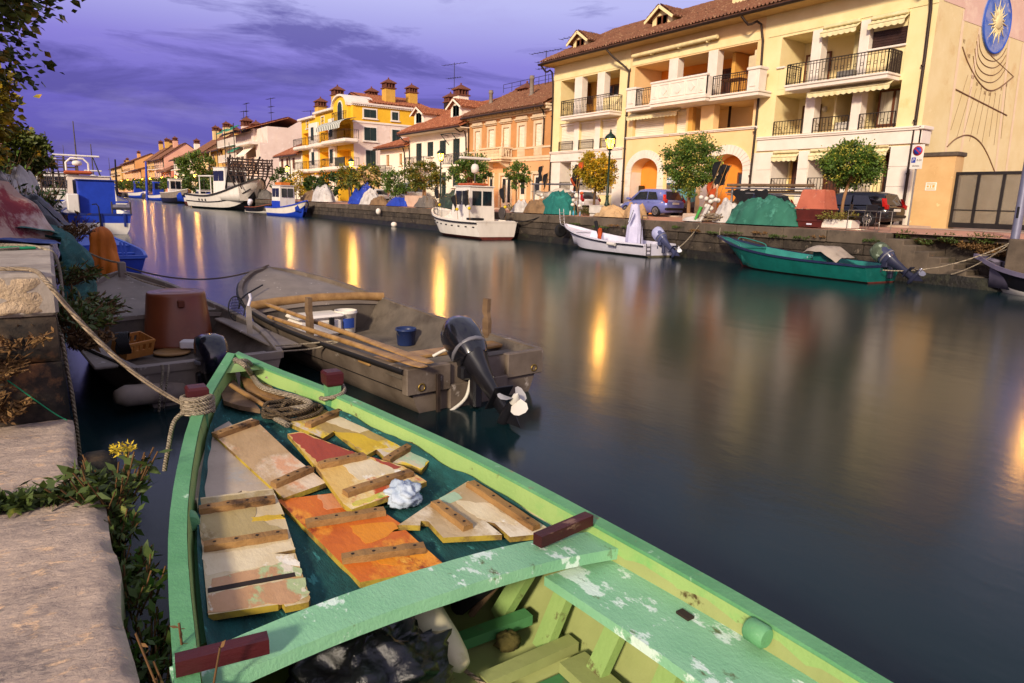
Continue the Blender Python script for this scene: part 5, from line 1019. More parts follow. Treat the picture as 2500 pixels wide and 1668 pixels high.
# ------------------------------------------------------------------ boats
def tabf(tab):
    tab = sorted(tab)
    def f(s):
        s = max(tab[0][0], min(tab[-1][0], s))
        for i in range(len(tab)-1):
            if s <= tab[i+1][0] or i == len(tab)-2:
                (x0, y0), (x1, y1) = tab[i], tab[i+1]; h = x1-x0; t = (s-x0)/h
                m0 = (y1-tab[i-1][1])/(x1-tab[i-1][0])*h if i > 0 else (y1-y0)
                m1 = (tab[i+2][1]-y0)/(tab[i+2][0]-x0)*h if i+2 < len(tab) else (y1-y0)*1.0
                return (2*t**3-3*t*t+1)*y0+(t**3-2*t*t+t)*m0+(-2*t**3+3*t*t)*y1+(t**3-t*t)*m1
    return f
class Boat:
    def __init__(s, name, label, stern, heading, L, hb, zs, zk=-.25, chine=.78, zc=-.05, t=.045, rake=.15, group=None, cat='boat', N=26):
        s.t = thing(name, label, cat, (stern[0], stern[1], 0), heading, group); s.L, s.hb, s.zs, s.w, s.N = L, tabf(hb), tabf(zs), t, N
        s.chine, s.zc, s.zk, s.rake = chine, zc, zk, rake; s.M = Matrix.Translation((stern[0], stern[1], 0)) @ Matrix.Rotation(heading, 4, 'Z')
    def pt(s, x, y, z): return s.M @ V((x, y, z))
    def top(s, u, k=1, inset=0, dz=0):
        b = max(0.0, s.hb(u)-inset); zz = s.zs(u); return V((u*s.L+s.rake*max(0, u-.6)**2*6*.16*0, k*b, zz+dz))
    def at(s, u, k, f, inset=0):    # f: 0 keel .. 1 chine .. 2 gunwale
        b, zz = s.hb(u), s.zs(u); r = s.rake*max(0, (u-.55)/.45)**2
        cb = b*(s.chine*(1-.55*max(0, (u-.5)/.5)**1.5)); zc = s.zc+(zz-s.zc)*.55*max(0, (u-.62)/.38)**2; zk = s.zk+(zz-.1-s.zk)*max(0, (u-.8)/.2)**2.2*.6
        if f <= 1: x, y, z_ = u*s.L-r, cb*f, zk+(zc-zk)*f**1.3
        else:
            g = f-1; y = cb+(b-cb)*(g**.8); z_ = zc+(zz-zc)*g; x = u*s.L-r*(1-g)
        return V((x, k*max(0, y-inset), z_))
    def hull(s, top_mat, bot_mat=None, split=1.0, stripe=None, names=('hull', 'bottom_paint')):
        us = [i/s.N for i in range(s.N+1)]
        def skin(f0, f1, n=5):
            mb = MB(); fs = [f0+(f1-f0)*i/n for i in range(n+1)]
            for k in (1, -1):
                rings = [[s.at(u, k, f) for f in (fs if k > 0 else fs[::-1])] for u in us]; mb.loft(rings, close=False)
            tr = [s.at(0, 1, f) for f in fs[::-1]]+[s.at(0, -1, f) for f in fs]; mb.add(tr, [tuple(range(len(tr)))]); return mb
        if bot_mat: skin(0, split, 5).build(names[1], bot_mat, s.t)
        if stripe:
            f1, mt_ = stripe; skin(split if bot_mat else 0, f1, 4).build('hull_lower', mt_, s.t); o = skin(f1, 2, 4).build(names[0], top_mat, s.t)
        else: o = skin(split if bot_mat else 0, 2, 8).build(names[0], top_mat, s.t)
        return o
    def gunwale(s, mat, over=.015, h=.05, name='gunwale', transom=True, up=.012):
        mb = MB(); us = [i/s.N for i in range(s.N+1)]
        for k in (1, -1):
            rings = []
            for u in us:
                b = s.hb(u); ins = min(s.w, b); z_ = s.zs(u)
                rings.append([(u*s.L+(over if u > .99 else 0), k*(b+over), z_-h), (u*s.L+(over if u > .99 else 0), k*(b+over), z_+up), (u*s.L-(s.w if u > .97 else 0), k*(b-ins), z_+up), (u*s.L-(s.w if u > .97 else 0), k*(b-ins), z_-h)])
            mb.loft(rings, caps=True, smooth=False)
        if transom: z_ = s.zs(0); b = s.hb(0)-.01; mb.box(-.02, s.w, -b, b, z_-h, z_+up)
        return mb.build(name, mat, s.t)
    def inside(s, mat, zf=.08, u1=.7, u0=.012, name='interior', hf=.72, bulk=True):
        mb = MB(); us = [u0+(u1-u0)*i/18 for i in range(19)]; rings = []
        for u in us:
            b = max(.02, s.hb(u)-s.w); z_ = s.zs(u)-.005; q = b*hf
            rings.append([(u*s.L, b, z_), (u*s.L, b*.5+q*.5+.02*b, (z_+zf)/2), (u*s.L, q, zf), (u*s.L, 0, zf), (u*s.L, -q, zf), (u*s.L, -b*.5-q*.5-.02*b, (z_+zf)/2), (u*s.L, -b, z_)])
        mb.loft(rings, close=False); mb.add(rings[0], [tuple(range(7))])
        if bulk: mb.add(rings[-1], [tuple(range(6, -1, -1))])
        return mb.build(name, mat, s.t)
    def deck(s, mat, u0, u1=1.0, drop=.03, camber=.03, name='foredeck', n=14):
        mb = MB(); rings = []
        for i in range(n+1):
            u = u0+(u1-u0)*i/n; b = max(.004, s.hb(u)-s.w*.8); z_ = s.zs(u)-drop; x = u*s.L-(s.w if u > .985 else 0)
            rings.append([(x, b*k, z_+camber*(1-k*k)) for k in (1, .6, .2, -.2, -.6, -1)])
        mb.loft(rings, close=False); mb.add(rings[0]+[(p[0], p[1], p[2]-.05) for p in rings[0]][::-1], [tuple(range(12))]); return mb.build(name, mat, s.t)
def outboard(boat, x, y, z_, tilt=0, sc=1.0, cowl=None, leg=None, cover=None, rz=0, style='round', prop=None, label=None, covername='motor_cover'):
    leg = leg or M('motor_black', '#1c1b20', '#131217', 5, .35, spec=.6)
    b = MB(); b.bbox(-.1, .06, -.14, .14, -.02, .12, .02); b.bbox(-.2, -.08, -.05, .05, -.3, .1, .02)     # clamp
    for yy in (-.12, .12): b.tube([(.02, yy, .08), (.06, yy, .0), (.05, yy, -.14)], .02, 6)
    br = b.build('outboard_motor', leg, boat.t); br.location = (x, y, z_); br.rotation_euler = (0, 0, rz); br.scale = (sc,)*3
    if label: br['label'] = label
    T = Matrix.Translation((-.12, 0, .05)) @ Matrix.Rotation(tilt, 4, 'Y')
    l = MB(); l.loft([[(c+dx*a, dy*bb, zz) for dx, dy in ((1, 0), (.6, .8), (-.6, .8), (-1, 0), (-.6, -.8), (.6, -.8))] for (zz, c, a, bb) in ((.12, -.1, .17, .14), (-.05, -.1, .13, .1), (-.3, -.12, .1, .06), (-.55, -.14, .09, .035), (-.7, -.16, .1, .03))], caps=True)
    l.bbox(-.34, -.02, -.1, .1, -.47, -.455, .004)
    l.lathe([(0, -.12), (.05, -.06), (.06, .05), (.055, .2), (.035, .28)], (-.06, 0, -.66), 10, axis=(-1, 0, 0)); l.add([(-.1, .012, -.7), (-.3, .012, -.7), (-.26, .0, -.9), (-.1, -.012, -.7), (-.3, -.012, -.7)], [(0, 1, 2), (4, 3, 2), (0, 2, 3), (1, 4, 2)])
    l.xf(T); l.build('motor_leg', leg, br)
    p = MB(); p.lathe([(.035, 0), (.035, .1), (.0, .14)], (-.34, 0, -.66), 10, axis=(-1, 0, 0))
    for k in range(3):
        a = 2*pi*k/3+.5; c_, s_ = math.cos(a), math.sin(a); vs = []
        for (r_, w_, tw) in ((.03, .03, .05), (.09, .07, .045), (.14, .065, .03), (.165, .03, .015)):
            for sg in (-1, 1): vs.append((-.38+tw*sg, c_*r_-s_*w_*sg, -.66+s_*r_+c_*w_*sg))
        p.add(vs, [(0, 1, 3, 2), (2, 3, 5, 4), (4, 5, 7, 6)], True)
    p.xf(T); p.build('propeller', prop or M('prop_white', '#cfc9c0', rough=.35), br)
    if cowl:
        c = MB()
        if style == 'round': secs = ((.1, -.08, .16, .14), (.2, -.08, .2, .17), (.36, -.08, .215, .18), (.52, -.06, .21, .175), (.6, -.05, .18, .15), (.63, -.05, .1, .08))
        else: secs = ((.1, -.1, .2, .13), (.18, -.1, .26, .16), (.3, -.1, .27, .165), (.42, -.08, .25, .16), (.5, -.05, .2, .14), (.53, -.05, .1, .07))
        c.loft([[(cx+a*(abs(math.cos(q))**.7)*(1 if math.cos(q) > 0 else -1), bb*(abs(math.sin(q))**.7)*(1 if math.sin(q) > 0 else -1), zz) for q in [2*pi*i/16 for i in range(16)]] for (zz, cx, a, bb) in secs], caps=True)
        c.xf(T); co = c.build('cowl', cowl, br)
        d = MB().loft([[(-.08+(.222)*math.cos(q)*k, .185*math.sin(q)*k, zz) for q in [2*pi*i/16 for i in range(16)]] for zz, k in ((.2, .97), (.205, 1.02), (.235, 1.02), (.24, .98))], caps=True); d.xf(T); d.build('cowl_band', M('motor_band', '#6c6a70', rough=.35), co)
    if cover:
        c = MB(); nn = noise.noise
        def fn(u, v):
            a = 2*pi*u; zz = -.42+1.0*(1-v)+.0; r_ = (.25+.07*math.sin(a*3+v*3)*v+.04*math.sin(a*8+2+v*3)*v+.05*nn(V((math.cos(a)*1.5, math.sin(a)*1.5, v*3))))*(math.sin(min(1, (v+.02)/.28)*pi/2))**.6*(1+.12*v)
            return T @ V((-.1+r_*math.cos(a)*1.15, r_*math.sin(a)*.85, zz+.03*nn(V((math.cos(a)*2, math.sin(a)*2, v*4)))))
        c.grid(fn, 40, 18); c.build(covername, cover, br)
    return br
GPW = M('weathered_grey_paint', '#75675a', '#574b40', 3, .65, .12, 30, st='#4c3f33', stsc=1.6, stt=(.55, .72), st2='#a89d92', st2sc=5, st2t=(.62, .70)); GPI = M('grey_boat_inside', '#655a4e', '#4e463d', 3, .7, .15, 25, st='#3a3027', stsc=2, stt=(.52, .7)); GPL = M('pale_grey_deck', '#8a7d71', '#73685d', 2.5, .65, .12, 30, st='#6d6258', stsc=1.5, stt=(.56, .72), st2='#bcb2a8', st2sc=7, st2t=(.62, .68))
OAK = M('varnished_oak', '#a8824f', '#7f5d36', 4, .5, .15, 30, stretch=(.25, 2, 2), st='#5d4022', stsc=2.4, stt=(.6, .72)); RUB = M('black_rubber', '#1a1614', '#120f0e', 4, .6); ROPE = M('old_rope', '#b39f85', '#8c7a63', 12, .9, .5, 60, wave=(22, 'DIAGONAL', .6, '#5b4d3c')); GREYW = M('weathered_wood', '#7b6248', '#594430', 4, .85, .3, 30, stretch=(.3, 2, 2))
# --- centre grey boat with the black outboard
b2 = Boat('motor_boat', 'weathered grey open boat with a black tilted outboard and two oars', (3.49, 5.78), math.radians(96), 5.72, [(0, .86), (.3, .97), (.52, 1.02), (.71, .97), (.86, .72), (.95, .40), (.985, .18), (1, .02)], [(0, .45), (.4, .47), (.65, .54), (.85, .70), (1, .86)], zk=-.2, rake=.5, group='small boats moored along the near bank')
b2.hull(GPW); b2.gunwale(GPW, transom=False); b2.inside(GPI, .1, .66); b2.deck(GPL, .655, drop=.05, camber=.06)
rr = MB()
for k in (1, -1): rr.tube([b2.top(i/24, k, -.012, -.02) for i in range(22)], .028, 6)
MB().tube([b2.top(i/24, 1, -.012, -.02) for i in range(22)], .03, 6).build('rubbing_strake', RUB, b2.t); MB().tube([b2.top(i/24, -1, -.012, -.02) for i in range(22)], .025, 6).build('rubbing_strake', GPW, b2.t)
seam = MB()
for k in (1, -1): seam.tube([b2.at(i/24, k, 1.5)+V((0, k*.004, 0)) for i in range(23)], .006, 4)
seam.build('plank_seam', RUB, b2.t)
tr = MB().bbox(-.045, .05, -.86, -.36, .2, .46, .01).bbox(-.045, .05, .36, .86, .2, .46, .01).bbox(-.043, .05, -.37, .37, -.15, .24, .01); tr.build('transom', GPW, b2.t)
bm = MB().tube([(3.72, -1.0, .56), (3.78, -.6, .585), (3.8, 0, .60), (3.78, .6, .585), (3.72, 1.0, .56)], .045, 8, flat=1.4); bm.build('deck_beam', OAK, b2.t)
MB().bbox(.62, .86, -.9, .9, .36, .4, .01).build('thwart', OAK, b2.t); MB().bbox(.05, .5, -.85, -.4, .33, .37, .01).build('stern_bench', GPI, b2.t); MB().bbox(.05, .5, .4, .85, .33, .37, .01).build('stern_bench', GPI, b2.t)
for y_, x_ in ((.99, 2.05), (-.98, 1.0)):
    fk = MB().prism([(-.05, -.12), (.05, -.12), (.06, .2), (.03, .24), (.07, .3), (.05, .46), (-.04, .46), (-.03, .3), (-.06, .18)], -.025, .025, lambda a, b, h: (x_+a, y_-.1*(1 if y_ > 0 else -1)+h, .42+b)); fk.build('rowlock_post', GREYW, b2.t)
outboard(b2, -.02, .12, .3, math.radians(54), .98, M('black_cowl', '#17171d', '#101015', 3, .22, spec=.7, coat=.5), rz=math.radians(-8), style='round')
hs = MB().tube(spline([(.45, .25, .42), (.35, .1, .5), (.05, .0, .5), (-.06, .12, .36), (-.08, .2, .1), (-.08, .4, -.02)], 6), .018, 6); hs.build('fuel_hose', M('white_hose', '#d6cfc2', rough=.5), b2.t)
MB().bbox(-.075, -.045, .5, .54, -.1, .38, .004).build('rudder_bracket', M('rusty_iron', '#33241b', '#1f1611', 8, .8), b2.t)
for y_ in (.7, -.72): MB().tube([(-.05+.0, y_+.035*math.cos(a*pi/6), .27+.035*math.sin(a*pi/6)) for a in range(13)], .008, 5).build('ring_bolt', M('brass', '#8c7338', rough=.35, metal=.7), b2.t)
def oar(label, p, q, blade_at_q=True):
    t = thing('oar', label, 'oar', p, group='oars laid in the grey boat'); d = V(q)-V(p); n = d.normalized(); u = n.cross(V((0, 0, 1))).normalized(); w_ = u.cross(n)
    MB().tube([V((0, 0, 0)), n*.1, d*.62], [.02, .026, .03], 8).build('shaft', OAK, t)
    b = MB(); rings = []
    for s_, a, c in ((.62, .03, .03), (.7, .05, .022), (.82, .07, .014), (.97, .075, .01), (1, .05, .008)): rings.append([d*s_+u*(a*math.cos(k*pi/4))+w_*(c*math.sin(k*pi/4)) for k in range(8)])
    b.loft(rings, caps=True); b.build('blade', OAK, t); return t
oar('upper oar, its grip crossing the foredeck beam of the grey boat', at_z(650, 743, .62), at_z(1050, 886, .5)); oar('lower oar lying along the port rail of the grey boat', at_z(655, 773, .54), at_z(1035, 896, .5))
# --- left grey boat with the brown tub
b1 = Boat('motor_boat', 'pale grey boat with a big brown tub, crates and a covered dark outboard', (1.23, 7.1), math.atan2(.9956, -.094), 4.57, [(0, .69), (.33, .95), (.55, .92), (.68, .80), (.84, .58), (.94, .33), (.985, .12), (1, .015)], [(0, .40), (.4, .43), (.7, .56), (.9, .73), (1, .84)], zk=-.2, rake=.4, group='small boats moored along the near bank')
b1.hull(GPL); b1.gunwale(GPL, h=.06); b1.inside(GPI, .08, .57); b1.deck(GPL, .565, drop=.05, camber=.05)
MB().tube([b1.top(i/24, 1, -.012, -.03) for i in range(20)], .025, 6).build('rubbing_strake', RUB, b1.t)
for k in (1, -1): MB().bbox(.3, 2.5, k*.9-.13, k*.9+.13-.05*k, .36, .39, .01).build('side_deck', GPL, b1.t)
MB().bbox(.05, .42, -.66, .66, .3, .34, .01).build('stern_bench', GPL, b1.t)
MB().bbox(4.33, 4.43, -.05, .05, .74, 1.0, .015).build('mooring_post', GPL, b1.t)
outboard(b1, -.02, .06, .2, math.radians(6), .84, M('navy_cowl', '#13131f', '#0e0e18', 3, .22, spec=.7, coat=.4), style='long')
fd = MB().lathe([(.0, -.36), (.06, -.35), (.1, -.26), (.1, .24), (.07, .3), (.0, .32)], b1.pt(-.02, .55, .15), 14, axis=b1.M.to_3x3() @ V((.25, -1, -.12)))
tf = solo('boat_fender', fd, M('fender_grey', '#9a8a7a', '#84766a', 5, .6, st='#6d6058', stsc=3), 'beige cylindrical fender hanging at the stern of the left grey boat', 'fender')
# --- blue rowing boat with the orange motor cover
BLU = M('blue_boat_paint', '#1f3fae', '#19369a', 3, .4, .05, 20, st='#3a56b4', stsc=2, stt=(.6, .75)); BLL = M('light_blue_paint', '#4468c8', '#3559b8', 3, .5)
b3 = Boat('rowing_boat', 'bright blue rowing boat with an orange tarpaulin over its outboard', (1.22, 19.6), pi/2+.03, 4.5, [(0, .74), (.35, .86), (.6, .76), (.85, .42), (1, .02)], [(0, .41), (.5, .46), (.8, .62), (1, .84)], zk=-.15, rake=.3, group='small boats moored along the near bank')
b3.hull(BLU); b3.gunwale(BLL, over=.03); b3.inside(BLL, .1, .6); b3.deck(BLL, .6, drop=.02, camber=.05)
for x_ in (.9, 2.0): MB().bbox(x_, x_+.2, -.75, .75, .3, .34, .01).build('thwart', BLL, b3.t)
MB().bbox(-.04, .3, -.72, .72, .34, .37, .01).build('stern_bench', BLL, b3.t)
outboard(b3, -.05, .22, .38, math.radians(14), 1.18, None, M('motor_grey', '#77777c', '#5e5e64', 4, .4), cover=M('orange_tarp', '#c9701c', '#a9560f', 3, .7, .25, 14), prop=BLK)
for y_ in (-.3, -.38): MB().bar(b3.M.inverted() @ at_z(385, 585, .9), (.4, y_, .4), .05, .03).build('oar_stub', BLL, b3.t) if False else MB().bar((.55, y_, .34), (.62, y_+.05, .72), .05, .02).build('paddle', BLL, b3.t)
MB().tube([(.1, .33, .42), (.02, .38, .72)], .035, 7).build('tiller_handle', BLK, b3.t)
# --- wheelhouse helper and cabin boats
WPT = M('white_boat_paint', '#ddd6cc', '#cfc7bc', 2, .5, .05, 20, st='#a8927a', stsc=1.2, stt=(.62, .80), stretch=(1, 1, .35)); WLIL = M('white_gelcoat', '#d3d0dc', '#c6c2cf', 2, .4, st='#b6ab9c', stsc=1.2, stt=(.64, .8)); RDB = M('antifouling_red', '#6a2c22', '#4a1f19', 3, .7); DBL = M('dark_blue_paint', '#1c2f7a', '#172766', 3, .5); CABW = M('cabin_window', '#1b2028', '#131820', 3, .1, spec=.8); RIG = M('rigging_steel', '#57504e', '#433d3b', 5, .5, metal=.4); NETB = M('dark_net_cloth', '#1b1a1f', '#111014', 5, .9)
def cabin(b, x0, x1, w, z0, z1, mat, roofm, wins=True, slope=.15, name='wheelhouse', over=.08, frame=None, tw=.9):
    rg = lambda z_, k, f: [(x0, -w*k, z_), (x1-slope*f, -w*k, z_), (x1-slope*f, w*k, z_), (x0, w*k, z_)]
    mb = MB().loft([rg(z0, 1, 0), rg(z0+(z1-z0)*.5, 1-(1-tw)*.3, .3), rg(z1, tw, 1)], smooth=False); c = mb.build(name, mat, b.t)
    MB().bbox(x0-over, x1-slope+over*1.6, -w*tw-over, w*tw+over, z1, z1+.06, .02).build('roof', roofm, c)
    if wins:
        zz0, zz1 = z0+(z1-z0)*.55, z1-.1*(z1-z0); kk = 1-(1-tw)*.55
        for s_ in (-1, 1):
            n = 2 if x1-x0 > 1 else 1
            for i in range(n):
                a = x0+.1+(x1-slope-x0-.2)*i/n; e = x0+.1+(x1-slope-x0-.2)*(i+1)/n-.08
                g = MB().prism([(a, zz0), (e, zz0), (e, zz1), (a, zz1)], 0, .02, lambda p, q, h: (p, s_*(w*kk+.012+h*.4), q)); g.build('side_window', CABW, c)
        for (xx, fl) in ((x0-.012, 0), (x1-slope*.5+.02, 1)):
            for i in range(2): yy0 = -w*tw*.85+i*w*tw*.9; MB().box(xx-.012+(.03 if fl else 0), xx+.012+(.05 if fl else 0), yy0, yy0+w*tw*.75, zz0, zz1).build('front_window' if fl else 'rear_window', CABW, c)
    return c
def mast(b, x, y, z0, z1, r=.03, radar=None, name='mast'):
    m_ = MB().tube([(x, y, z0), (x, y, z1)], [r, r*.5], 6).build(name, RIG, b.t)
    if radar: MB().bbox(x-.08, x+.08, y-radar, y+radar, z0+(z1-z0)*.35, z0+(z1-z0)*.35+.1, .03).build('radar_bar', WPT, m_); MB().lathe([(.12, 0), (.24, .05), (.26, .16), (.2, .26), (0, .3)], (x, y, z0+(z1-z0)*.18), 14).build('radar_dome', WPT, m_)
    return m_
b4 = Boat('fishing_boat', 'blue and white fishing boat with a tall blue wheelhouse seen from the stern', (1.95, 37.2), pi/2, 7.5, [(0, 1.28), (.4, 1.42), (.7, 1.15), (.9, .55), (1, .03)], [(0, .94), (.5, .95), (.8, 1.15), (1, 1.5)], zk=-.3, zc=.0, chine=.86, rake=.5, group='fishing boats moored along the near bank')
b4.hull(BLU, WPT, 1.55); b4.gunwale(DBL, over=.05, h=.08); b4.inside(WPT, .5, .9)
cb_ = cabin(b4, .5, 2.6, .72, .5, 2.42, BLU, DBL, wins=False, slope=0, tw=1.02, name='wheelhouse')
for y_ in (-1.0, -.05, .95): MB().bbox(-.06, .0, y_-.05, y_+.05, .35, .95, .01).build('stern_post', DBL if y_ else WPT, b4.t)
MB().tube([(-.08, .28, 1.35), (-.08, .1, 1.38), (-.08, .02, 1.25), (-.08, 0, .2)], .03, 6).build('davit', BLK, b4.t)
MB().bbox(.2, 2.4, .75, 1.2, .95, 1.8, .03).build('ice_box', WPT, b4.t)
dl = MB().tube([(.1, -.55, 1.25), (.1, -1.25, 1.25)], .13, 12); dl.build('net_drum', M('steel_drum', '#8f8a90', '#6d686e', 4, .35, metal=.6), b4.t)
for y_ in (-.52, -1.28): MB().bbox(.0, .2, y_-.03, y_+.03, .9, 1.5, .01).build('drum_frame', RIG, b4.t)
b5 = Boat('fishing_boat', 'cream trawler with a radar mast and orange life raft behind the blue wheelhouse', (2.1, 46.2), pi/2, 9, [(0, 1.5), (.4, 1.6), (.7, 1.3), (1, .05)], [(0, 1.0), (.6, 1.05), (1, 1.8)], zk=-.3, chine=.86, rake=.6, group='fishing boats moored along the near bank')
b5.hull(WPT, DBL, 1.2); b5.gunwale(WPT, over=.05, h=.1); b5.inside(WPT, .6, .9)
cabin(b5, .9, 4.2, 1.15, .6, 2.75, M('cream_cabin', '#ddcdbd', '#cfbeae', 2, .6), WPT, wins=True)
MB().bbox(.6, 1.8, -.2, 1.2, 2.85, 3.05, .08).build('life_raft', M('orange_raft', '#b3572f', '#96451f', 4, .6), b5.t)
mast(b5, 1.4, .5, 2.8, 5.8, .05, 1.15); ar = MB().tube([(1.4, -.05, 2.85), (1.4, -.05, 3.5), (1.4, .2, 3.75), (1.4, .8, 3.75), (1.4, 1.05, 3.5), (1.4, 1.05, 2.85)], .06, 7); ar.build('mast_arch', WPT, b5.t)
MB().tube([(.3, -1.25, .9), (.9, -.75, 2.2), (1.6, -.3, 3.9)], [.05, .05, .03], 6).build('boom', BLK, b5.t)
# --- trawlers farther along the near bank
def trawler(x, y, L, label, seed, zc=3.0, rack=True):
    b = Boat('trawler', label, (x, y), pi/2, L, [(0, 1.6), (.4, 1.9), (.7, 1.6), (1, .05)], [(0, 1.2), (.6, 1.3), (1, 2.2)], zk=-.3, chine=.86, rake=.7, group='fishing boats moored along the near bank'); b.hull(WPT, DBL, 1.2); b.gunwale(BLU, over=.06, h=.1); b.inside(WPT, .7, .9)
    cabin(b, L*.35, L*.65, 1.2, .7, zc, WPT, WPT); mast(b, L*.5, .2, zc, zc+3.2, .06, .6); mast(b, L*.42, -.9, zc, zc+2.2, .03)
    if rack:
        rk = MB(); rn = random.Random(seed)
        for k in range(5): rk.tube([(.4, -1.5+.75*k, 1.2), (.4, -1.5+.75*k, 4.4)], .06, 5)
        for k in range(6): zz = 1.6+.5*k; rk.bar((.4, -1.6, zz), (.4, 1.6, zz), .07, .1); rk.bar((.2, -1.6, zz+.2), (.9, 1.6, zz+.15), .05, .05)
        for k in range(14): yy = rn.uniform(-1.5, 1.5); rk.bar((.3, yy, rn.uniform(1.4, 2.4)), (.5, yy+rn.uniform(-.4, .4), rn.uniform(3, 4.2)), .05)
        rk.build('dredge_rack', M('rusty_rack', '#4d3d38', '#362a27', 5, .8), b.t)
    return b
trawler(.5, 62, 10, 'trawler with a tall rusty dredge rack and radar mast at the left', 3, 3.2); trawler(-.3, 78, 10, 'trawler farther off with thin masts behind the rusty rack', 4, 3.4, False); trawler(3.4, 60, 9, 'white boat with open stern beside the rusty rack trawler', 6, 2.3, False)
# --- right bank: dark boat, green boat, white boat with covered console
b6 = Boat('rowing_boat', 'dark hulled boat cut off by the right edge of the picture', (21.05, 4.2), math.radians(84), 4.6, [(0, .8), (.4, .95), (.7, .72), (.9, .3), (1, .02)], [(0, .5), (.5, .52), (.8, .68), (1, .95)], zk=-.2, rake=.45, group='small boats moored along the far quay')
DKP = M('dark_hull_paint', '#17151b', '#100f13', 3, .4, st='#4a4248', stsc=4, stt=(.62, .68)); b6.hull(DKP, WPT, 1.25); b6.gunwale(M('grey_gunwale', '#6f687c', '#5d576a', 3, .45), over=.04, h=.1); b6.inside(M('lilac_grey_inside', '#5d5768', '#4c4757', 3, .55), .1, .88)
p0, p1 = V((20.05, 10.55, 0)), V((20.55, 17.0, 0))
hd_ = math.atan2(p1.y-p0.y, p1.x-p0.x); TEAL = M('teal_boat_paint', '#14625a', '#10534c', 3, .35, .03, 20, st='#2a7a70', stsc=1.5, stt=(.6, .8)); TEALI = M('teal_inside', '#2c7d74', '#216a62', 3, .5)
b7 = Boat('motor_boat', 'teal green boat with a camouflage covered outboard near the steps', p0[:2], hd_, (p1-p0).length, [(0, .82), (.35, .95), (.65, .82), (.85, .48), (.95, .2), (1, .02)], [(0, .50), (.45, .55), (.75, .72), (1, 1.02)], zk=-.15, zc=.02, rake=1.0, group='small boats moored along the far quay')
b7.hull(TEAL, RDB, 1.04); b7.gunwale(M('navy_rail', '#232a4a', '#1b213b', 3, .4), over=.03, h=.05); b7.inside(TEALI, .1, .74); b7.deck(TEALI, .74, drop=.06)
MB().bbox(1.6, 2.2, -.3, .3, .1, .85, .06).build('console', TEAL, b7.t); MB().bbox(.05, .6, -.75, .75, .38, .42, .01).build('stern_bench', TEALI, b7.t)
hr = MB()
for k in (1, -1): hr.tube(spline([b7.top(.74, k, .06, .0), b7.top(.76, k, .06, .1), b7.top(.88, k, .04, .12), b7.top(.9, k, .03, 0)], 5), .016, 6)
hr.build('grab_rail', TEALI, b7.t)
b7.o = outboard(b7, -.06, -.05, .48, math.radians(54), 1.12, M('motor_blue_grey', '#34374f', '#292b40', 3, .25, spec=.6, coat=.4), M('motor_blue_leg', '#2a2c40', '#1f2132', 3, .35), style='round', prop=M('prop_steel', '#9a9aa6', rough=.25, metal=.7))
CAMO = M('camouflage_cloth', '#5a6650', '#2c3328', 4, .8, st='#8d9a86', stsc=6, stt=(.55, .6), st2='#23261f', st2sc=7, st2t=(.56, .6))
def cowl_cover(br, tilt, mat):
    T = Matrix.Translation((-.12, 0, .05)) @ Matrix.Rotation(tilt, 4, 'Y')
    c = MB().loft([[(-.06+a*math.cos(q), bb*math.sin(q), zz) for q in [2*pi*i/18 for i in range(18)]] for zz, a, bb in ((.3, .235, .195), (.42, .245, .205), (.56, .235, .195), (.65, .18, .15), (.68, .08, .07))], caps=True); c.xf(T); c.build('motor_cover', mat, br)
cowl_cover(b7.o, math.radians(54), CAMO)
MB().bbox(.75, .98, .0, .03, .0, .0+.1, .005).xf(Matrix.Translation((.2, b7.hb(.15)*.97, .22))).build('decal', M('decal_paper', '#c9c0a0', rough=.6), b7.t) if False else None
q0, q1 = V((20.2, 19.6, 0)), V((20.5, 26.1, 0)); hd8 = math.atan2(q1.y-q0.y, q1.x-q0.x)
b8 = Boat('motor_boat', 'white open boat with a sheeted console and lilac covered outboard', q0[:2], hd8, (q1-q0).length, [(0, .86), (.35, .98), (.65, .86), (.85, .52), (.95, .25), (1, .03)], [(0, .52), (.4, .56), (.75, .76), (1, 1.05)], zk=-.15, zc=.05, rake=.8, group='small boats moored along the far quay')
b8.hull(WLIL, M('dirty_waterline', '#6a644e', '#4f4a3a', 3, .7), 1.05); b8.gunwale(WLIL, over=.03, h=.06); b8.inside(WLIL, .2, .8); b8.deck(WLIL, .8, drop=.1)
for k in (1, -1): MB().tube([b8.top(i/24, k, -.03, -.07) for i in range(24)], .028, 6).build('rubbing_strake', BLK, b8.t)
LIL = M('lilac_cover_cloth', '#c6c3da', '#b2afc9', 3, .75, .2, 12); LIL2 = M('lilac_motor_cloth', '#a9aac8', '#9092b4', 3, .6, .2, 12)
cc = MB()
def con(u, v):
    a = 2*pi*u; r_ = .17+.15*(v**.8)+.05*(v > .45); f = 1+.07*math.sin(a*7+v*4)*v+.04*math.sin(a*13)*v
    return V((1.5+.12*(1-v)+r_*f*math.cos(a)*1.15, r_*f*math.sin(a)*.9, .3+1.75*(1-v)**1.0*(1 if v > .04 else 1.0)+.02*math.sin(a*5)))
cc.grid(con, 48, 20); cc.add([con(i/48, 0) for i in range(48)], [tuple(range(48))]); cc.build('console_cover', LIL, b8.t)
b8.o = outboard(b8, -.06, -.02, .5, math.radians(50), 1.1, M('motor_lilac', '#4d5276', '#3f4464', 3, .3, coat=.3), M('motor_slate', '#3d4160', '#2f3249', 3, .35), style='round', prop=M('prop_pale', '#d8d8de', rough=.3)); cowl_cover(b8.o, math.radians(50), LIL2)
MB().tube([(.35, .7, .5), (.35, .7, 1.62)], .02, 6).build('rail_post', RIG, b8.t); MB().tube([(.2, .55, 1.62), (.34, .7, 1.62)], .02, 6).build('rail_arm', RIG, b8.t)
ld = MB()
for y_ in (.5, .72): ld.tube([(-.03, y_, .55), (-.05, y_, .05)], .014, 6)
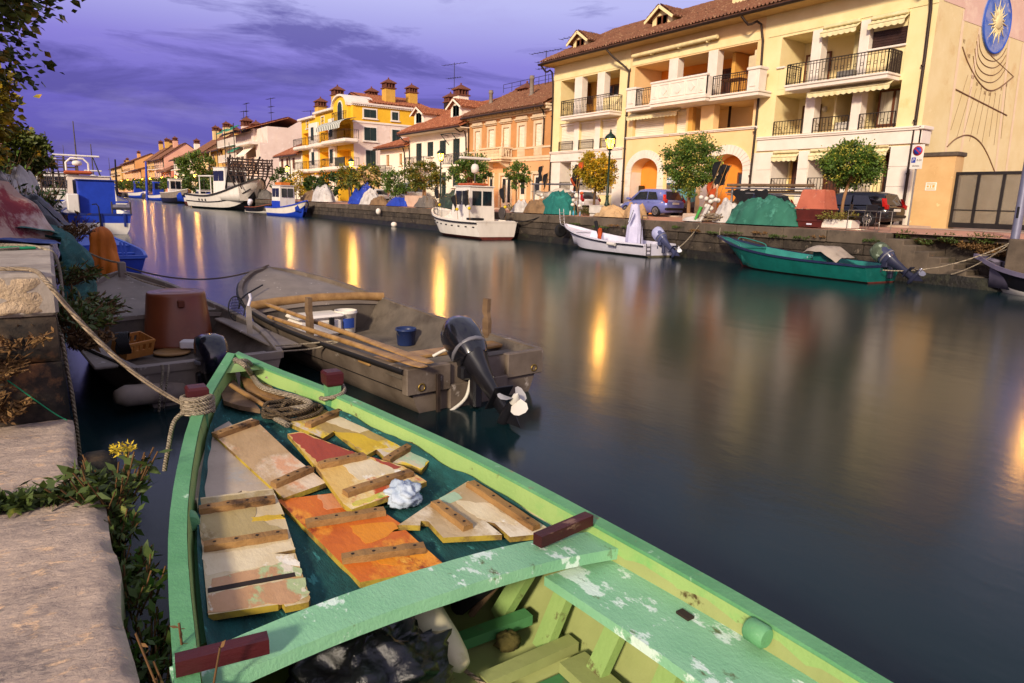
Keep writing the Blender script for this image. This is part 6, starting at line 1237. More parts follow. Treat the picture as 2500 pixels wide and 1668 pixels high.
for k in range(3): ld.tube([(-.04, .5, .12+.15*k), (-.04, .72, .12+.15*k)], .014, 6)
ld.build('stern_ladder', RIG, b8.t)
lo8 = MB()
for y_ in (.12, -.12): lo8.tube(spline([(6.45, y_, .95), (6.75, y_, 1.05), (6.85, y_, 1.45), (6.9, y_, 1.75)], 5), .018, 6)
for k in range(4): lo8.tube([(6.7+.05*k, .12, 1.05+.17*k), (6.7+.05*k, -.12, 1.05+.17*k)], .014, 6)
lo8.build('bow_ladder', M('steel_tube', '#b3aeb0', rough=.3, metal=.6), b8.t)
# --- white fishing boat with the wheelhouse
b9 = Boat('fishing_boat', 'white fishing boat with a small wheelhouse, radar bar and dark flags', (19.75, 31.0), math.atan2(1, .02), 7.2, [(0, 1.25), (.4, 1.42), (.7, 1.2), (.88, .72), (.96, .35), (1, .04)], [(0, .98), (.35, 1.0), (.7, 1.15), (1, 1.55)], zk=-.3, zc=.08, chine=.84, rake=.9, group='fishing boats moored along the far quay')
b9.hull(WPT, RDB, 1.08); b9.gunwale(WPT, over=.06, h=.08); b9.inside(WPT, .55, .9)
for k in (1, -1): MB().tube([b9.top(i/24, k, -.06, -.12) for i in range(24)], .035, 6).build('rubbing_strake', BLK, b9.t)
sc_ = MB()
for i in range(9): u = .06+.1*i; p = b9.at(u, 1, 1.62); sc_.bbox(p.x-.1, p.x+.1, p.y-.03, p.y+.025, p.z-.035, p.z+.035, .01)
sc_.build('scuppers', BLK, b9.t)
cw9 = cabin(b9, 1.7, 3.7, .85, .55, 2.75, WPT, WPT, slope=.35, tw=.86)
MB().bbox(1.7, 3.4, -.4, .6, 2.83, 2.95, .03).build('roof_locker', M('orange_locker', '#b4562f', '#9a4626', 4, .6), cw9); ball_ = mast(b9, 2.5, 0, 2.8, 4.6, .05)
MB().lathe([(.1, 0), (.2, .06), (.22, .3), (.16, .46), (0, .52)], (2.5, 0, 3.5), 14).build('radar_dome', WPT, ball_); MB().bbox(2.4, 2.55, -1.0, 1.0, 4.22, 4.36, .04).build('radar_bar', WPT, ball_)
rl9 = MB()
for k in (1, -1):
    rl9.tube([b9.top(.55+.4*i/8, k, .08, .75) for i in range(9)], .018, 5)
    for i in range(0, 9, 2): u = .55+.4*i/8; rl9.tube([b9.top(u, k, .08, 0), b9.top(u, k, .08, .75)], .015, 5)
rl9.tube([b9.top(.95, 1, .08, .75), b9.top(.95, -1, .08, .75)], .018, 5); rl9.build('guard_rail', RIG, b9.t)
MB().lathe([(.3, -.04), (.32, -.04), (.32, .04), (.3, .04)], (.35, -.5, 1.4), 18, axis=(0, 1, 0)).build('net_hauler', RIG, b9.t); MB().bbox(1.05, 1.7, .2, .95, .98, 1.1, .02).build('hatch', BLK, b9.t)
# --- boats farther up on the right
def small_cabin_boat(x, y, L, hd, label, top, bot, cabm, seed=0, cx=.35, cz=2.2, stripe=None, w=1.15, zs=.8):
    b = Boat('fishing_boat', label, (x, y), hd, L, [(0, w*.85), (.4, w), (.7, w*.85), (.9, w*.4), (1, .03)], [(0, zs), (.5, zs+.05), (.8, zs+.3), (1, zs+.75)], zk=-.25, zc=.05, chine=.84, rake=.6, group='fishing boats moored along the far quay')
    b.hull(top, bot, 1.45 if stripe is None else stripe); b.gunwale(BLU if top is WPT else WPT, over=.04, h=.08); b.inside(BLU, .4, .88)
    cabin(b, L*cx, L*cx+1.5, w*.6, .4, cz, cabm, WPT, slope=.1); mast(b, L*cx+.8, 0, cz, cz+1.6, .035); return b
b10 = Boat('fishing_boat', 'blue and white boat with a white wheelhouse and orange roof box below the yellow block', (19.3, 70.8), math.radians(-112), 6.6, [(0, 1.1), (.4, 1.3), (.7, 1.1), (.9, .5), (1, .04)], [(0, .85), (.5, .9), (.8, 1.15), (1, 1.6)], zk=-.25, chine=.84, rake=.6, group='fishing boats moored along the far quay')
b10.t.location = (19.2, 72.0, 0); b10.t.rotation_euler.z = math.radians(-80)
b10.hull(WPT, BLU, 1.35); b10.gunwale(BLU, over=.05, h=.1); b10.inside(BLU, .5, .88); c10 = cabin(b10, .9, 2.7, .8, .5, 2.9, WPT, WPT, slope=.05); MB().bbox(.92, 2.68, -.82, .82, .55, 1.45, .01).build('cabin_skirt', BLU, c10); MB().bbox(1.1, 2.4, -.5, .5, 2.97, 3.25, .04).build('roof_box', M('orange_box', '#c9722c', '#b05e20', 4, .6), c10)
mast(b10, 4.2, .2, 1.0, 3.6, .04)
b11 = Boat('dinghy', 'grey dinghy with a red cloth beside the blue and white boat', (19.6, 84.2), math.radians(-72), 4.2, [(0, .75), (.5, .95), (.8, .65), (1, .03)], [(0, .6), (.6, .65), (1, 1.0)], zk=-.15, group='small boats moored along the far quay'); b11.hull(DKP, WPT, 1.2); b11.gunwale(M('rust_rail', '#8c4a34', '#73392a', 4, .7), over=.04); b11.inside(GPI, .2, .9); outboard(b11, -.05, 0, .6, .5, 1.3, WLIL)
# big white fishing vessel
b12 = Boat('fishing_vessel', 'big white fishing vessel with a high flared bow and dark dredge rack', (17.7, 103.5), math.radians(-77), 17, [(0, 2.3), (.4, 2.7), (.7, 2.5), (.88, 1.6), (.96, .8), (1, .06)], [(0, 1.9), (.45, 1.75), (.7, 2.3), (.88, 3.2), (1, 4.0)], zk=-.3, zc=.2, chine=.8, rake=1.8, group='fishing boats moored along the far quay')
b12.hull(WPT, DKP, 1.04); b12.gunwale(RUB, over=.1, h=.16); b12.inside(WPT, 1.2, .86, hf=.9); MB().tube([b12.at(i/26, 1, 1.45)+V((0, .03, 0)) for i in range(26)], .07, 6).build('rubbing_strake', BLK, b12.t); MB().tube([b12.at(i/26, -1, 1.45)-V((0, .03, 0)) for i in range(26)], .07, 6).build('rubbing_strake', BLK, b12.t)
ph = MB()
for u in (.3, .36, .42):
    for k in (1, -1): p = b12.at(u, k, 1.62); ph.bbox(p.x-.14, p.x+.14, p.y-.08, p.y+.08, p.z-.14, p.z+.14, .03)
ph.build('scuppers', BLK, b12.t)
cabin(b12, 7.2, 10.8, 1.5, 1.2, 5.2, WPT, WPT, slope=.4); mast(b12, 8.5, .3, 5.2, 8.4, .08, .9); MB().bbox(3.2, 7.0, -1.7, 1.7, 4.1, 4.25, .04).build('awning_frame', WPT, b12.t)
for x_ in (3.4, 6.8):
    for y_ in (-1.6, 1.6): MB().tube([(x_, y_, 1.6), (x_, y_, 4.15)], .07, 6).build('awning_post', WPT, b12.t)
rk = MB(); rn = random.Random(12)
for k in range(7): zz = 4.2+.32*k; rk.bar((14.0, -2.6, zz), (14.0, 2.6, zz), .12, .12); rk.bar((15.2, -2.6, zz), (15.2, 2.6, zz), .1, .12)
for y_ in (-2.5, -1.3, 0, 1.3, 2.5): rk.tube([(14.0, y_*.6, 2.4), (14.0, y_, 4.4), (14.0, y_, 6.3)], .09, 6); rk.tube([(15.2, y_*.6, 2.6), (15.2, y_, 4.4), (15.2, y_, 6.3)], .08, 6); rk.bar((14, y_, 5.0), (15.2, y_, 5.8), .1)
for k in range(26): y_ = rn.uniform(-2.5, 2.5); rk.bar((14.6+rn.uniform(-.5, .5), y_, rn.uniform(4.2, 5)), (14.6, y_+rn.uniform(-.9, .9), rn.uniform(4.8, 6.4)), .09)
rk.build('dredge_rack', M('rusty_rack', '#4d3d38'), b12.t)
MB().tube([(10.6, 1.4, 2.6), (13.4, 1.9, 6.6)], .12, 7).build('boom', BLK, b12.t); MB().tube([(10.6, -1.4, 2.6), (13.4, -1.9, 6.6)], .12, 7).build('boom', BLK, b12.t)
small_cabin_boat(19.8, 150, 15, math.radians(-86), 'rust streaked grey boat with a raised bow, next beyond the big white vessel', GPL, DKP, WPT, cx=.3, cz=4.4, w=1.9, zs=1.9); small_cabin_boat(19.4, 121, 9, math.radians(-84), 'low white barge behind the big white vessel', WPT, RDB, WPT, cx=.6, cz=2.4, w=1.7, zs=1.3)
small_cabin_boat(20.5, 178, 13, math.radians(-84), 'blue and white boat with a blue wheelhouse beyond the grey one', WPT, BLU, BLU, cx=.2, cz=4.2, w=1.7, zs=1.2); small_cabin_boat(21.0, 226, 17, math.radians(-84), 'blue striped boat with a pointed white bow and blue wheelhouse', WPT, BLU, BLU, cx=.3, cz=4.6, w=2.2, zs=1.5); small_cabin_boat(18.5, 262, 12, math.radians(-98), 'long blue boat moored at the far end', BLU, WPT, BLU, cx=.3, cz=4.0, w=2.4, zs=1.3); small_cabin_boat(15.5, 300, 12, math.radians(-90), 'farthest white boat in the haze of masts', WPT, BLU, WPT, cx=.4, cz=4.2, w=2.4, zs=1.3)
for (x, y, z1, lb) in ((20.2, 190, 9, 'blue mast pole rising among the far boats'), (17.5, 240, 11, 'dark folded sail mast among the far boats')):
    solo('mooring_mast', MB().tube([(x, y, -.2), (x+.3, y, z1)], [.35, .2], 8), BLU if 'blue' in lb else NETB, lb, 'mast')
# ------------------------------------------------------------------ the green boat in the foreground
GOUT = M('green_hull_paint', '#2f8f3c', '#247a31', 3, .45, .1, 20, st='#7d9a6a', stsc=5, stt=(.62, .68)); GMINT = M('mint_deck_paint', '#8cbf95', '#79b085', 2.5, .55, .3, 45, st='#cfe3d2', stsc=3.6, stt=(.555, .585), st2='#5f6a48', st2sc=7, st2t=(.62, .68), stretch=(1, 1.7, 1)); GRAIL = M('green_rail_paint', '#67a06f', '#528c5c', 3, .6, .3, 45, st='#7d7a58', stsc=7, stt=(.62, .68), st2='#a9c9a9', st2sc=5, st2t=(.62, .67))
GLIME = M('lime_bulwark_paint', '#98b36a', '#86a65f', 1.8, .6, .25, 35, st='#67a85c', stsc=1.6, stt=(.55, .7), st2='#66603c', st2sc=7, st2t=(.62, .68)); GIN = M('yellow_green_inside', '#a0a76a', '#8b945a', 1.8, .65, .15, 25, st='#5a5a2a', stsc=2.2, stt=(.6, .75), st2='#4a3a1c', st2sc=5, st2t=(.64, .70)); GFL = M('green_floor_paint', '#4f8a56', '#3f7646', 2, .7, .15, 25, st='#6d5a44', stsc=2.2, stt=(.58, .7)); MAR = M('maroon_wood', '#4a161a', '#381014', 5, .5, .3, 25, stretch=(1, .3, 1), st='#7a5a4a', stsc=9, stt=(.66, .7))
Ls = 6.05; SY = lambda y: (y+.6)/Ls
gb_ = Boat('fishing_boat', 'bright green wooden boat in the foreground loaded with painted hatch boards', (1.09, -.6), pi/2, Ls, [(0, .80), (SY(.5), .93), (SY(1.2), .94), (SY(2), .885), (SY(3), .765), (SY(4), .555), (SY(4.6), .38), (SY(5.1), .185), (SY(5.35), .07), (1, .02)], [(0, .56), (SY(1), .58), (SY(2), .60), (SY(3), .63), (SY(4), .67), (SY(5), .74), (1, .81)], zk=-.3, zc=-.05, chine=.97, rake=.35, t=.05)
def gp(x, y, z): return V((y+.6, 1.09-x, z))          # world metres to the boat's own axes
gb_.hull(GOUT); gb_.gunwale(GRAIL, h=.05, over=.02); gb_.inside(GIN, .025, SY(4.4), hf=.88, bulk=False)
bw = MB()                                             # inner bulwark faces forward of the beam
for k in (1, -1): bw.loft([[gb_.top(u, k, .052, -.003), gb_.top(u, k, .085, -.27)] for u in [SY(2.0)+(SY(5.32)-SY(2.0))*i/24 for i in range(25)]], close=False)
bw.build('bulwark', GLIME, gb_.t)
bw = MB(); bw.loft([[gb_.top(u, -1, .052, -.003), gb_.top(u, -1, .062, -.125)] for u in [SY(-.5)+(SY(2.0)-SY(-.5))*i/16 for i in range(17)]], close=False); bw.build('bulwark', GLIME, gb_.t)
dkm = MB(); dkm.loft([[V((u*Ls, k*max(.01, gb_.hb(u)-.05), .44+.05*(u*Ls-.6-2.2))) for k in (1, .5, 0, -.5, -1)] for u in [SY(2.2)+(SY(5.25)-SY(2.2))*i/16 for i in range(17)]], close=False); dkm.build('foredeck', GFL, gb_.t)
bd = MB(); bd.loft([[V((u*Ls, k*(gb_.hb(u)-.05), gb_.zs(u)-.01)) for k in (1, .5, 0, -.5, -1)] for u in (SY(5.12), SY(5.2), SY(5.3), .995)], close=False); bd.build('breasthook', GLIME, gb_.t)
bmx = MB(); rings = []
for i in range(17):
    k = -1+2*i/16; x = k*.90; z_ = .552+.078*(1-k*k); c = .02*(1-k*k); y0, y1 = 1.95+c+.03*abs(k), 2.14+c+.02*abs(k)
    rings.append([gp(1.09+x, y0, z_-.05), gp(1.09+x, y0, z_), gp(1.09+x, y1, z_), gp(1.09+x, y1, z_-.05)])
bmx.loft(rings, smooth=False, caps=True); bmx.build('cross_beam', GMINT, gb_.t)
for k, name in ((-1, 'side_deck'), (1, 'side_deck')):
    sd_ = MB(); rings = []
    for i in range(13):
        y = -.5+2.54*i/12; b = gb_.hb(SY(y))-.06; inn = b-.34 if k < 0 else b-.12
        rings.append([V((y+.6, k*b, .497)), V((y+.6, k*inn, .507)), V((y+.6, k*inn, .467)), V((y+.6, k*b, .457))])
    sd_.loft(rings, smooth=False, caps=True); sd_.build(name, GMINT, gb_.t)
for y in (1.55, .75): MB().box(y+.6-.03, y+.6+.03, -.80, -.765, .5, .51).build('deck_slot', DARK, gb_.t)
iM = gb_.M.inverted()
for a, b_ in (((1290, 1388), (1217, 1507)), ((1389, 1424), (1322, 1585)), ((1521, 1503), (1445, 1668)), ((1660, 1590), (1585, 1760))):
    p, q = iM @ at_z(*a, .34), iM @ at_z(*b_, .05); q = p.lerp(q, 1.0); MB().bar(p, q, .045, .09, up=(1, 0, 0)).build('rib', GLIME, gb_.t)
for a, b_, m_ in (((1060, 1590), (1290, 1505), GFL), ((1180, 1668), (1400, 1570), GIN)):
    MB().bar(iM @ at_z(*a, .09), iM @ at_z(*b_, .09), .07, .05).build('floor_frame', m_, gb_.t)
st_ = MB(); st_.bar(gp(1.09+.62, 2.0, .08), gp(1.09+.62, -.3, .08), .14, .05); st_.build('floor_stringer', GIN, gb_.t)
MB().bar(gp(1.25, 1.95, .09), gp(1.25, -.3, .09), .12, .06).build('floor_stringer', GFL, gb_.t)
fl = MB()
for k in range(6): fl.box(.15, 2.6, -.6+.2*k+.004, -.4+.2*k-.004, .034, .05)
fl.build('floor_boards', GFL, gb_.t)
for (x, y) in ((.66, 4.42), (1.51, 4.42)):
    p = MB().loft([[gp(x+a*w_, y+c*w_, z_) for a, c in ((-1, -1), (1, -1), (1, 1), (-1, 1))] for z_, w_ in ((.45, .05), (.76, .045))], smooth=False).build('mooring_post', GRAIL, gb_.t)
    MB().loft([[gp(x+a*w_, y+c*w_, z_) for a, c in ((-1, -1), (1, -1), (1, 1), (-1, 1))] for z_, w_ in ((.76, .05), (.775, .058), (.845, .06), (.86, .05))], smooth=False, caps=True).build('post_cap', MAR, p)
for (x, y) in ((.37, 3.17), (1.97, 1.28)):
    k_ = 1 if x > 1 else -1; MB().lathe([(.034, -.04), (.042, -.03), (.042, .03), (.034, .04)], gp(x-k_*.035, y, .565), 14, axis=(1, 0, 0)).build('thole_block', GRAIL, gb_.t)
for (a, b_) in (((428, 1625), (655, 1568)), ((1312, 1320), (1438, 1266))):
    p, q = at_z(*a, .645), at_z(*b_, .645); p, q = gb_.M.inverted() @ p, gb_.M.inverted() @ q; MB().bar(p, q, .05, .05).build('wedge_block', MAR, gb_.t)
# --- loose hatch boards, traced at their own height
BW = {}
def bmat(nm, base, base2, s1, s2, t1=(.5, .6), t2=(.55, .62), stsc=2.2, st2sc=3.4): return M(nm, base, base2, 6, .6, .25, 45, st=s1, stsc=stsc, stt=t1, st2=s2, st2sc=st2sc, st2t=t2, stretch=(1, .55, 1))
BATT = M('batten_wood', '#a07a48', '#71502c', 5, .75, .4, 40, stretch=(1, .4, 2), st='#3d2a17', stsc=5, stt=(.58, .68)); YEDGE = M('yellow_edge_paint', '#b39a34', '#8f7a34', 5, .7, .2, 40, st='#6d5230', stsc=5, stt=(.48, .6)); P_WH = bmat('flaked_white', '#ddceab', '#c9b58c', '#b3925a', '#e9e2cf', (.62, .68), (.56, .6)); P_RD = bmat('flaked_red', '#a8472c', '#8f3a24', '#c0603c', '#6d3a26', (.58, .64), (.62, .66)); P_YL = bmat('flaked_yellow', '#d2b02c', '#bd9a26', '#a8905a', '#e0c860', (.6, .66), (.6, .66)); P_PK = bmat('flaked_pink_green', '#c0966e', '#ad8259', '#a9b784', '#d8cdb4', (.5, .54), (.56, .6), 5, 7); P_OR = bmat('flaked_orange', '#d98a22', '#c97a1c', '#b5571a', '#e6b04a', (.58, .64), (.6, .66)); P_GN = bmat('flaked_green', '#a9c4a2', '#9ab392', '#c9b59a', '#7a9a6a', (.56, .62), (.62, .66))
def jag(P, seed, amp=.012):
    out = []; rn = random.Random(seed)
    for p, q in zip(P, P[1:]+P[:1]):
        n = max(2, int((V(q)-V(p)).length/.03))
        for i in range(n): m_ = V(p).lerp(V(q), i/n); out.append((m_.x+rn.uniform(-amp, amp), m_.y+rn.uniform(-amp, amp)))
    return out
def zdk(y): return .47+.05*(y-2.2)
def at_d(px, py, off=.03):
    z_ = .52
    for _ in range(8): p = at_z(px, py, z_); z_ = zdk(p.y)+off
    return p
def board(label, outline, z_, mat, battens, th=.027, patches=(), edge=None, slots=()):
    off = z_-.47; pts = [at_d(px, py, off) for px, py in outline]; c = sum(pts, V((0, 0, 0)))/len(pts); c.z -= th
    t = thing('hatch_board', label, 'board', c, group='hatch boards lying in the green boat', tilt=(math.atan(.05), 0))
    P = [(p.x-c.x, p.y-c.y) for p in pts]; ar = sum(P[i][0]*P[(i+1) % len(P)][1]-P[(i+1) % len(P)][0]*P[i][1] for i in range(len(P)))
    if ar < 0: P = P[::-1]
    n = len(P); mb = MB(); top = [(x, y, th) for x, y in P]; mb.add(top, [tuple(range(n))]); mb.add([(x, y, 0) for x, y in P], [tuple(range(n-1, -1, -1))]); mb.build('plank_face', mat, t)
    ed = MB(); ed.add([(x, y, 0) for x, y in P]+[(x, y, th) for x, y in P], [(i, (i+1) % n, n+(i+1) % n, n+i) for i in range(n)]); ed.build('plank_edge', edge or YEDGE, t)
    for (a, b) in battens:
        p, q = at_d(*a, off+.015)-c, at_d(*b, off+.015)-c; p.z = q.z = th+.0145; b_ = MB(); d = (q-p); nn = 8; up = V((0, 0, 1)); s_ = d.cross(up).normalized(); rn = random.Random(int(a[0])); rings = []
        for i in range(nn+1):
            m_ = p+d*(i/nn); w_ = .027*(1+rn.uniform(-.12, .12)); h = .015*(1+rn.uniform(-.15, .12)) if 0 < i < nn else .012; rings.append([m_-s_*w_-up*.014, m_-s_*w_*.85+up*h, m_+s_*w_*.85+up*h, m_+s_*w_-up*.014])
        b_.loft(rings, smooth=False, caps=True); bo = b_.build('batten', BATT, t)
        for k in range(4): m_ = p+d*((k+.5)/4); MB().lathe([(.007, 0), (.007, .0022)], m_+up*.0152, 8).build('nail_hole', DARK, bo)
    for i, (pp, pm) in enumerate(patches):
        Q = [at_d(px, py, off)-c for px, py in pp]; J = jag([(k.x, k.y, 0) for k in Q], i+len(pp), .008); b_ = MB(); b_.prism(J, th+.0002, th+.0007+.0004*i); b_.build('paint_patch', pm, t)
    for (a, b, w_) in slots:
        p, q = at_d(*a, off)-c, at_d(*b, off)-c; p.z = q.z = th+.0012; MB().bar(p, q, w_, .002).build('gap', DARK, t)
    return t
za = lambda a, b: (380+a*.3189, 850+b*.3189); zb = lambda a, b: (380+a*.3304, 1150+b*.3304); zc_ = lambda a, b: (900+a*.3303, 1150+b*.3303)
m_beige = M('beige_board', '#b9a894', '#a3937f', 3, .7, .2, 30, st='#8f9aa0', stsc=1.6, stt=(.6, .75), st2='#7a6a55', st2sc=6, st2t=(.66, .7))
bp_ = MB(); bpts = [at_d(*za(*q), .012) for q in ((415, 640), (560, 560), (640, 640), (980, 1130), (660, 1090), (600, 1120), (300, 1165), (285, 1080))]
Pc = sum(bpts, V((0, 0, 0)))/8
bp_.add(bpts+[p-V((0, 0, .02)) for p in bpts], [tuple(range(8)), tuple(range(15, 7, -1))]+[(i, (i+1) % 8, 8+(i+1) % 8, 8+i) for i in range(8)]); solo('bare_board', bp_, m_beige, 'plain pale board under the pink board at the port side', 'board')
board('pink washed board with two battens, second from the bow on the port side', [za(*q) for q in ((425, 645), (735, 535), (800, 585), (1060, 830), (1305, 1030), (980, 1148), (760, 950))], .50, bmat('pink_wash', '#bd9d72', '#a08257', '#d9c4a6', '#cf9a72'), [(za(455, 668), za(775, 560)), (za(900, 1045), za(1190, 920))])
board('yellow and grey board nearest the starboard rail below the rope coil', [za(*q) for q in ((1025, 575), (1240, 412), (1440, 465), (2165, 780), (2035, 935), (1960, 900), (1800, 880), (1690, 775), (1610, 822), (1370, 632), (1280, 690))], .492, bmat('yellow_wash', '#b3975a', '#9a7f48', '#d8b832', '#c9b9a5', (.5, .56)), [(za(1165, 590), za(1435, 470)), (za(1765, 860), za(1990, 725))], patches=([[za(*q) for q in ((1290, 560), (1480, 510), (1700, 610), (1560, 650))], P_WH], [[za(*q) for q in ((1350, 640), (1560, 655), (1790, 760), (1700, 775), (1620, 800))], P_YL], [[za(*q) for q in ((1500, 500), (1900, 670), (1860, 700), (1560, 590))], bmat('salmon_patch', '#b98a6a', '#a67a5a', '#a08a6a', '#c99a7a')], [[za(*q) for q in ((1830, 860), (2020, 735), (2155, 785), (2035, 925), (1960, 890))], P_GN]))
board('red and yellow board lying on top in the middle of the boat', [za(*q) for q in ((1008, 655), (1110, 638), (1500, 790), (1900, 905), (2075, 1020), (1960, 1075), (1800, 1130), (1500, 1235), (1435, 1190), (1240, 920))], .525, bmat('red_yellow_wash', '#d8b56a', '#c59a4c', '#e9dcae', '#b5502c', (.5, .62), (.56, .60), 1.8, 1.3), [(za(1250, 895), za(1600, 820)), (za(1450, 1110), za(1955, 948))], patches=([[za(*q) for q in ((1015, 660), (1105, 645), (1560, 815), (1245, 880))], P_RD], [[za(*q) for q in ((1430, 900), (1640, 850), (1900, 945), (1560, 1010))], P_WH], [[za(*q) for q in ((1640, 835), (1880, 910), (1830, 930))], P_RD], [[za(*q) for q in ((1500, 1190), (1790, 1080), (1950, 1010), (2060, 1025), (1950, 1065), (1520, 1215))], bmat('lime_patch', '#c2bd4a', '#d6b264', '#8fb23a', '#dcc890', (.55, .62), (.56, .62))]))
board('orange painted board with two battens beside the cross beam', [zb(*q) for q in ((895, 212), (1330, 160), (1560, 250), (1650, 280), (1815, 392), (1655, 445), (1660, 462), (1845, 435), (1930, 512), (2130, 688), (1960, 722), (1900, 690), (1975, 738), (1510, 822), (1310, 620), (1100, 410))], .485, bmat('orange_wash', '#cf6f22', '#b5571a', '#e0952e', '#8f3d1a', (.52, .6), (.58, .64)), [(zb(1110, 385), zb(1690, 292)), (zb(1375, 645), zb(1985, 560))], patches=([[zb(*q) for q in ((1430, 400), (1620, 380), (1760, 370), (1800, 420), (1660, 500), (1560, 540), (1480, 470))], P_OR], [[zb(*q) for q in ((1640, 640), (1870, 600), (1900, 680), (1740, 700), (1650, 690))], P_OR], [[zb(*q) for q in ((1190, 180), (1330, 165), (1520, 240), (1260, 290))], bmat('pink_patch', '#cf9468', '#c98250', '#dcb090', '#c0602c')]))
board('white and green flaking board nearest the port rail with two slots', [zb(*q) for q in ((300, 200), (860, 128), (905, 215), (950, 318), (755, 352), (760, 370), (955, 345), (985, 440), (1030, 580), (810, 620), (820, 636), (1032, 606), (1080, 750), (1142, 935), (1130, 968), (958, 1002), (930, 962), (905, 985), (388, 1062), (340, 560))], .505, bmat('white_wash', '#d3c39c', '#bba477', '#ad8f58', '#c09060', (.55, .63), (.62, .645)), [(zb(318, 285), zb(880, 205)), (zb(355, 555), zb(975, 462))], patches=([[zb(*q) for q in ((345, 620), (800, 560), (1000, 520), (1030, 575), (815, 612), (1025, 612), (1060, 700), (700, 720), (375, 770))], P_WH], [[zb(*q) for q in ((310, 215), (860, 135), (890, 200), (320, 270))], bmat('olive_patch', '#a89468', '#94804f', '#b8a888', '#8a6f42')], [[zb(*q) for q in ((420, 790), (930, 680), (1060, 720), (1080, 770), (385, 880))], P_PK], [[zb(*q) for q in ((390, 910), (1000, 800), (1095, 800), (1135, 930), (955, 990), (900, 975), (395, 1050))], P_PK], [[zb(*q) for q in ((330, 330), (740, 265), (735, 350), (960, 440), (620, 480), (345, 520))], bmat('khaki_patch', '#b3a070', '#9f8b5a', '#cdbf9c', '#8a7446', (.55, .62))], [[zb(*q) for q in ((700, 345), (930, 320), (940, 350), (760, 372), (720, 378))], P_YL]), slots=((zb(385, 885), zb(1030, 765), .03),))
board('pale board with a yellow notched edge against the starboard rail', [zc_(*q) for q in ((735, 72), (830, 42), (1345, 355), (1405, 412), (1270, 465), (1045, 488), (930, 385), (865, 372), (985, 470), (550, 492), (440, 372), (385, 368), (380, 402), (220, 398), (470, 228), (520, 205))], .50, bmat('pale_wash', '#c0aa84', '#a48b62', '#dccfb4', '#8f7048', (.5, .6), (.64, .68)), [(zc_(750, 88), zc_(1240, 415)), (zc_(485, 232), zc_(735, 415))], patches=([[zc_(*q) for q in ((640, 220), (900, 240), (1120, 400), (900, 370), (800, 350))], P_WH], [[zc_(*q) for q in ((520, 205), (640, 150), (680, 200), (600, 240))], P_GN], [[zc_(*q) for q in ((830, 60), (1330, 360), (1250, 370), (800, 75))], P_WH]))
for q, lb in ((((490, 320), (600, 240), (800, 468), (640, 440), (520, 402)), 'brown triangular plank end near the bow on the port side'), (((645, 208), (880, 288), (990, 380), (925, 402), (700, 328)), 'brown plank end leaning at the bow under the rope')):
    P = [at_d(*za(*k), .05) for k in q]; n_ = len(P); solo('plank_piece', MB().add(P+[p-V((0, 0, .03)) for p in P], [tuple(range(n_)), tuple(range(2*n_-1, n_-1, -1))]+[(i, (i+1) % n_, n_+(i+1) % n_, n_+i) for i in range(n_)]), GREYW if 'port' in lb else BATT, lb, 'plank')
solo('stick', MB().tube([at_d(*za(575, 285), .09), at_d(*za(925, 495), .04)], .017, 6), BATT, 'thin wooden stick lying across the plank ends at the bow', 'stick')
# --- teal net spread under the boards
NET = M('teal_net', '#1c5552', '#103835', 14, .85, .6, 60, st='#3b807a', stsc=22, stt=(.60, .66), stretch=(1, .35, 1))
nb = MB()
def netf(u, v):
    y = 2.2+2.85*v; b = gb_.hb(SY(y))-.085; k = -1+2*u; x = 1.09+b*k; e = max(0, abs(k)-.86)/.14
    return V((x, y, zdk(y)-.012+.012*noise.noise(V((x*7, y*4, 2)))+.006*noise.noise(V((x*22, y*9, 4)))+.10*e*e*(.6+.4*noise.noise(V((y*3, k, 1))))))
nb.grid(netf, 60, 90); solo('fishing_net', nb, NET, 'dark teal fishing net spread over the fore part of the green boat', 'net')
# --- rope coil and mooring ropes of the green boat
WROPE = M('white_rope', '#c3b49c', '#a3937b', 14, .9, .5, 60, wave=(30, 'DIAGONAL', .8, '#6d5f4d'))
def rope(label, pts, r=.014, mat=None, name='rope', k=6): return solo(name, MB().tube(spline(pts, k), r, 7), mat or ROPE, label, 'rope', origin=V(pts[0]))
coil = []
for i in range(70): a = i*.42; rr_ = .13+.05*math.sin(i*.37); c_ = at_d(*za(1080, 490), .02); coil.append(c_+V((rr_*math.cos(a)*1.2, rr_*math.sin(a)*.9, .016*(i % 11)*.35)))
rope('coil of old rope lying on the net beside the yellow board', coil, .013, M('coil_rope', '#7d6a50', '#5c4b36', 14, .9, .5, 60, wave=(28, 'DIAGONAL', .8, '#3d3122')), k=3)
rope('thick white rope running from the bow along the starboard side of the green boat', [at_z(*za(610, 90), .83), at_z(*za(680, 130), .82)]+[at_d(*za(*q), .07) for q in ((740, 210), (800, 290), (900, 330), (1100, 385), (1180, 440))]+[at_d(*za(*q), .03) for q in ((900, 500), (1010, 590))], .02, WROPE)
rope('second strand of white rope at the bow of the green boat', [at_z(*za(600, 105), .83), at_z(*za(700, 100), .82)]+[at_d(*za(*q), .08) for q in ((760, 170), (860, 225), (890, 215))], .016, WROPE)
kn = []
for i in range(40): a = i*2*pi/10; kn.append(V((.66+.085*math.cos(a), 4.42+.085*math.sin(a), .69+.0028*i)))
rope('turns of white rope round the port mooring post', kn, .017, WROPE, k=3)
rope('frayed tail of rope hanging from the port post', [(.60, 4.40, .72), (.52, 4.40, .66), (.47, 4.36, .5), (.44, 4.34, .38)], .014, WROPE)
rope('loop of rope round the starboard post', [(1.51+.08*math.cos(a*.6), 4.42+.08*math.sin(a*.6), .62+.01*a) for a in range(12)]+[(1.55, 4.3, .55)], .014, WROPE, k=3)
bigr = [at_z(0, 658, 1.53), at_z(75, 662, 1.53), at_z(105, 690, 1.515), V((.05, 4.98, 1.4))]; e = V((.62, 4.44, .73))
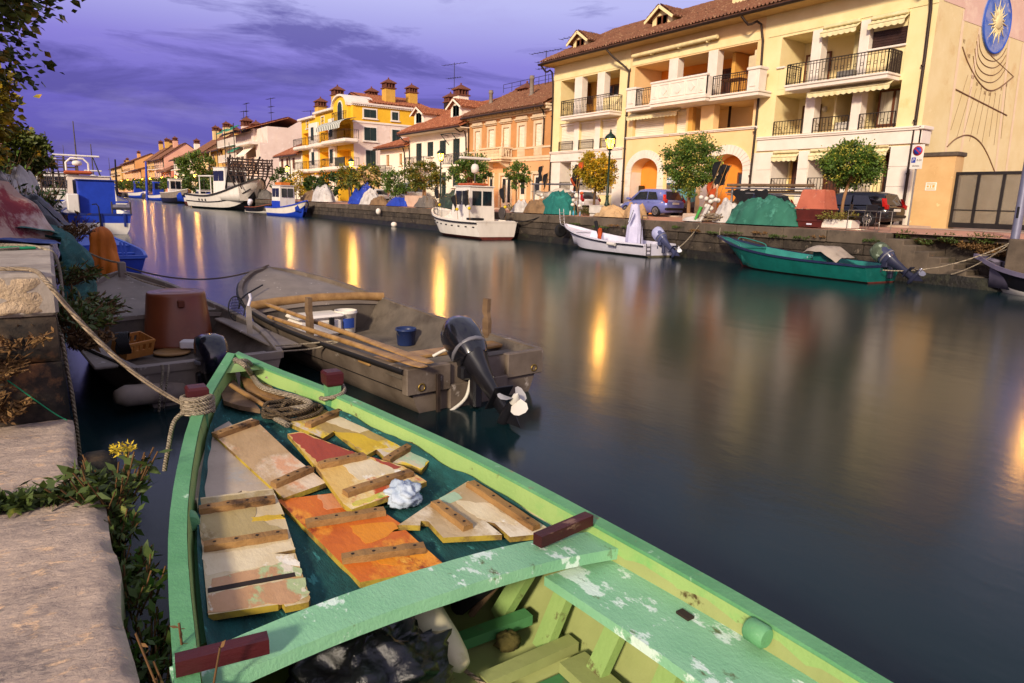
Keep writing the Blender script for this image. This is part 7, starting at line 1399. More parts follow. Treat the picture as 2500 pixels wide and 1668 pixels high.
rope('heavy mooring rope from the stone quay down to the green boat', [at_z(0, 657, 1.53), at_z(80, 660, 1.53), at_z(113, 688, 1.52)]+[V(at_z(113, 688, 1.52)).lerp(e, t)-V((0, 0, .1*4*t*(1-t))) for t in (.15, .35, .55, .75, .9, 1)], .014, ROPE)
# --- things stowed under the cross beam
def crumple(c, rx, ry, rz_, seed, n=34, amp=.35, fr=2.2):
    mb = MB(); vs = []
    def fn(u, v):
        a, t_ = 2*pi*u, pi*v; d = V((math.sin(t_)*math.cos(a), math.sin(t_)*math.sin(a), math.cos(t_))); k = 1+amp*noise.noise(d*fr+V((seed, 0, 0)))+amp*.5*abs(noise.noise(d*fr*2.7+V((0, seed, 0))))-amp*.3*abs(noise.noise(d*fr*5+V((0, 0, seed))))
        return V(c)+V((d.x*rx*k, d.y*ry*k, d.z*rz_*k))
    mb.grid(fn, n, n*2//3); return mb
for a, b_, lb, mt_ in (((1245, 1390), (1150, 1500), 'pale stick stowed upright under the cross beam', GREYW), ((1215, 1400), (1120, 1480), 'dark wrapped bundle of sticks under the cross beam', TYRE)):
    solo('stowed_stick', MB().tube([at_z(*a, .38), at_z(*b_, .08)], .018 if mt_ is GREYW else .045, 8), mt_, lb, 'stick')
solo('sponge', crumple(at_z(1240, 1565, .08), .06, .05, .04, 14, 24, .3, 3), M('olive_sponge', '#5a5228', '#433d1c', 12, .9, .6, 40), 'dark olive sponge on the floor of the green boat', 'sponge')
solo('plastic_bag', crumple(at_z(905, 1665, .3), .27, .22, .19, 3, 60, .35, 2.6), M('black_plastic_bag', '#0d0d10', '#08080a', 4, .22, .6, 12, spec=.7), 'shiny black plastic sack in the well of the green boat', 'sack', origin=at_z(905, 1665, .1))
by = MB().lathe([(0, -.24), (.03, -.235), (.05, -.2), (.075, -.12), (.1, 0), (.098, .1), (.07, .19), (0, .23)], at_z(1040, 1530, .3), 18, axis=(-.25, .9, .3)); bo_ = thing('x', None, None); bpy.data.objects.remove(bo_)
solo('buoy', by, M('cream_buoy', '#d8cfae', '#c7bb98', 3, .45, st='#a89a6a', stsc=3, stt=(.62, .75)), 'cream coloured buoy wedged under the cross beam', 'buoy'); rope('short cord tied through the eye of the cream buoy', [at_z(1035, 1575, .2), at_z(1070, 1590, .12), (1.44, 1.5, .08), (1.5, 1.4, .07), (1.48, 1.25, .06)], .009)
solo('net_bundle', crumple(at_z(930, 1525, .26), .14, .1, .1, 9, 30, .3, 3), M('yellow_net', '#a89024', '#8a7318', 16, .8, .8, 50), 'yellow net bundle beside the cream buoy', 'net')
rope('loose grey cord curling on the floor of the green boat', [(1.42, 1.85, .1), (1.5, 1.7, .08), (1.58, 1.55, .07), (1.56, 1.4, .06), (1.45, 1.3, .06)], .008)
cl = MB(); cl.grid(lambda u, v: V((1.42+.2*u, .92+.22*v, .09+.22*(1-abs(u-.5)*2)*v+.02*math.sin(v*6))), 10, 8); solo('terracotta_shard', cl.prism([(1.4, .9), (1.66, .95), (1.5, 1.16)], .055, .08), M('terracotta', '#a85a30', '#8a4522', 4, .8), 'broken terracotta coloured piece on the floor of the green boat', 'shard')
solo('paper_scrap', crumple(at_d(*za(1900, 1120), .05), .085, .085, .06, 21, 44, .42, 2.6), M('blue_white_cloth', '#b9c4cf', '#8a9aac', 8, .75, .3, 30), 'crumpled blue white rag beside the red and yellow board', 'rag')
pole_ = MB().tube([(1.5, 2.9, .2), (1.62, 1.95, .12)], .02, 7); solo('stowed_oar', pole_, M('pale_oar', '#9a9580', rough=.6), 'pale oar shaft stowed beneath the net deck', 'oar') if False else None
# --- things in the grey boats
def bucket(name, label, loc, r, h, mat, cat='bucket', handle=True, lid=None, band=None):
    t = thing(name, label, cat, loc); MB().lathe([(0, .004), (r*.8, 0), (r*.84, .01), (r*.97, h*.86), (r*1.05, h*.87), (r*1.06, h*.93), (r, h*.94), (r*1.03, h), (r*.96, h), (r*.9, h*.8), (r*.76, .03), (0, .03)], n=22).build('body', mat, t)
    if handle: MB().tube([(r*1.05*math.cos(pi*i/10), -r*.25*math.sin(pi*i/10)-r*.9*math.sin(pi*i/10)*.3, h*.9-.5*h*math.sin(pi*i/10)) for i in range(11)], .005, 5).build('handle', RIG, t)
    if band: MB().lathe([(r*.885, h*.25), (r*.95, h*.62)], (0, 0, 0), 22).build('label_band', band, t)
    return t
bucket('bucket', 'dark blue bucket holding scraps on the floor of the grey boat', at_z(991, 842, .1), .135, .23, M('blue_bucket', '#1f2f5c', '#18264c', 4, .4)); solo('wood_scraps', crumple(at_z(991, 842, .1)+V((0, 0, .16)), .1, .1, .03, 4, 20, .5), BATT, 'wood scraps lying inside the dark blue bucket', 'scraps')
wbk = bucket('bucket', 'white paint bucket with a blue label behind the cool box', at_z(845, 812, .1), .155, .33, M('white_bucket', '#ddd5c8', '#cfc6b8', 3, .5, st='#b5a58e', stsc=3, stt=(.62, .75)))
lb_ = MB().grid(lambda u, v: V((.152*math.cos(4.1+u*1.1)*(1+.02), .152*math.sin(4.1+u*1.1)*1.02, .09+.14*v)), 8, 2); lb_.build('label_patch', M('blue_label', '#24408c', rough=.5), wbk)
cbx = thing('cool_box', 'white cool box with a rounded lid on the floor of the grey boat', 'cool box', at_z(775, 822, .1)+V((0, .12, 0)), math.radians(8)); MB().bbox(-.33, .33, -.22, .22, 0, .25, .04).build('body', M('white_box', '#e2d9d0', '#d3c9bf', 3, .45), cbx); MB().bbox(-.35, .35, -.24, .24, .252, .31, .03).build('lid', M('white_lid', '#e8dfd4', '#dacfc2', 3, .45), cbx); MB().bbox(.1, .18, -.26, -.235, .15, .27, .01).build('latch', BLK, cbx)
tub = thing('tub', 'large brown plastic tub turned upside down in the left grey boat', 'tub', at_z(438, 838, .1), 0); MB().lathe([(.41, 0), (.43, .01), (.43, .05), (.405, .06), (.345, .64), (.335, .67), (.32, .68), (.29, .67), (.27, .68), (.22, .68), (.2, .67), (.18, .68), (0, .68)], n=40).build('body', M('brown_tub', '#7a3d1f', '#65301a', 1.6, .35, .05, 10, st='#8f5a34', stsc=1.5, stt=(.6, .8), spec=.5), tub); MB().bbox(-.04, .04, -.43, -.36, .52, .61, .01).xf(Matrix.Translation((0, .03, 0))).build('lug', M('brown_tub'.replace('tub', 'lug'), '#63301a'), tub)
def crate(name, label, loc, rz, l, w_, h, mat, tilt=None):
    t = thing(name, label, 'crate', loc, rz, tilt=tilt); mb = MB().box(-l/2, l/2, -w_/2, w_/2, 0, .015)
    for (x0, x1, y0, y1) in ((-l/2, l/2, -w_/2, -w_/2+.015), (-l/2, l/2, w_/2-.015, w_/2), (-l/2, -l/2+.015, -w_/2+.016, w_/2-.016), (l/2-.015, l/2, -w_/2+.016, w_/2-.016)):
        mb.box(x0, x1, y0, y1, .016, h*.45); mb.box(x0, x1, y0, y1, h*.8, h)
        n = 4
        for k in range(n+1):
            if x1-x0 > y1-y0: c = x0+.02+(x1-x0-.04)*k/n; mb.box(c-.02, c+.02, y0, y1, h*.45, h*.8)
            else: c = y0+.02+(y1-y0-.04)*k/n; mb.box(x0, x1, c-.02, c+.02, h*.45, h*.8)
    mb.build('slatted_sides', mat, t); MB().box(-l/2-.004, l/2+.004, -w_/2-.004, -w_/2, h*.85, h*.97).build('rim', mat, t); return t
crate('crate', 'orange plastic crate tilted beside the brown tub', at_z(322, 862, .16), math.radians(35), .36, .25, .2, M('orange_crate', '#b57a3a', '#9c642c', 4, .5), (math.radians(18), 0)); crate('crate', 'pale crate behind the black cable coil in the left boat', at_z(300, 832, .12), .1, .42, .3, .22, M('pale_crate', '#b5a48c', '#9e8d76', 4, .6))
cab = []
for i in range(120): a = i*.5; cab.append(at_z(300, 838, .36)+V((.02*(i/20-3)+.02*math.sin(i), .11*math.cos(a), .12*math.sin(a))))
solo('cable_coil', MB().tube(cab, .009, 5), RUB, 'coil of black cable standing in the pale crate', 'cable')
solo('foam_block', MB().bbox(-.13, .13, -.07, .07, 0, .1, .015).xf(Matrix.Translation(at_z(470, 850, .14)) @ Matrix.Rotation(-.5, 4, 'Z')), M('white_foam', '#e0dad6', rough=.7), 'white foam block lying by the foot of the brown tub', 'foam')
solo('wooden_lid', MB().lathe([(0, 0), (.2, 0), (.21, .01), (.2, .025), (0, .025)], at_z(420, 862, .1), 24), OAK, 'round wooden lid in front of the brown tub', 'lid')
ln = thing('landing_net', 'small hand net with a black hoop leaning on the starboard side of the left boat', 'hand net', at_z(580, 800, .3)); hoop = [(.10*math.cos(a*pi/12), .03*math.sin(a*pi/12), .16*math.sin(a*pi/12)+.25) for a in range(25)]
MB().tube(hoop, .008, 6).build('hoop', BLK, ln); nm = MB()
for k in range(9): x = -.09+.0225*k; nm.tube([(x, 0, .25-.16*math.sqrt(max(0, 1-(x/.1)**2))), (x*.5, .08, .25), (x, 0, .25+.16*math.sqrt(max(0, 1-(x/.1)**2)))], .003, 4)
for k in range(9): z_ = .1+.0375*k; w_ = .1*math.sqrt(max(0, 1-((z_-.25)/.16)**2)); nm.tube([(-w_, 0, z_), (0, .06, z_), (w_, 0, z_)], .003, 4)
nm.build('mesh', BLK, ln); MB().tube([(0, 0, .09), (-.02, -.03, -.2)], .013, 6).build('handle', BLK, ln)
ax = at_z(610, 815, .42); pd = thing('paddle', 'weathered grey paddle with a white tip standing at the starboard corner of the left boat', 'paddle', ax, 0); MB().loft([[(-.03+.0*z, -.01, z), (.03, -.01, z), (.03, .01, z), (-.03, .01, z)] for z in (0, .2, .3)]+[[(-.02, -.01, .33), (.02, -.01, .33), (.02, .01, .33), (-.02, .01, .33)]], smooth=False, caps=True).build('blade', M('grey_driftwood', '#9a9086', '#7d736a', 6, .8, .3, 30), pd); MB().tube([(0, 0, .33), (.03, 0, .42), (.02, 0, .47)], .018, 7).build('grip', WLIL, pd)
rope('thin rope linking the stern of the left grey boat to the rail of the other', [at_z(672, 845, .45), at_z(740, 840, .42), at_z(826, 832, .5)], .009, WROPE); rope('second slack line between the two grey boats', [at_z(690, 858, .44), at_z(760, 852, .38), at_z(826, 835, .5)], .009, WROPE)
rope('pair of ropes hanging from the transom into the water', [at_z(395, 892, .44), at_z(398, 905, .40), at_z(392, 960, .2), at_z(388, 1010, -.02)], .012, WROPE); rope('thinner line hanging beside it from the transom', [at_z(412, 892, .44), at_z(411, 910, .4), at_z(404, 960, .2), at_z(400, 1000, -.02)], .008, WROPE)
rope('mooring line from the bow of the left grey boat across to the other bow', sag(b1.pt(4.4, 0, .95), b2.pt(5.66, 0, .9), .22), .012, M('dark_rope', '#5d5148', '#453b34', 12, .9)); rope('pale mooring line from the quay to the bow of the left grey boat', sag(at_z(180, 596, 1.2), b1.pt(4.38, 0, .98), .05), .014, WROPE); rope('line from the bow post lying along the foredeck of the left boat', [b1.pt(4.3, -.02, .84), b1.pt(4.0, -.2, .74), b1.pt(3.4, -.5, .66), b1.pt(2.9, -.7, .6)], .011, ROPE)
rope('black line lying over the gunwale of the centre boat bow', [b2.pt(4.6, .5, .72), b2.pt(4.2, .92, .62), b2.pt(4.0, 1.05, .5)], .012, RUB)
# ------------------------------------------------------------------ gear on the quays: nets, tarpaulins, poles, plants
def heap(name, label, cat, c, rx, ry, h, mat, seed, rz=0, fold=.16, kf=9, flat=.55, lump=.25, group=None, n=56, hang=0):
    mb = MB(); Rm = Matrix.Rotation(rz, 3, 'Z'); rp = random.Random(seed); pk_ = [(rp.uniform(-.55, .55), rp.uniform(-.6, .6), rp.uniform(.7, 1.05), rp.uniform(.55, .85)) for _ in range(5)]
    def fn(u, v):
        a = 2*pi*u; r = v; dm = (1-r**2.2)**flat if r < 1 else 0; tn = max(hh_*max(0, 1-math.hypot(r*math.cos(a)-qx, r*math.sin(a)-qy)/rr_)**.8 for qx, qy, hh_, rr_ in pk_); base = (.5*dm+.62*tn)*min(1, (1-r)*7)
        w = fold*r*(math.sin(a*kf+seed+2*noise.noise(V((math.cos(a)*2, math.sin(a)*2, seed))))+.6*math.sin(a*kf*2.3+seed*2))
        k = 1+w*.35+.18*noise.noise(V((math.cos(a)*1.3, math.sin(a)*1.3, seed+5)))
        p = V((rx*r*k*math.cos(a), ry*r*k*math.sin(a), 0)); nz = lump*noise.noise(V((p.x*1.6/max(rx, .3)+seed, p.y*1.6/max(ry, .3), seed)))+lump*.5*noise.noise(V((p.x*5+seed, p.y*5, 2)))
        cr = .13*(h**.5)*(1-abs(2*noise.noise(V((p.x*3.4+seed, p.y*2.6, 8)))))*(1-r**3)+.05*(1-abs(2*noise.noise(V((p.x*8+seed, p.y*8, 3)))))*(1-r**3)
        return V(c)+Rm @ (p+V((0, 0, max(-.02, h*base*(1+nz)+cr*(r < .98)+h*.10*w*(1-r)*2))))
    mb.grid(fn, n, n//2); mb.add([V(c)+Rm @ V((0, 0, 0))], []); return solo(name, mb, mat, label, cat, group, origin=c)
def cloth(n, c1, c2, st, **k): return M(n, c1, c2, k.pop('sc', 2), k.pop('rough', .85), k.pop('bump', .5), k.pop('bsc', 22), st=st, stsc=k.pop('stsc', 2.2), stt=k.pop('stt', (.54, .68)), **k)
TGRN = cloth('green_tarp', '#2f6a58', '#255848', '#4a8a76'); TTEAL = cloth('teal_tarp', '#1c6a62', '#155650', '#2e8478'); TBEI = cloth('beige_net', '#b08f68', '#927350', '#6d5438', bump=.9, bsc=34); TWHT = cloth('white_net', '#c9c2bb', '#a9a29c', '#8a8078', bump=.8, bsc=30); TBRN = cloth('brown_net', '#86694a', '#684f36', '#4a3727', bump=.9, bsc=34)
TBLU = cloth('blue_tarp', '#1d3aa0', '#162e85', '#2f50b8'); TGRY = cloth('grey_tarp', '#655f59', '#4d4844', '#7d766e', bump=.4); TPNK = cloth('stained_canvas', '#b79a88', '#a1806f', '#7c2f36', stsc=1.5, stt=(.54, .60), bump=.3, st2='#d8c9bc', st2sc=1.1, st2t=(.58, .7)); TRED = cloth('red_cloth', '#6e262b', '#571d22', '#8d5a55'); TBLK = cloth('black_sheet', '#17151a', '#100f13', '#2a2022', rough=.45); TDGR = cloth('dark_green_net', '#2b3a33', '#1f2b26', '#3f5248', bump=.9, bsc=34); TBAG = cloth('teal_net_bag', '#2b6a66', '#1d504d', '#4a8a82', bump=.9, bsc=46, stretch=(1, 1, 4)); STRP = M('striped_towel', '#c9d3e4', '#5d8ac4', 1.2, .85, rng=(.47, .53), stretch=(1, 1, 5))
def qp(px, py, x=22.1): p = at_x(px, py, x); return V((p.x, p.y, 1.45))
HG = 'net heaps and tarpaulins along the far quay'
heap('tarp_heap', 'big green tarpaulin heap at the quay edge right of the flag poles', 'tarpaulin', qp(1863, 540, 22.05), .72, 1.55, .86, TGRN, 3, fold=.22, kf=11, group=HG, flat=.4)
heap('net_heap', 'white net heap between the flag poles and the green tarpaulin', 'net heap', qp(1775, 535, 22.3), .5, .55, .78, TWHT, 5, group=HG, lump=.4)
heap('net_heap', 'brownish net pile behind the white net heap', 'net heap', qp(1815, 530, 22.9), .5, .9, .85, TBRN, 8, group=HG, lump=.4)
heap('tarp_heap', 'beige canvas heap at the foot of the nearest lamp', 'tarpaulin', qp(1497, 528, 22.05), .5, 1.15, .42, cloth('tan_canvas', '#b99a72', '#a4855f', '#8a6d4a'), 11, group=HG, fold=.3, kf=7)
heap('net_heap', 'beige net heap in front of the blue hatchback', 'net heap', qp(1551, 530, 22.0), .45, .62, .52, TBEI, 13, group=HG, lump=.45)
heap('tarp_heap', 'teal tarpaulin bundle beside the orange flagged poles', 'tarpaulin', qp(1362, 522, 22.2), .6, 1.3, .98, TTEAL, 17, group=HG, flat=.45, kf=8)
heap('net_heap', 'brown net heap left of the teal bundle', 'net heap', qp(1314, 520, 22.0), .55, 1.1, .62, TBRN, 19, group=HG, lump=.4)
roll = MB().tube(spline([V((22.9, at_x(1312, 462, 22.9).y, 2.55)), V((22.8, at_x(1340, 470, 22.8).y, 2.4)), V((22.8, at_x(1370, 463, 22.8).y, 2.62)), V((22.9, at_x(1398, 475, 22.9).y, 2.45))], 6), [.12+.09*math.sin(pi*i/18)+.02*math.sin(i*2.1) for i in range(19)], 10); solo('canvas_roll', roll, cloth('pale_canvas', '#c4b7a6', '#ab9d8c', '#8d7f70'), 'pale rolled canvas resting on the rail above the teal bundle', 'canvas roll')
heap('net_heap', 'pale sheet heap at the left of the brown nets by the white fishing boat', 'net heap', qp(1275, 510, 22.2), .5, .9, .55, TWHT, 23, group=HG)
heap('net_heap', 'dark green net heap left of the wheelhouse boat', 'net heap', at_x(1100, 500, 22.3)*1.0-V((0, 0, at_x(1100, 500, 22.3).z-1.45)), .7, 1.7, .95, TDGR, 29, group=HG, flat=.4)
heap('tarp_heap', 'blue and white striped towel over a heap by the wheelhouse boat', 'towel', V((22.2, at_x(1142, 500, 22.2).y, 1.45)), .4, .75, .95, STRP, 31, group=HG, flat=.4)
heap('net_heap', 'dark brown net heap beside the pale board', 'net heap', V((22.2, at_x(1040, 500, 22.2).y, 1.45)), .6, 1.5, .72, TGRY, 37, group=HG)
solo('leaning_board', MB().bbox(22.2, 22.26, at_x(1032, 490, 22.2).y, at_x(988, 490, 22.2).y, 1.45, 2.25, .01), M('pale_pink_board', '#cfae95', '#bd9a80', 2, .7), 'pale pink board standing on the quay left of the dark nets', 'board')
heap('tarp_heap', 'small crumpled blue tarpaulin by the pale board', 'tarpaulin', V((22.2, at_x(970, 498, 22.2).y, 1.45)), .6, 1.7, .55, TBLU, 41, group=HG)
heap('net_heap', 'grey net heap between the two blue tarpaulins', 'net heap', V((22.2, at_x(930, 495, 22.2).y, 1.45)), .6, 1.8, .62, TBRN, 43, group=HG)
heap('tarp_heap', 'white sheet draped over gear right of the tall blue tarpaulin', 'sheet', V((22.4, at_x(905, 490, 22.4).y, 1.45)), .7, 1.7, 1.05, TWHT, 47, group=HG, flat=.6)
heap('tarp_heap', 'tall blue tarpaulin at the lamp by the yellow block', 'tarpaulin', V((22.6, at_x(884, 490, 22.6).y, 1.45)), .9, 2.0, 1.5, TBLU, 53, group=HG, flat=.35)
for i, (px, lb, mt_) in enumerate(((790, 'white cloths hung over gear behind the blue and white boat', TWHT), (762, 'grey net heap behind the blue and white boat', TBRN), (690, 'low net heap by the round sign', TDGR), (650, 'tarpaulin heap beyond the big white vessel bow', TGRY))):
    heap('net_heap', lb, 'net heap', V((22.4, at_x(px, 480, 22.4).y, 1.5)), .9, 2.6, 1.4 if i == 0 else .9, mt_, 60+i, group=HG, n=36)
# racks, poles, flags
def stick_flag(name, label, base, top, mat, seed, size=.5, r=.012, floats=True, mat2=None):
    t = thing(name, label, 'flag pole', base, group='net marker poles with flags'); b, e = V((0, 0, 0)), V(top)-V(base); MB().tube([b, e], r, 6).build('pole', OAK, t); rn = random.Random(seed)
    f = MB(); d = (e-b).normalized(); s_ = d.cross(V((1, .3, 0))).normalized()
    f.grid(lambda u, v: e-d*(.04+size*1.25*v)+s_*(size*.55*u*(1-.45*v)*(1 if u < 1 else 1))+V((.07*math.sin(u*6+v*5+seed), .06*math.sin(v*7+seed)*u, -.35*size*u*u)), 8, 10); f.build('flag', mat, t)
    if floats: MB().ball(e-d*e.length*.62, .09, 10, 8).build('float', mat2 or M('white_float', '#d8d0c4', rough=.5), t)
    return t
FLB = M('black_flag', '#18171c', '#101014', 5, .9); FLO = M('orange_flag', '#b84a1c', '#983a14', 5, .85); YFL = M('yellow_float', '#d8b81e', '#c4a518', 4, .5); OFL = M('orange_float', '#b5562a', '#9c4620', 4, .5)
def fp(px0, py0, px1, py1, x): a = at_x(px0, py0, x); b = at_x(px1, py1, x+.15); return V((x, a.y, 1.45)), b
for i, (q, mt_, lb) in enumerate((((1398, 520, 1425, 393), FLO, 'orange flagged pole leaning right, tallest of the bundle by the teal heap'), ((1402, 520, 1412, 400), FLB, 'black flagged pole upright in the bundle by the teal heap'), ((1412, 520, 1404, 425), FLO, 'orange net flag low in the bundle by the teal heap'), ((1388, 520, 1420, 430), FLB, 'dark flagged pole slanting across the bundle by the teal heap'),
        ((1703, 535, 1763, 392), FLB, 'longest black flagged pole slanting above the white floats'), ((1722, 535, 1776, 400), FLB, 'black flagged pole with pale tip by the second archway'), ((1712, 535, 1745, 440), FLO, 'orange flag pole left of the black flags by the second archway'), ((1735, 535, 1785, 402), FLB, 'rightmost black flag of the bundle by the second archway'), ((1728, 535, 1752, 455), FLO, 'small orange flag low in the bundle by the second archway'),
        ((1322, 515, 1325, 403), FLB, 'black flag standing left of the pale canvas roll'), ((1316, 515, 1340, 420), FLB, 'black flag drooping beside the pale canvas roll'))):
    a, b = fp(*q, 22.0+.06*(i % 4)); stick_flag('flag_pole', lb, a, b, mt_, i*3, .62 if mt_ is FLB else .5)
for i in range(9):
    px, py = ((1408, 480), (1420, 472), (1398, 500), (1415, 503), (1712, 482), (1735, 492), (1748, 488), (1728, 518), (1738, 480))[i]
    p = at_x(px, py, 22.02-.02*(i % 3)); solo('float', MB().ball(p, .1, 12, 9, sz=.85, jit=.03, seed=i), (OFL if i == 1 else M('white_float')), ['white float high in the bundle by the teal heap', 'round orange float in the bundle by the teal heap', 'white float low in the bundle by the teal heap', 'white float at the right foot of the bundle by the teal heap', 'white block float leftmost under the black flags', 'white block float middle under the black flags', 'white float at the right under the black flags', 'lone white float lying near the quay edge', 'uppermost white float under the black flags'][i], 'float', 'net floats')
for i, (px, c_, lb) in enumerate(((1392, '#b9c2b4', 'pale plastic bottle at the foot of the flag bundle'), (1400, '#3f9ac0', 'light blue bottle at the foot of the flag bundle'), (1416, '#7f90a8', 'grey blue bottle right of the flag bundle'))):
    p = at_x(px, 520, 21.8); solo('bottle', MB().lathe([(.035, 0), (.04, .02), (.04, .16), (.015, .21), (.015, .24), (0, .24)], (21.8, p.y, 1.43), 10), M('bottle_'+'abc'[i], c_, rough=.3), lb, 'bottle')
solo('green_fender', MB().tube([at_x(1697, 537, 21.75), at_x(1712, 505, 21.9)], [.05, .07], 8), M('green_plastic', '#3f9a3c', '#2f7f2e', 4, .5), 'bright green stick float leaning at the quay edge', 'float'); solo('pale_fender', MB().tube([at_x(1710, 540, 21.72), at_x(1732, 500, 21.9)], [.06, .08], 8), TWHT, 'pale tapered fender leaning beside the green one', 'fender')
wtn = []; rn = random.Random(4)
for i in range(90): a = i*.7; wtn.append(V((21.95+.25*math.sin(a*1.3), at_x(1745, 530, 22).y+.5*math.sin(a*.9+1), 1.5+.3*abs(math.sin(a*.37))*rn.uniform(.5, 1))))
solo('rope_tangle', MB().tube(wtn, .018, 5), ROPE, 'tangle of old ropes below the white floats', 'rope tangle'); heap('pebble_pile', 'pile of grey rope and lead line at the concrete block', 'rope pile', qp(1690, 537, 21.9), .25, .5, .14, TWHT, 71)
def rack(label, y0, y1, x, z1, tubes, mat=None):
    t = thing('net_rack', label, 'rack', (x, (y0+y1)/2, 1.45)); g_ = mat or M('galvanised', '#8a8584', '#75706f', 3, .45, metal=.5)
    for yy in (y0, y1): MB().tube([(0, yy-(y0+y1)/2, 0), (0, yy-(y0+y1)/2, z1-1.45)], .045, 8).build('post', g_, t)
    for (dz, r_, m2, dx) in tubes: MB().tube([(dx, y0-(y0+y1)/2-.25, z1-1.45+dz), (dx+.05, y1-(y0+y1)/2+.3, z1-1.45+dz+.04)], r_, 7).build('pole', m2 or g_, t)
    return t
yA, yB = at_x(1965, 500, 22.3).y, at_x(1785, 500, 22.3).y
r1 = rack('rack of long grey poles on two posts above the green tarpaulin', yA, yB, 22.3, 2.82, [(.04, .06, GREYW, 0), (-.08, .035, None, -.1), (-.2, .05, GREYW, .08), (-.26, .02, None, -.08), (-.33, .018, None, .03)])
yC, yD = at_x(1408, 480, 22.6).y, at_x(1300, 480, 22.6).y
rack('galvanised rail standing behind the pale canvas roll', yC, yD, 22.7, 2.98, [(0, .05, None, 0), (-.42, .02, None, 0)])
dr = MB(); y0_, y1_ = at_x(1880, 450, 22.28).y, at_x(1795, 450, 22.28).y
dr.grid(lambda u, v: V((22.22-.05*math.sin(u*9), y0_+(y1_-y0_)*u, 2.70-.32*v*(.35+abs(math.sin(u*5.2+1)))+.03*math.sin(u*23))), 24, 5); solo('black_sheet', dr, FLB, 'black plastic sheet hanging from the pole rack', 'sheet')
# crates, tubs, planter, chairs
ty = at_x(1990, 540, 22.1).y
t = thing('tub', 'faded red fish tub upside down on a dark red crate by the pole rack', 'tub', (22.1, ty, 2.06)); MB().loft([[(-a, -b, z_), (a, -b, z_), (a, b, z_), (-a, b, z_)] for z_, a, b in ((0, .42, .56), (.03, .42, .56), (.05, .39, .53), (.62, .3, .42), (.66, .26, .38))], smooth=False, caps=True).build('body', M('faded_red_tub', '#b8664c', '#a3553e', 2, .6, .1, 20, st='#6a4a52', stsc=2.4, stt=(.6, .68), st2='#c98d74', st2sc=3, st2t=(.58, .7)), t)
t = thing('crate', 'dark red slotted crate under the faded tub', 'crate', (22.1, ty, 1.45)); MB().loft([[(-a, -b, z_), (a, -b, z_), (a, b, z_), (-a, b, z_)] for z_, a, b in ((0, .3, .42), (.2, .33, .46), (.2, .36, .49), (.26, .36, .49), (.26, .34, .47), (.56, .38, .52), (.605, .38, .52))], smooth=False, caps=True).build('body', M('dark_red_crate', '#5a2019', '#471812', 3, .6), t); MB().box(-.375, -.37, -.1, .1, .08, .13).xf(Matrix.Translation((.03, 0, 0))).build('label_patch', WLIL, t)
wb = thing('box', 'white wooden box on the quay right of the yellow tree', 'box', (22.0, at_x(1462, 528, 22).y, 1.43)); MB().bbox(-.28, .28, -.42, .42, .16, .5, .01).build('body', M('white_box_paint', '#cfc6ba', '#b9afa2', 3, .7, st='#8a7d6f', stsc=3, stt=(.6, .7)), wb); MB().bbox(-.3, .3, -.44, .44, .502, .54, .01).build('lid', M('white_box_paint'), wb); MB().bbox(-.26, .26, -.38, .38, 0, .13, .01).build('base', M('white_box_paint'), wb)
solo('concrete_block', MB().bbox(22.0, 22.8, at_x(1722, 530, 22).y, at_x(1665, 530, 22).y, 1.44, 1.75, .03), CON, 'low concrete tree kerb at the foot of the tall blossoming tree', 'kerb')
solo('boulder', crumple((23.2, at_x(1685, 515, 23.2).y, 1.62), .16, .2, .16, 5, 20, .25, 1.5), M('brown_stone', '#8a6a52', '#6f543f', 3, .9, .4), 'brown boulder beside the tall blossoming tree', 'boulder')
def chair(label, loc, rz):
    t = thing('chair', label, 'chair', loc, rz, group='tubular chairs on the quay'); st_ = M('chrome_tube', '#a59888', '#8f8375', 4, .3, metal=.7)
    for k in (-1, 1): MB().tube([(.28, k*.27, 0), (-.28, k*.27, 0), (-.28, k*.27, .03), (-.28, k*.27, .62), (.28, k*.27, .62), (.28, k*.27, .0)], .013, 6).build('side_frame', st_, t)
    MB().tube([(.28, -.27, .42), (.28, .27, .42)], .012, 6).build('crossbar', st_, t)
    MB().bbox(-.25, .27, -.26, .26, .40, .425, .01).build('seat', BLK, t); MB().bbox(.24, .275, -.27, .27, .58, .82, .01).build('backrest', BLK, t); return t
chair('black tubular chair half behind the planter bush', (22.05, at_x(2092, 552, 22.0).y, 1.44), pi*.62); chair('black tubular chair nearest the steps, facing the planter', (21.95, at_x(2140, 560, 21.95).y, 1.43), pi*.45)
# sign, lamp pole at the right
sg_ = thing('parking_sign', 'no parking sign on a grey pole in front of the ochre gate wall', 'sign', (25.6, at_x(2217, 548, 25.6).y, 1.55), 0)
tp = at_x(2247, 383, 25.6)-sg_.location; MB().tube([(0, 0, 0), (0, 0, tp.z+.4)], .03, 8).build('pole', M('galvanised', '#8a8584'), sg_)
MB().bbox(-.05, -.035, -.21, .21, tp.z-.42, tp.z+.42, .006).build('sign_board', M('sign_white', '#ded6cc', rough=.5), sg_)
MB().lathe([(.165, 0), (.165, .006), (0, .006)], (-.052, 0, tp.z+.2), 24, axis=(-1, 0, 0)).build('red_ring', M('sign_red', '#b3261e', rough=.5), sg_); MB().lathe([(.125, 0), (.125, .005), (0, .005)], (-.059, 0, tp.z+.2), 24, axis=(-1, 0, 0)).build('blue_disc', M('sign_blue', '#2340a0', rough=.5), sg_)
MB().bar((-.068, -.085, tp.z+.2+.085), (-.068, .085, tp.z+.2-.085), .03, .004).build('red_bar', M('sign_red'), sg_) if False else MB().bar((-.066, .09, tp.z+.29), (-.066, -.09, tp.z+.11), .004, .035).build('red_bar', M('sign_red'), sg_)
MB().box(-.056, -.051, .03, .17, tp.z-.2, tp.z-.02).build('parking_panel', M('sign_blue'), sg_)
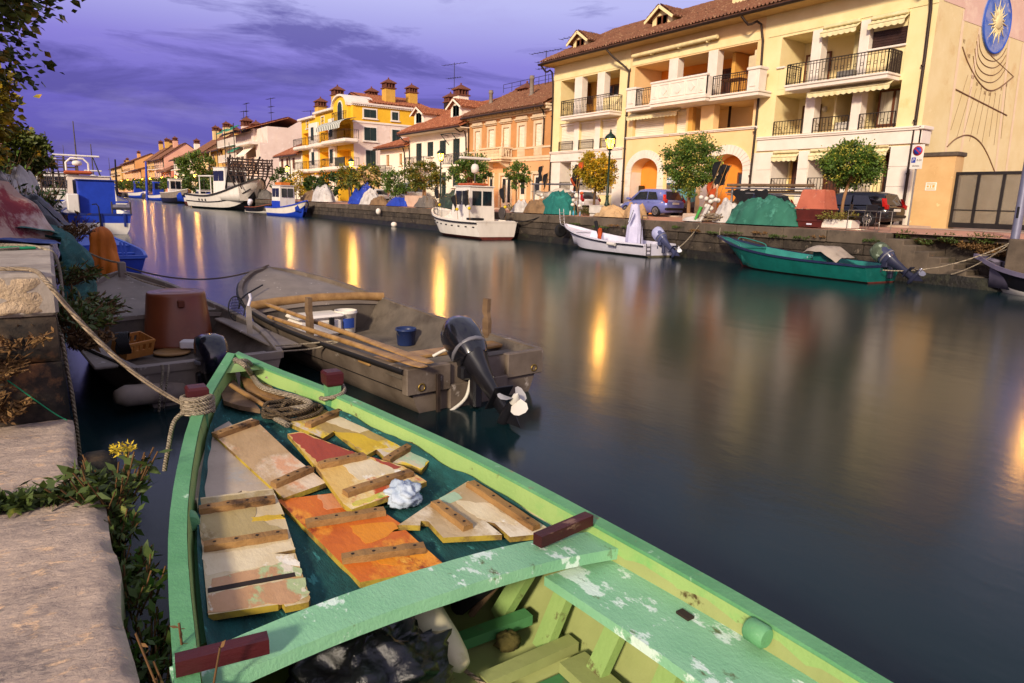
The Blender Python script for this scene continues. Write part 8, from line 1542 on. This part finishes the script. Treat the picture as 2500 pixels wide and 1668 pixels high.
text_mesh('P', .16, M('sign_white'), sg_, (-.06, .1, tp.z-.11), (pi/2, 0, -pi/2)); text_mesh('0-24', .09, BLK, sg_, (-.054, -.09, tp.z-.12), (pi/2, 0, -pi/2)); text_mesh('divieto', .09, BLK, sg_, (-.054, 0, tp.z-.31), (pi/2, 0, -pi/2))
pp_ = at_x(2478, 582, 21.75); lpz = thing('lamp_pole', 'tall galvanised pole at the quay edge, right side of the picture', 'pole', (21.75, pp_.y, 1.42)); MB().tube([(0, 0, 0), (0, 0, 5.6)], [.11, .085], 12).build('shaft', M('galvanised_pole', '#86879a', '#747588', 2, .4, metal=.5), lpz); MB().bbox(-.118, -.09, -.03, .03, .55, .85, .01).build('hatch', BLK, lpz)
for ch_ in lamp0.children:
    if ch_.name.startswith('lantern'): lc = copy_tree(ch_, lpz); lc.location = (0, -1.15, -.75)
pd = bpy.data.lights.new('lamp_light', 'POINT'); pd.energy = 330; pd.color = (1, .47, .09); pd.shadow_soft_size = .16; po = bpy.data.objects.new('lamp_light', pd); COL.objects.link(po); po.parent = lpz; po.location = (0, -1.15, 2.67)
MB().tube([(0, 0, 3.4), (0, -.6, 3.5), (0, -1.15, 3.3)], .03, 6).build('lamp_arm', LGREEN, lpz)
solo('bollard_block', MB().bbox(QX-.02, QX+.6, 6.9, 7.97, -.2, 1.415, .03), WCAP, 'square stone pier at the right end of the overgrown steps', 'stone pier')
# mooring ropes on the far side
rope('white rope from the lilac outboard up to the flag bundle', sag(b8.pt(-.7, -.2, .35), (21.4, at_x(1712, 540, 21.4).y, 1.43), .12), .022, WROPE); rope('white rope from the green boat bow up to the white net heap', sag(b7.pt(b7.L, 0, 1.0), (21.4, at_x(1760, 545, 21.4).y, 1.43), .3), .022, WROPE)
rope('upper pale rope from the camouflaged outboard to the stone pier', sag(b7.pt(-.2, .3, .4), (21.3, 7.95, 1.3), .25), .016, WROPE); rope('lower pale rope from the dark boat bow to the stone pier', sag((21.2, 9.2, .35), (21.3, 7.97, 1.25), .1), .016, WROPE); rope('rope from the dark boat bow over the pier', sag(b6.pt(4.5, 0, .9), (21.35, 7.6, 1.4), .08), .016, WROPE); rope('dark rope from the wheelhouse boat stern to the teal bundle', sag(b9.pt(.1, -1.1, 1.0), (21.4, at_x(1330, 520, 21.4).y, 1.43), .15), .03, RUB)
# things on boats of the far side
gc = thing('jerry_can', 'grey cloth thrown over the green console box of the teal boat', 'cloth', b7.pt(1.75, 0, .86), hd_) if False else None
mb = MB(); mb.grid(lambda u, v: b7.pt(2.35-1.25*u, -.55+1.15*v, .93-.5*max(0, abs(u-.35)-.2)*1.3-.42*max(0, abs(v-.5)-.28)*1.6+.04*noise.noise(V((u*4, v*4, 3)))), 22, 18); solo('cloth', mb, cloth('grey_beige_cloth', '#a39688', '#8c8073', '#7a6d60'), 'grey beige cloth draped over the console of the teal boat', 'cloth')
jc = thing('jerry_can', 'green fuel can with a pale handle in the teal boat', 'fuel can', b7.pt(2.45, .05, .1), hd_); MB().bbox(-.15, .15, -.22, .22, 0, .42, .05).build('body', M('green_can', '#17705c', '#125c4b', 3, .4), jc); MB().tube([(0, -.12, .42), (0, -.1, .48), (0, .1, .48), (0, .12, .42)], .016, 6).build('handle', WLIL, jc)
fe = MB().tube([b8.pt(1.5, 1.05, .42), b8.pt(1.95, 1.08, .44)], .07, 10); solo('boat_fender', fe, M('white_fender', '#cfc8c0', rough=.5), 'white fender with a dark cap on the side of the sheeted boat', 'fender')
solo('orange_netting', crumple(b8.pt(3.6, .2, .72), .1, .1, .26, 31, 18, .5, 3), FLO, 'orange net flag inside the white sheeted boat', 'net flag'); solo('black_flag', MB().tube([b8.pt(3.7, .1, .5), b8.pt(4.2, .0, 1.25)], [.05, .09], 7), FLB, 'furled black flag leaning in the white sheeted boat', 'flag')
solo('mirror_panel', MB().bbox(-.02, .02, -.14, .14, 0, .5, .02).xf(Matrix.Translation(b8.pt(1.35, .5, 1.35)) @ Matrix.Rotation(.4, 4, 'X') @ Matrix.Rotation(hd8+.7, 4, 'Z')), M('white_sign', '#d9d9e6', rough=.4), 'white curved panel on the rail post of the sheeted boat', 'panel')
for i, (x, y, zt, fl, lb) in enumerate(((1.0, 1.1, 2.6, YFL, 'black flag with yellow float at the stern corner of the wheelhouse boat'), (4.9, .9, 2.9, YFL, 'black flag with yellow float at the bow rail of the wheelhouse boat'), (.6, -.9, 2.9, YFL, 'black flag with yellow float on the quay side of the wheelhouse boat'), (1.9, 1.35, 2.4, YFL, 'dark flag hanging over the port side of the wheelhouse boat'))):
    stick_flag('flag_pole', lb, b9.pt(x, y, 1.0), b9.pt(x+.1, y+.1, zt), FLB, 40+i, .6, mat2=fl)
solo('boat_fender', MB().ball((21.0, at_x(924, 530, 21).y, 1.0), .2, 12, 8, 1.2), WPT, 'white round fender hanging on the far quay wall', 'fender'); solo('boat_fender', MB().ball((20.6, at_x(962, 543, 20.6).y, .16), .22, 12, 8, .9), WPT, 'white fender floating by the far quay wall', 'fender')
tyr = MB().lathe([(.16, -.08), (.3, -.08), (.33, 0), (.3, .08), (.16, .08), (.13, 0), (.16, -.08)], b8.pt(6.9, 0, .72), 18, axis=b8.M.to_3x3() @ V((1, 0, 0))); solo('fender_tyre', tyr, TYRE, 'black tyre hung at the bow of the sheeted white boat', 'tyre')
# ------------------------------------------------------------------ near bank heaps at the left
NG = 'nets and covers heaped on the near quay'
heap('tarp_heap', 'blood stained pinkish canvas heaped on the near quay', 'canvas', V((-1.25, 8.9, 1.5)), 1.25, 1.7, .8, TPNK, 3, group=NG, fold=.2, kf=6, n=80, flat=.5)
heap('tarp_heap', 'fold of stained canvas at the quay edge by the teal net bag', 'canvas', V((-.42, 9.0, 1.49)), .42, .75, .22, TPNK, 7, group=NG, fold=.4, kf=5, n=60)
heap('tarp_heap', 'dark grey tarpaulin heap behind the pinkish canvas', 'tarpaulin', V((-1.6, 13.4, 1.5)), 1.15, 2.0, .95, TGRY, 11, group=NG, fold=.35, kf=7, n=70, flat=.45)
heap('tarp_heap', 'dull red cloth trailing over the grey tarpaulin', 'cloth', V((-1.3, 16.0, 1.5)), .7, 1.5, 1.15, TRED, 13, group=NG, fold=.3, kf=6, n=60)
heap('tarp_heap', 'pale pink canvas on top of the heaps at the far left', 'canvas', V((-2.0, 16.5, 1.5)), 1.3, 1.8, 1.25, TPNK, 17, group=NG, n=56)
heap('tarp_heap', 'black plastic sheet beside the dry bushes', 'sheet', V((-.38, 12.0, 1.5)), .5, 1.5, .36, TBLK, 19, group=NG, fold=.5, kf=5, n=60)
heap('tarp_heap', 'white sack beyond the red cloth', 'sack', V((-.5, 19, 1.5)), .5, .8, .8, TWHT, 23, group=NG)
heap('net_heap', 'grey brown net mound between the pinkish canvas and black sheet', 'net heap', V((-.75, 12.6, 1.5)), .6, 1.2, .5, TGRY, 27, group=NG)
tb2 = MB()
def bag(u, v):
    a = pi*(u-.5)*1.25; y = 8.1+1.9*u; z_ = 1.58-1.2*v; bul = .34*math.sin(min(1, v*1.15)*pi)**.7*math.sin(pi*u)**.6
    return V((.02+bul+.05*(1-v)-.12*(v < .02)+.03*noise.noise(V((u*5, v*6, 1)))+.012*math.sin(v*40+u*9), y+.12*noise.noise(V((u*3, v*3, 4))), z_+.05*noise.noise(V((u*6, v*2, 9)))))
tb2.grid(bag, 40, 40); tb2.grid(lambda u, v: V((.07-.75*v, 8.1+1.9*u, 1.58+.07*math.sin(pi*v)+.03*noise.noise(V((u*5, v*5, 3))))), 24, 10); solo('net_bag', tb2, TBAG, 'teal green net bag hanging over the edge of the near quay', 'net')
mb = MB(); mb.grid(lambda u, v: V((-1.2+1.22*u+.05*math.sin(v*5), 7.35+.55*v+.18*u, 1.525+.03*noise.noise(V((u*5, v*6, 2)))+.04*math.sin(u*pi))), 24, 10); solo('blue_sheet', mb, cloth('blue_sheet_cloth', '#22336e', '#1a2858', '#3a4c86'), 'blue sheet strip lying across the near quay below the canvas', 'sheet')
for i, lb in enumerate(('bright green cord strand nearest the edge on the blue sheet', 'bright green cord looping over the blue sheet', 'bright green cord end trailing from the frayed bundle', 'bright green cord highest on the blue sheet')):
    rope(lb, [V((-1.2, 7.7-.08*i, 1.62)), V((-.95, 7.5-.1*i, 1.66-.03*i)), V((-.75, 7.15-.05*i, 1.53)), V((-.4+.06*i, 7.0+.04*i, 1.525)), V((-.12, 7.05+.03*i, 1.525))], .012, M('green_cord', '#1f8a5c', '#17704a', 9, .8))
rope('pale rope draped over the corner of the near quay block', [(-1.3, 7.2, 1.53), (-.8, 7.0, 1.53), (-.35, 7.25, 1.54), (-.05, 7.0, 1.52), (.03, 6.8, 1.4), (.03, 6.5, 1.05), (.02, 6.3, .95)], .012, WROPE); rope('loop of pale rope on the top of the quay block', [(-1.2, 6.85, 1.525), (-.7, 6.75, 1.525), (-.3, 6.95, 1.525), (-.2, 7.15, 1.53), (-.5, 7.25, 1.53)], .011, WROPE)
rope('thin green line crossing the face of the quay block', [(-.75, 5.0, 1.25), (-.4, 5.0, .98), (-.1, 4.98, .66), (-.02, 4.9, .61)], .004, M('green_cord'))
for i, (x, y) in enumerate(((-1.62, 20.5), (-1.35, 20.7))): solo('steel_pole', MB().tube([(x, y, 1.45), (x, y, 3.1)], .055, 8), M('galvanised'), ('left' if i == 0 else 'right')+' one of two grey steel posts under the golden tree', 'post')
for i in range(3): solo('hanging_rope', MB().tube([(0-i*.012, 5.2+i*.35, 1.1), (.03, 5.25+i*.35, .5), (.035, 5.2+i*.4, -.05)], .012, 5), ROPE, ('nearest', 'middle', 'farthest')[i]+' of the old ropes hanging down the face of the near quay', 'rope')
ty_ = MB().lathe([(.14, -.09), (.27, -.1), (.3, -.04), (.3, .04), (.27, .1), (.14, .09), (.11, 0), (.14, -.09)], (.1, 4.35, .25), 20, axis=(1, 0, 0)); solo('fender_tyre', ty_, M('mossy_tyre', '#2b2620', '#1b1814', 6, .9, .6, 25, st='#4a3a28', stsc=4), 'old muddy tyre hung as a fender below the stone ledge', 'tyre')
# ------------------------------------------------------------------ plants
def tuft(name, label, c, r, h, n, mat, seed, leaf=.07, droop=0, spread=1, stems=None, cat='plant', group=None, face=None):
    rn = random.Random(seed); mb = MB(); vs, fs = [], []; c = V(c); sb = MB()
    for i in range(n):
        a = rn.uniform(0, 2*pi); q = r*math.sqrt(rn.random()); b = c+V((q*math.cos(a)*(.5 if face else 1), q*math.sin(a), 0)); L_ = h*rn.uniform(.5, 1.1)
        d = V((math.cos(a)*.5*spread+rn.gauss(0, .25), math.sin(a)*.5*spread+rn.gauss(0, .25), 1-droop*1.6)).normalized()
        if face: d = (d+V(face)*.6).normalized()
        e = b+d*L_; m_ = b.lerp(e, .5)+V((0, 0, droop*L_*.25))
        if stems: sb.tube([b, m_, e], .004, 4, False)
        for k in range(6):
            t_ = rn.uniform(.3, 1); p = b.lerp(m_, t_*2) if t_ < .5 else m_.lerp(e, t_*2-1); u = V((rn.gauss(0, 1), rn.gauss(0, 1), rn.gauss(.3, .8))).normalized(); w_ = u.cross(V((rn.gauss(0, 1), rn.gauss(0, 1), 1))).normalized(); l = leaf*rn.uniform(.6, 1.3); o = len(vs)
            vs += [p, p+u*l*.5+w_*l*.2, p+u*l, p+u*l*.5-w_*l*.2]; fs += [(o, o+1, o+2), (o, o+2, o+3)]
    mb.add(vs, fs)
    if stems:
        t = thing(name, label, cat, c, group=group); mb.build('leaves', mat, t, True); sb.build('stems', stems, t, True); return t
    return solo(name, mb, mat, label, cat, group, origin=c)
DRY = M('dry_plant', '#7a5a34', '#5c4226', 5, .9, st='#a07c48', stsc=5, stt=(.55, .65)); SAMP = M('samphire_green', '#4a5a24', '#33421a', 4, .55, st='#8a8a34', stsc=4, stt=(.58, .7)); DSTM = M('dry_stem', '#6b4c2c', '#533a20', 5, .9); YFLW = M('yellow_flower', '#c9b02e', '#b09620', 5, .7)
PG = 'weeds growing from the quay stones'
tuft('weed', 'green weed creeping along the joint between the ledge slabs', (-.35, 3.62, .6), .02, .07, 10, SAMP, 1, .07, group=PG)
for i in range(12): tuft('weed', 'samphire clump in the ledge joint, '+['first', 'second', 'third', 'fourth', 'fifth', 'sixth', 'seventh', 'eighth', 'ninth', 'tenth', 'eleventh', 'twelfth'][i]+' counted from the water side', (.03-.1*i, 3.63+.02*math.sin(i*2), .585), .05, .09, 20, SAMP, 100+i, .065, group=PG)
tuft('weed', 'tall samphire with yellow flower heads at the corner of the ledge', (.12, 3.62, .5), .09, .3, 46, SAMP, 2, .075, stems=DSTM, group=PG, spread=.8); tuft('weed', 'yellow flower head on the tallest samphire stem', (.2, 3.66, .76), .045, .05, 22, YFLW, 5, .024, group=PG)
for i, (y, z_, n) in enumerate(((3.4, .42, 50), (3.1, .35, 55), (2.85, .4, 50), (2.55, .3, 40), (2.25, .35, 34))): tuft('weed', 'green trailing weed on the ledge face, '+['nearest the flowering samphire', 'just below the flowering samphire', 'midway along the slab', 'beside the green boat rail', 'at the bottom of the picture'][i], (.09+.015*i, y, z_), .1, .17, int(n*.8), SAMP, 10+i, .06, stems=DSTM, group=PG)
tuft('weed', 'dry umbel plant rising in front of the green boat wedge', (.22, 2.0, .35), .03, .42, 7, DRY, 33, .03, stems=DSTM, group=PG, spread=.4)
for i, (x, y, z_, n, h) in enumerate(((-.36, 4.97, .9, 90, .2), (-.48, 4.96, .72, 110, .22), (-.36, 4.97, .66, 90, .18), (-.2, 4.98, 1.08, 34, .16), (-.5, 4.97, 1.0, 80, .2))): tuft('dry_plant', 'dry brown bush on the face of the quay block, '+['upper middle one', 'lower left one', 'lower right one', 'highest one', 'leftmost one'][i], (x, y, z_), .14, h, n, DRY, 50+i, .04, stems=DSTM, group='dry bushes on the near quay', droop=.4, face=(0, -1, 0))
for i, (x, y, z_, r, h, n, mt_) in enumerate(((.06, 6.2, 1.0, .17, .26, 110, SAMP), (.15, 6.9, .9, .2, .3, 110, SAMP), (.12, 6.5, .75, .17, .22, 60, DRY), (.12, 5.6, 1.05, .12, .22, 60, SAMP), (.1, 8.0, 1.1, .2, .28, 80, SAMP))): tuft('weed', ['thick green weed hanging beside the quay block', 'green weed below the teal net bag', 'brown seeded weed over the bow of the left grey boat', 'small weed at the corner of the quay block', 'weed under the stained canvas'][i], (x, y, z_), r, h, n, mt_, 70+i, .06, stems=DSTM, group=PG, droop=.35, face=(1, 0, 0))
tuft('shrub', 'feathery green shrub in front of the blue wheelhouse', (-.3, 15.5, 1.45), .32, .75, 90, M('feathery_green', '#33491c', '#243510', 4, .6), 81, .13, stems=DSTM, cat='shrub'); tuft('shrub', 'dry brown seeding bush under the black sheet at the quay edge', (.1, 13.0, 1.2), .3, .45, 130, DRY, 83, .07, stems=DSTM, cat='shrub', droop=.3); tuft('shrub', 'oleander with a pink bloom behind the heaps', (-1.0, 22, 1.5), .3, 1.5, 90, LF1, 85, .12, stems=DSTM, cat='shrub'); tuft('blossom', 'pink oleander bloom above the heaps', (-1.0, 22, 3.0), .1, .1, 24, M('pink_bloom', '#d88aa8', rough=.6), 87, .06)
pb = qp(2045, 550, 22.1); tr_ = thing('planter', 'long stone planter at the quay edge by the chairs', 'planter', (22.1, pb.y, 1.44)); MB().bbox(-.28, .28, -.62, .62, 0, .3, .04).build('trough', STO, tr_); tuft('bush', 'yellowing bush spilling from the stone planter', (22.05, pb.y, 1.68), .5, .4, 150, M('yellow_bush', '#7a7430', '#55591f', 4, .7, st='#a08a3a', stsc=4), 88, .07, stems=DSTM, cat='bush', droop=.2)
tuft('bush', 'green bush at the foot of the yellow tree', (22.3, at_x(1440, 520, 22.3).y, 1.45), .4, .45, 120, SAMP, 89, .08, stems=DSTM, cat='bush'); tuft('bush', 'small green bush by the orange house tree', (22.6, at_x(1258, 500, 22.6).y, 1.45), .35, .5, 80, SAMP, 90, .09, stems=DSTM, cat='bush')
wl = [(1405, 548, .5, 'under the white box'), (1470, 556, .8, 'below the beige canvas'), (1500, 552, .5, 'below the nearest lamp'), (1530, 556, .2, 'left of the sheeted console'), (1655, 556, .25, 'under the concrete kerb'), (1700, 565, .3, 'below the green stick float'), (1745, 570, .4, 'below the white net heap'), (1790, 570, .6, 'under the left end of the green tarpaulin'), (1855, 570, .35, 'under the middle of the green tarpaulin'), (1900, 578, .5, 'under the right end of the green tarpaulin'), (1960, 582, .4, 'below the faded tub'), (2000, 580, .3, 'below the planter'), (2130, 590, .25, 'left of the top step')]
for i, (px, py, r, lb) in enumerate(wl): p = at_x(px, py, QX); tuft('weed', 'weed on the far quay wall '+lb, (QX+.02, p.y, p.z), r*.6, .22, int(60*r+20), (SAMP, DRY)[i % 3 == 2], 200+i, .07, group=PG, droop=.6, face=(-1, 0, 0))
for i, (px, py, r, mt_, lb) in enumerate(((2215, 585, .2, SAMP, 'green weed on the second step'), (2320, 595, .4, SAMP, 'green bush on the right wall of the steps'), (2380, 610, .6, DRY, 'brown overgrowth beside the steps'), (2420, 625, .5, DRY, 'brown overgrowth next to the stone pier'), (2400, 595, .5, SAMP, 'yellow flowered green weed above the brown overgrowth'), (2260, 600, .15, SAMP, 'small weed on the third step'))): p = at_x(px, py, 22.0); tuft('weed', lb, (22.0, p.y, p.z), r*.55, .34, int(120*r+30), mt_, 230+i, .08, group=PG, droop=.3, face=(-1, 0, 0), stems=DSTM)
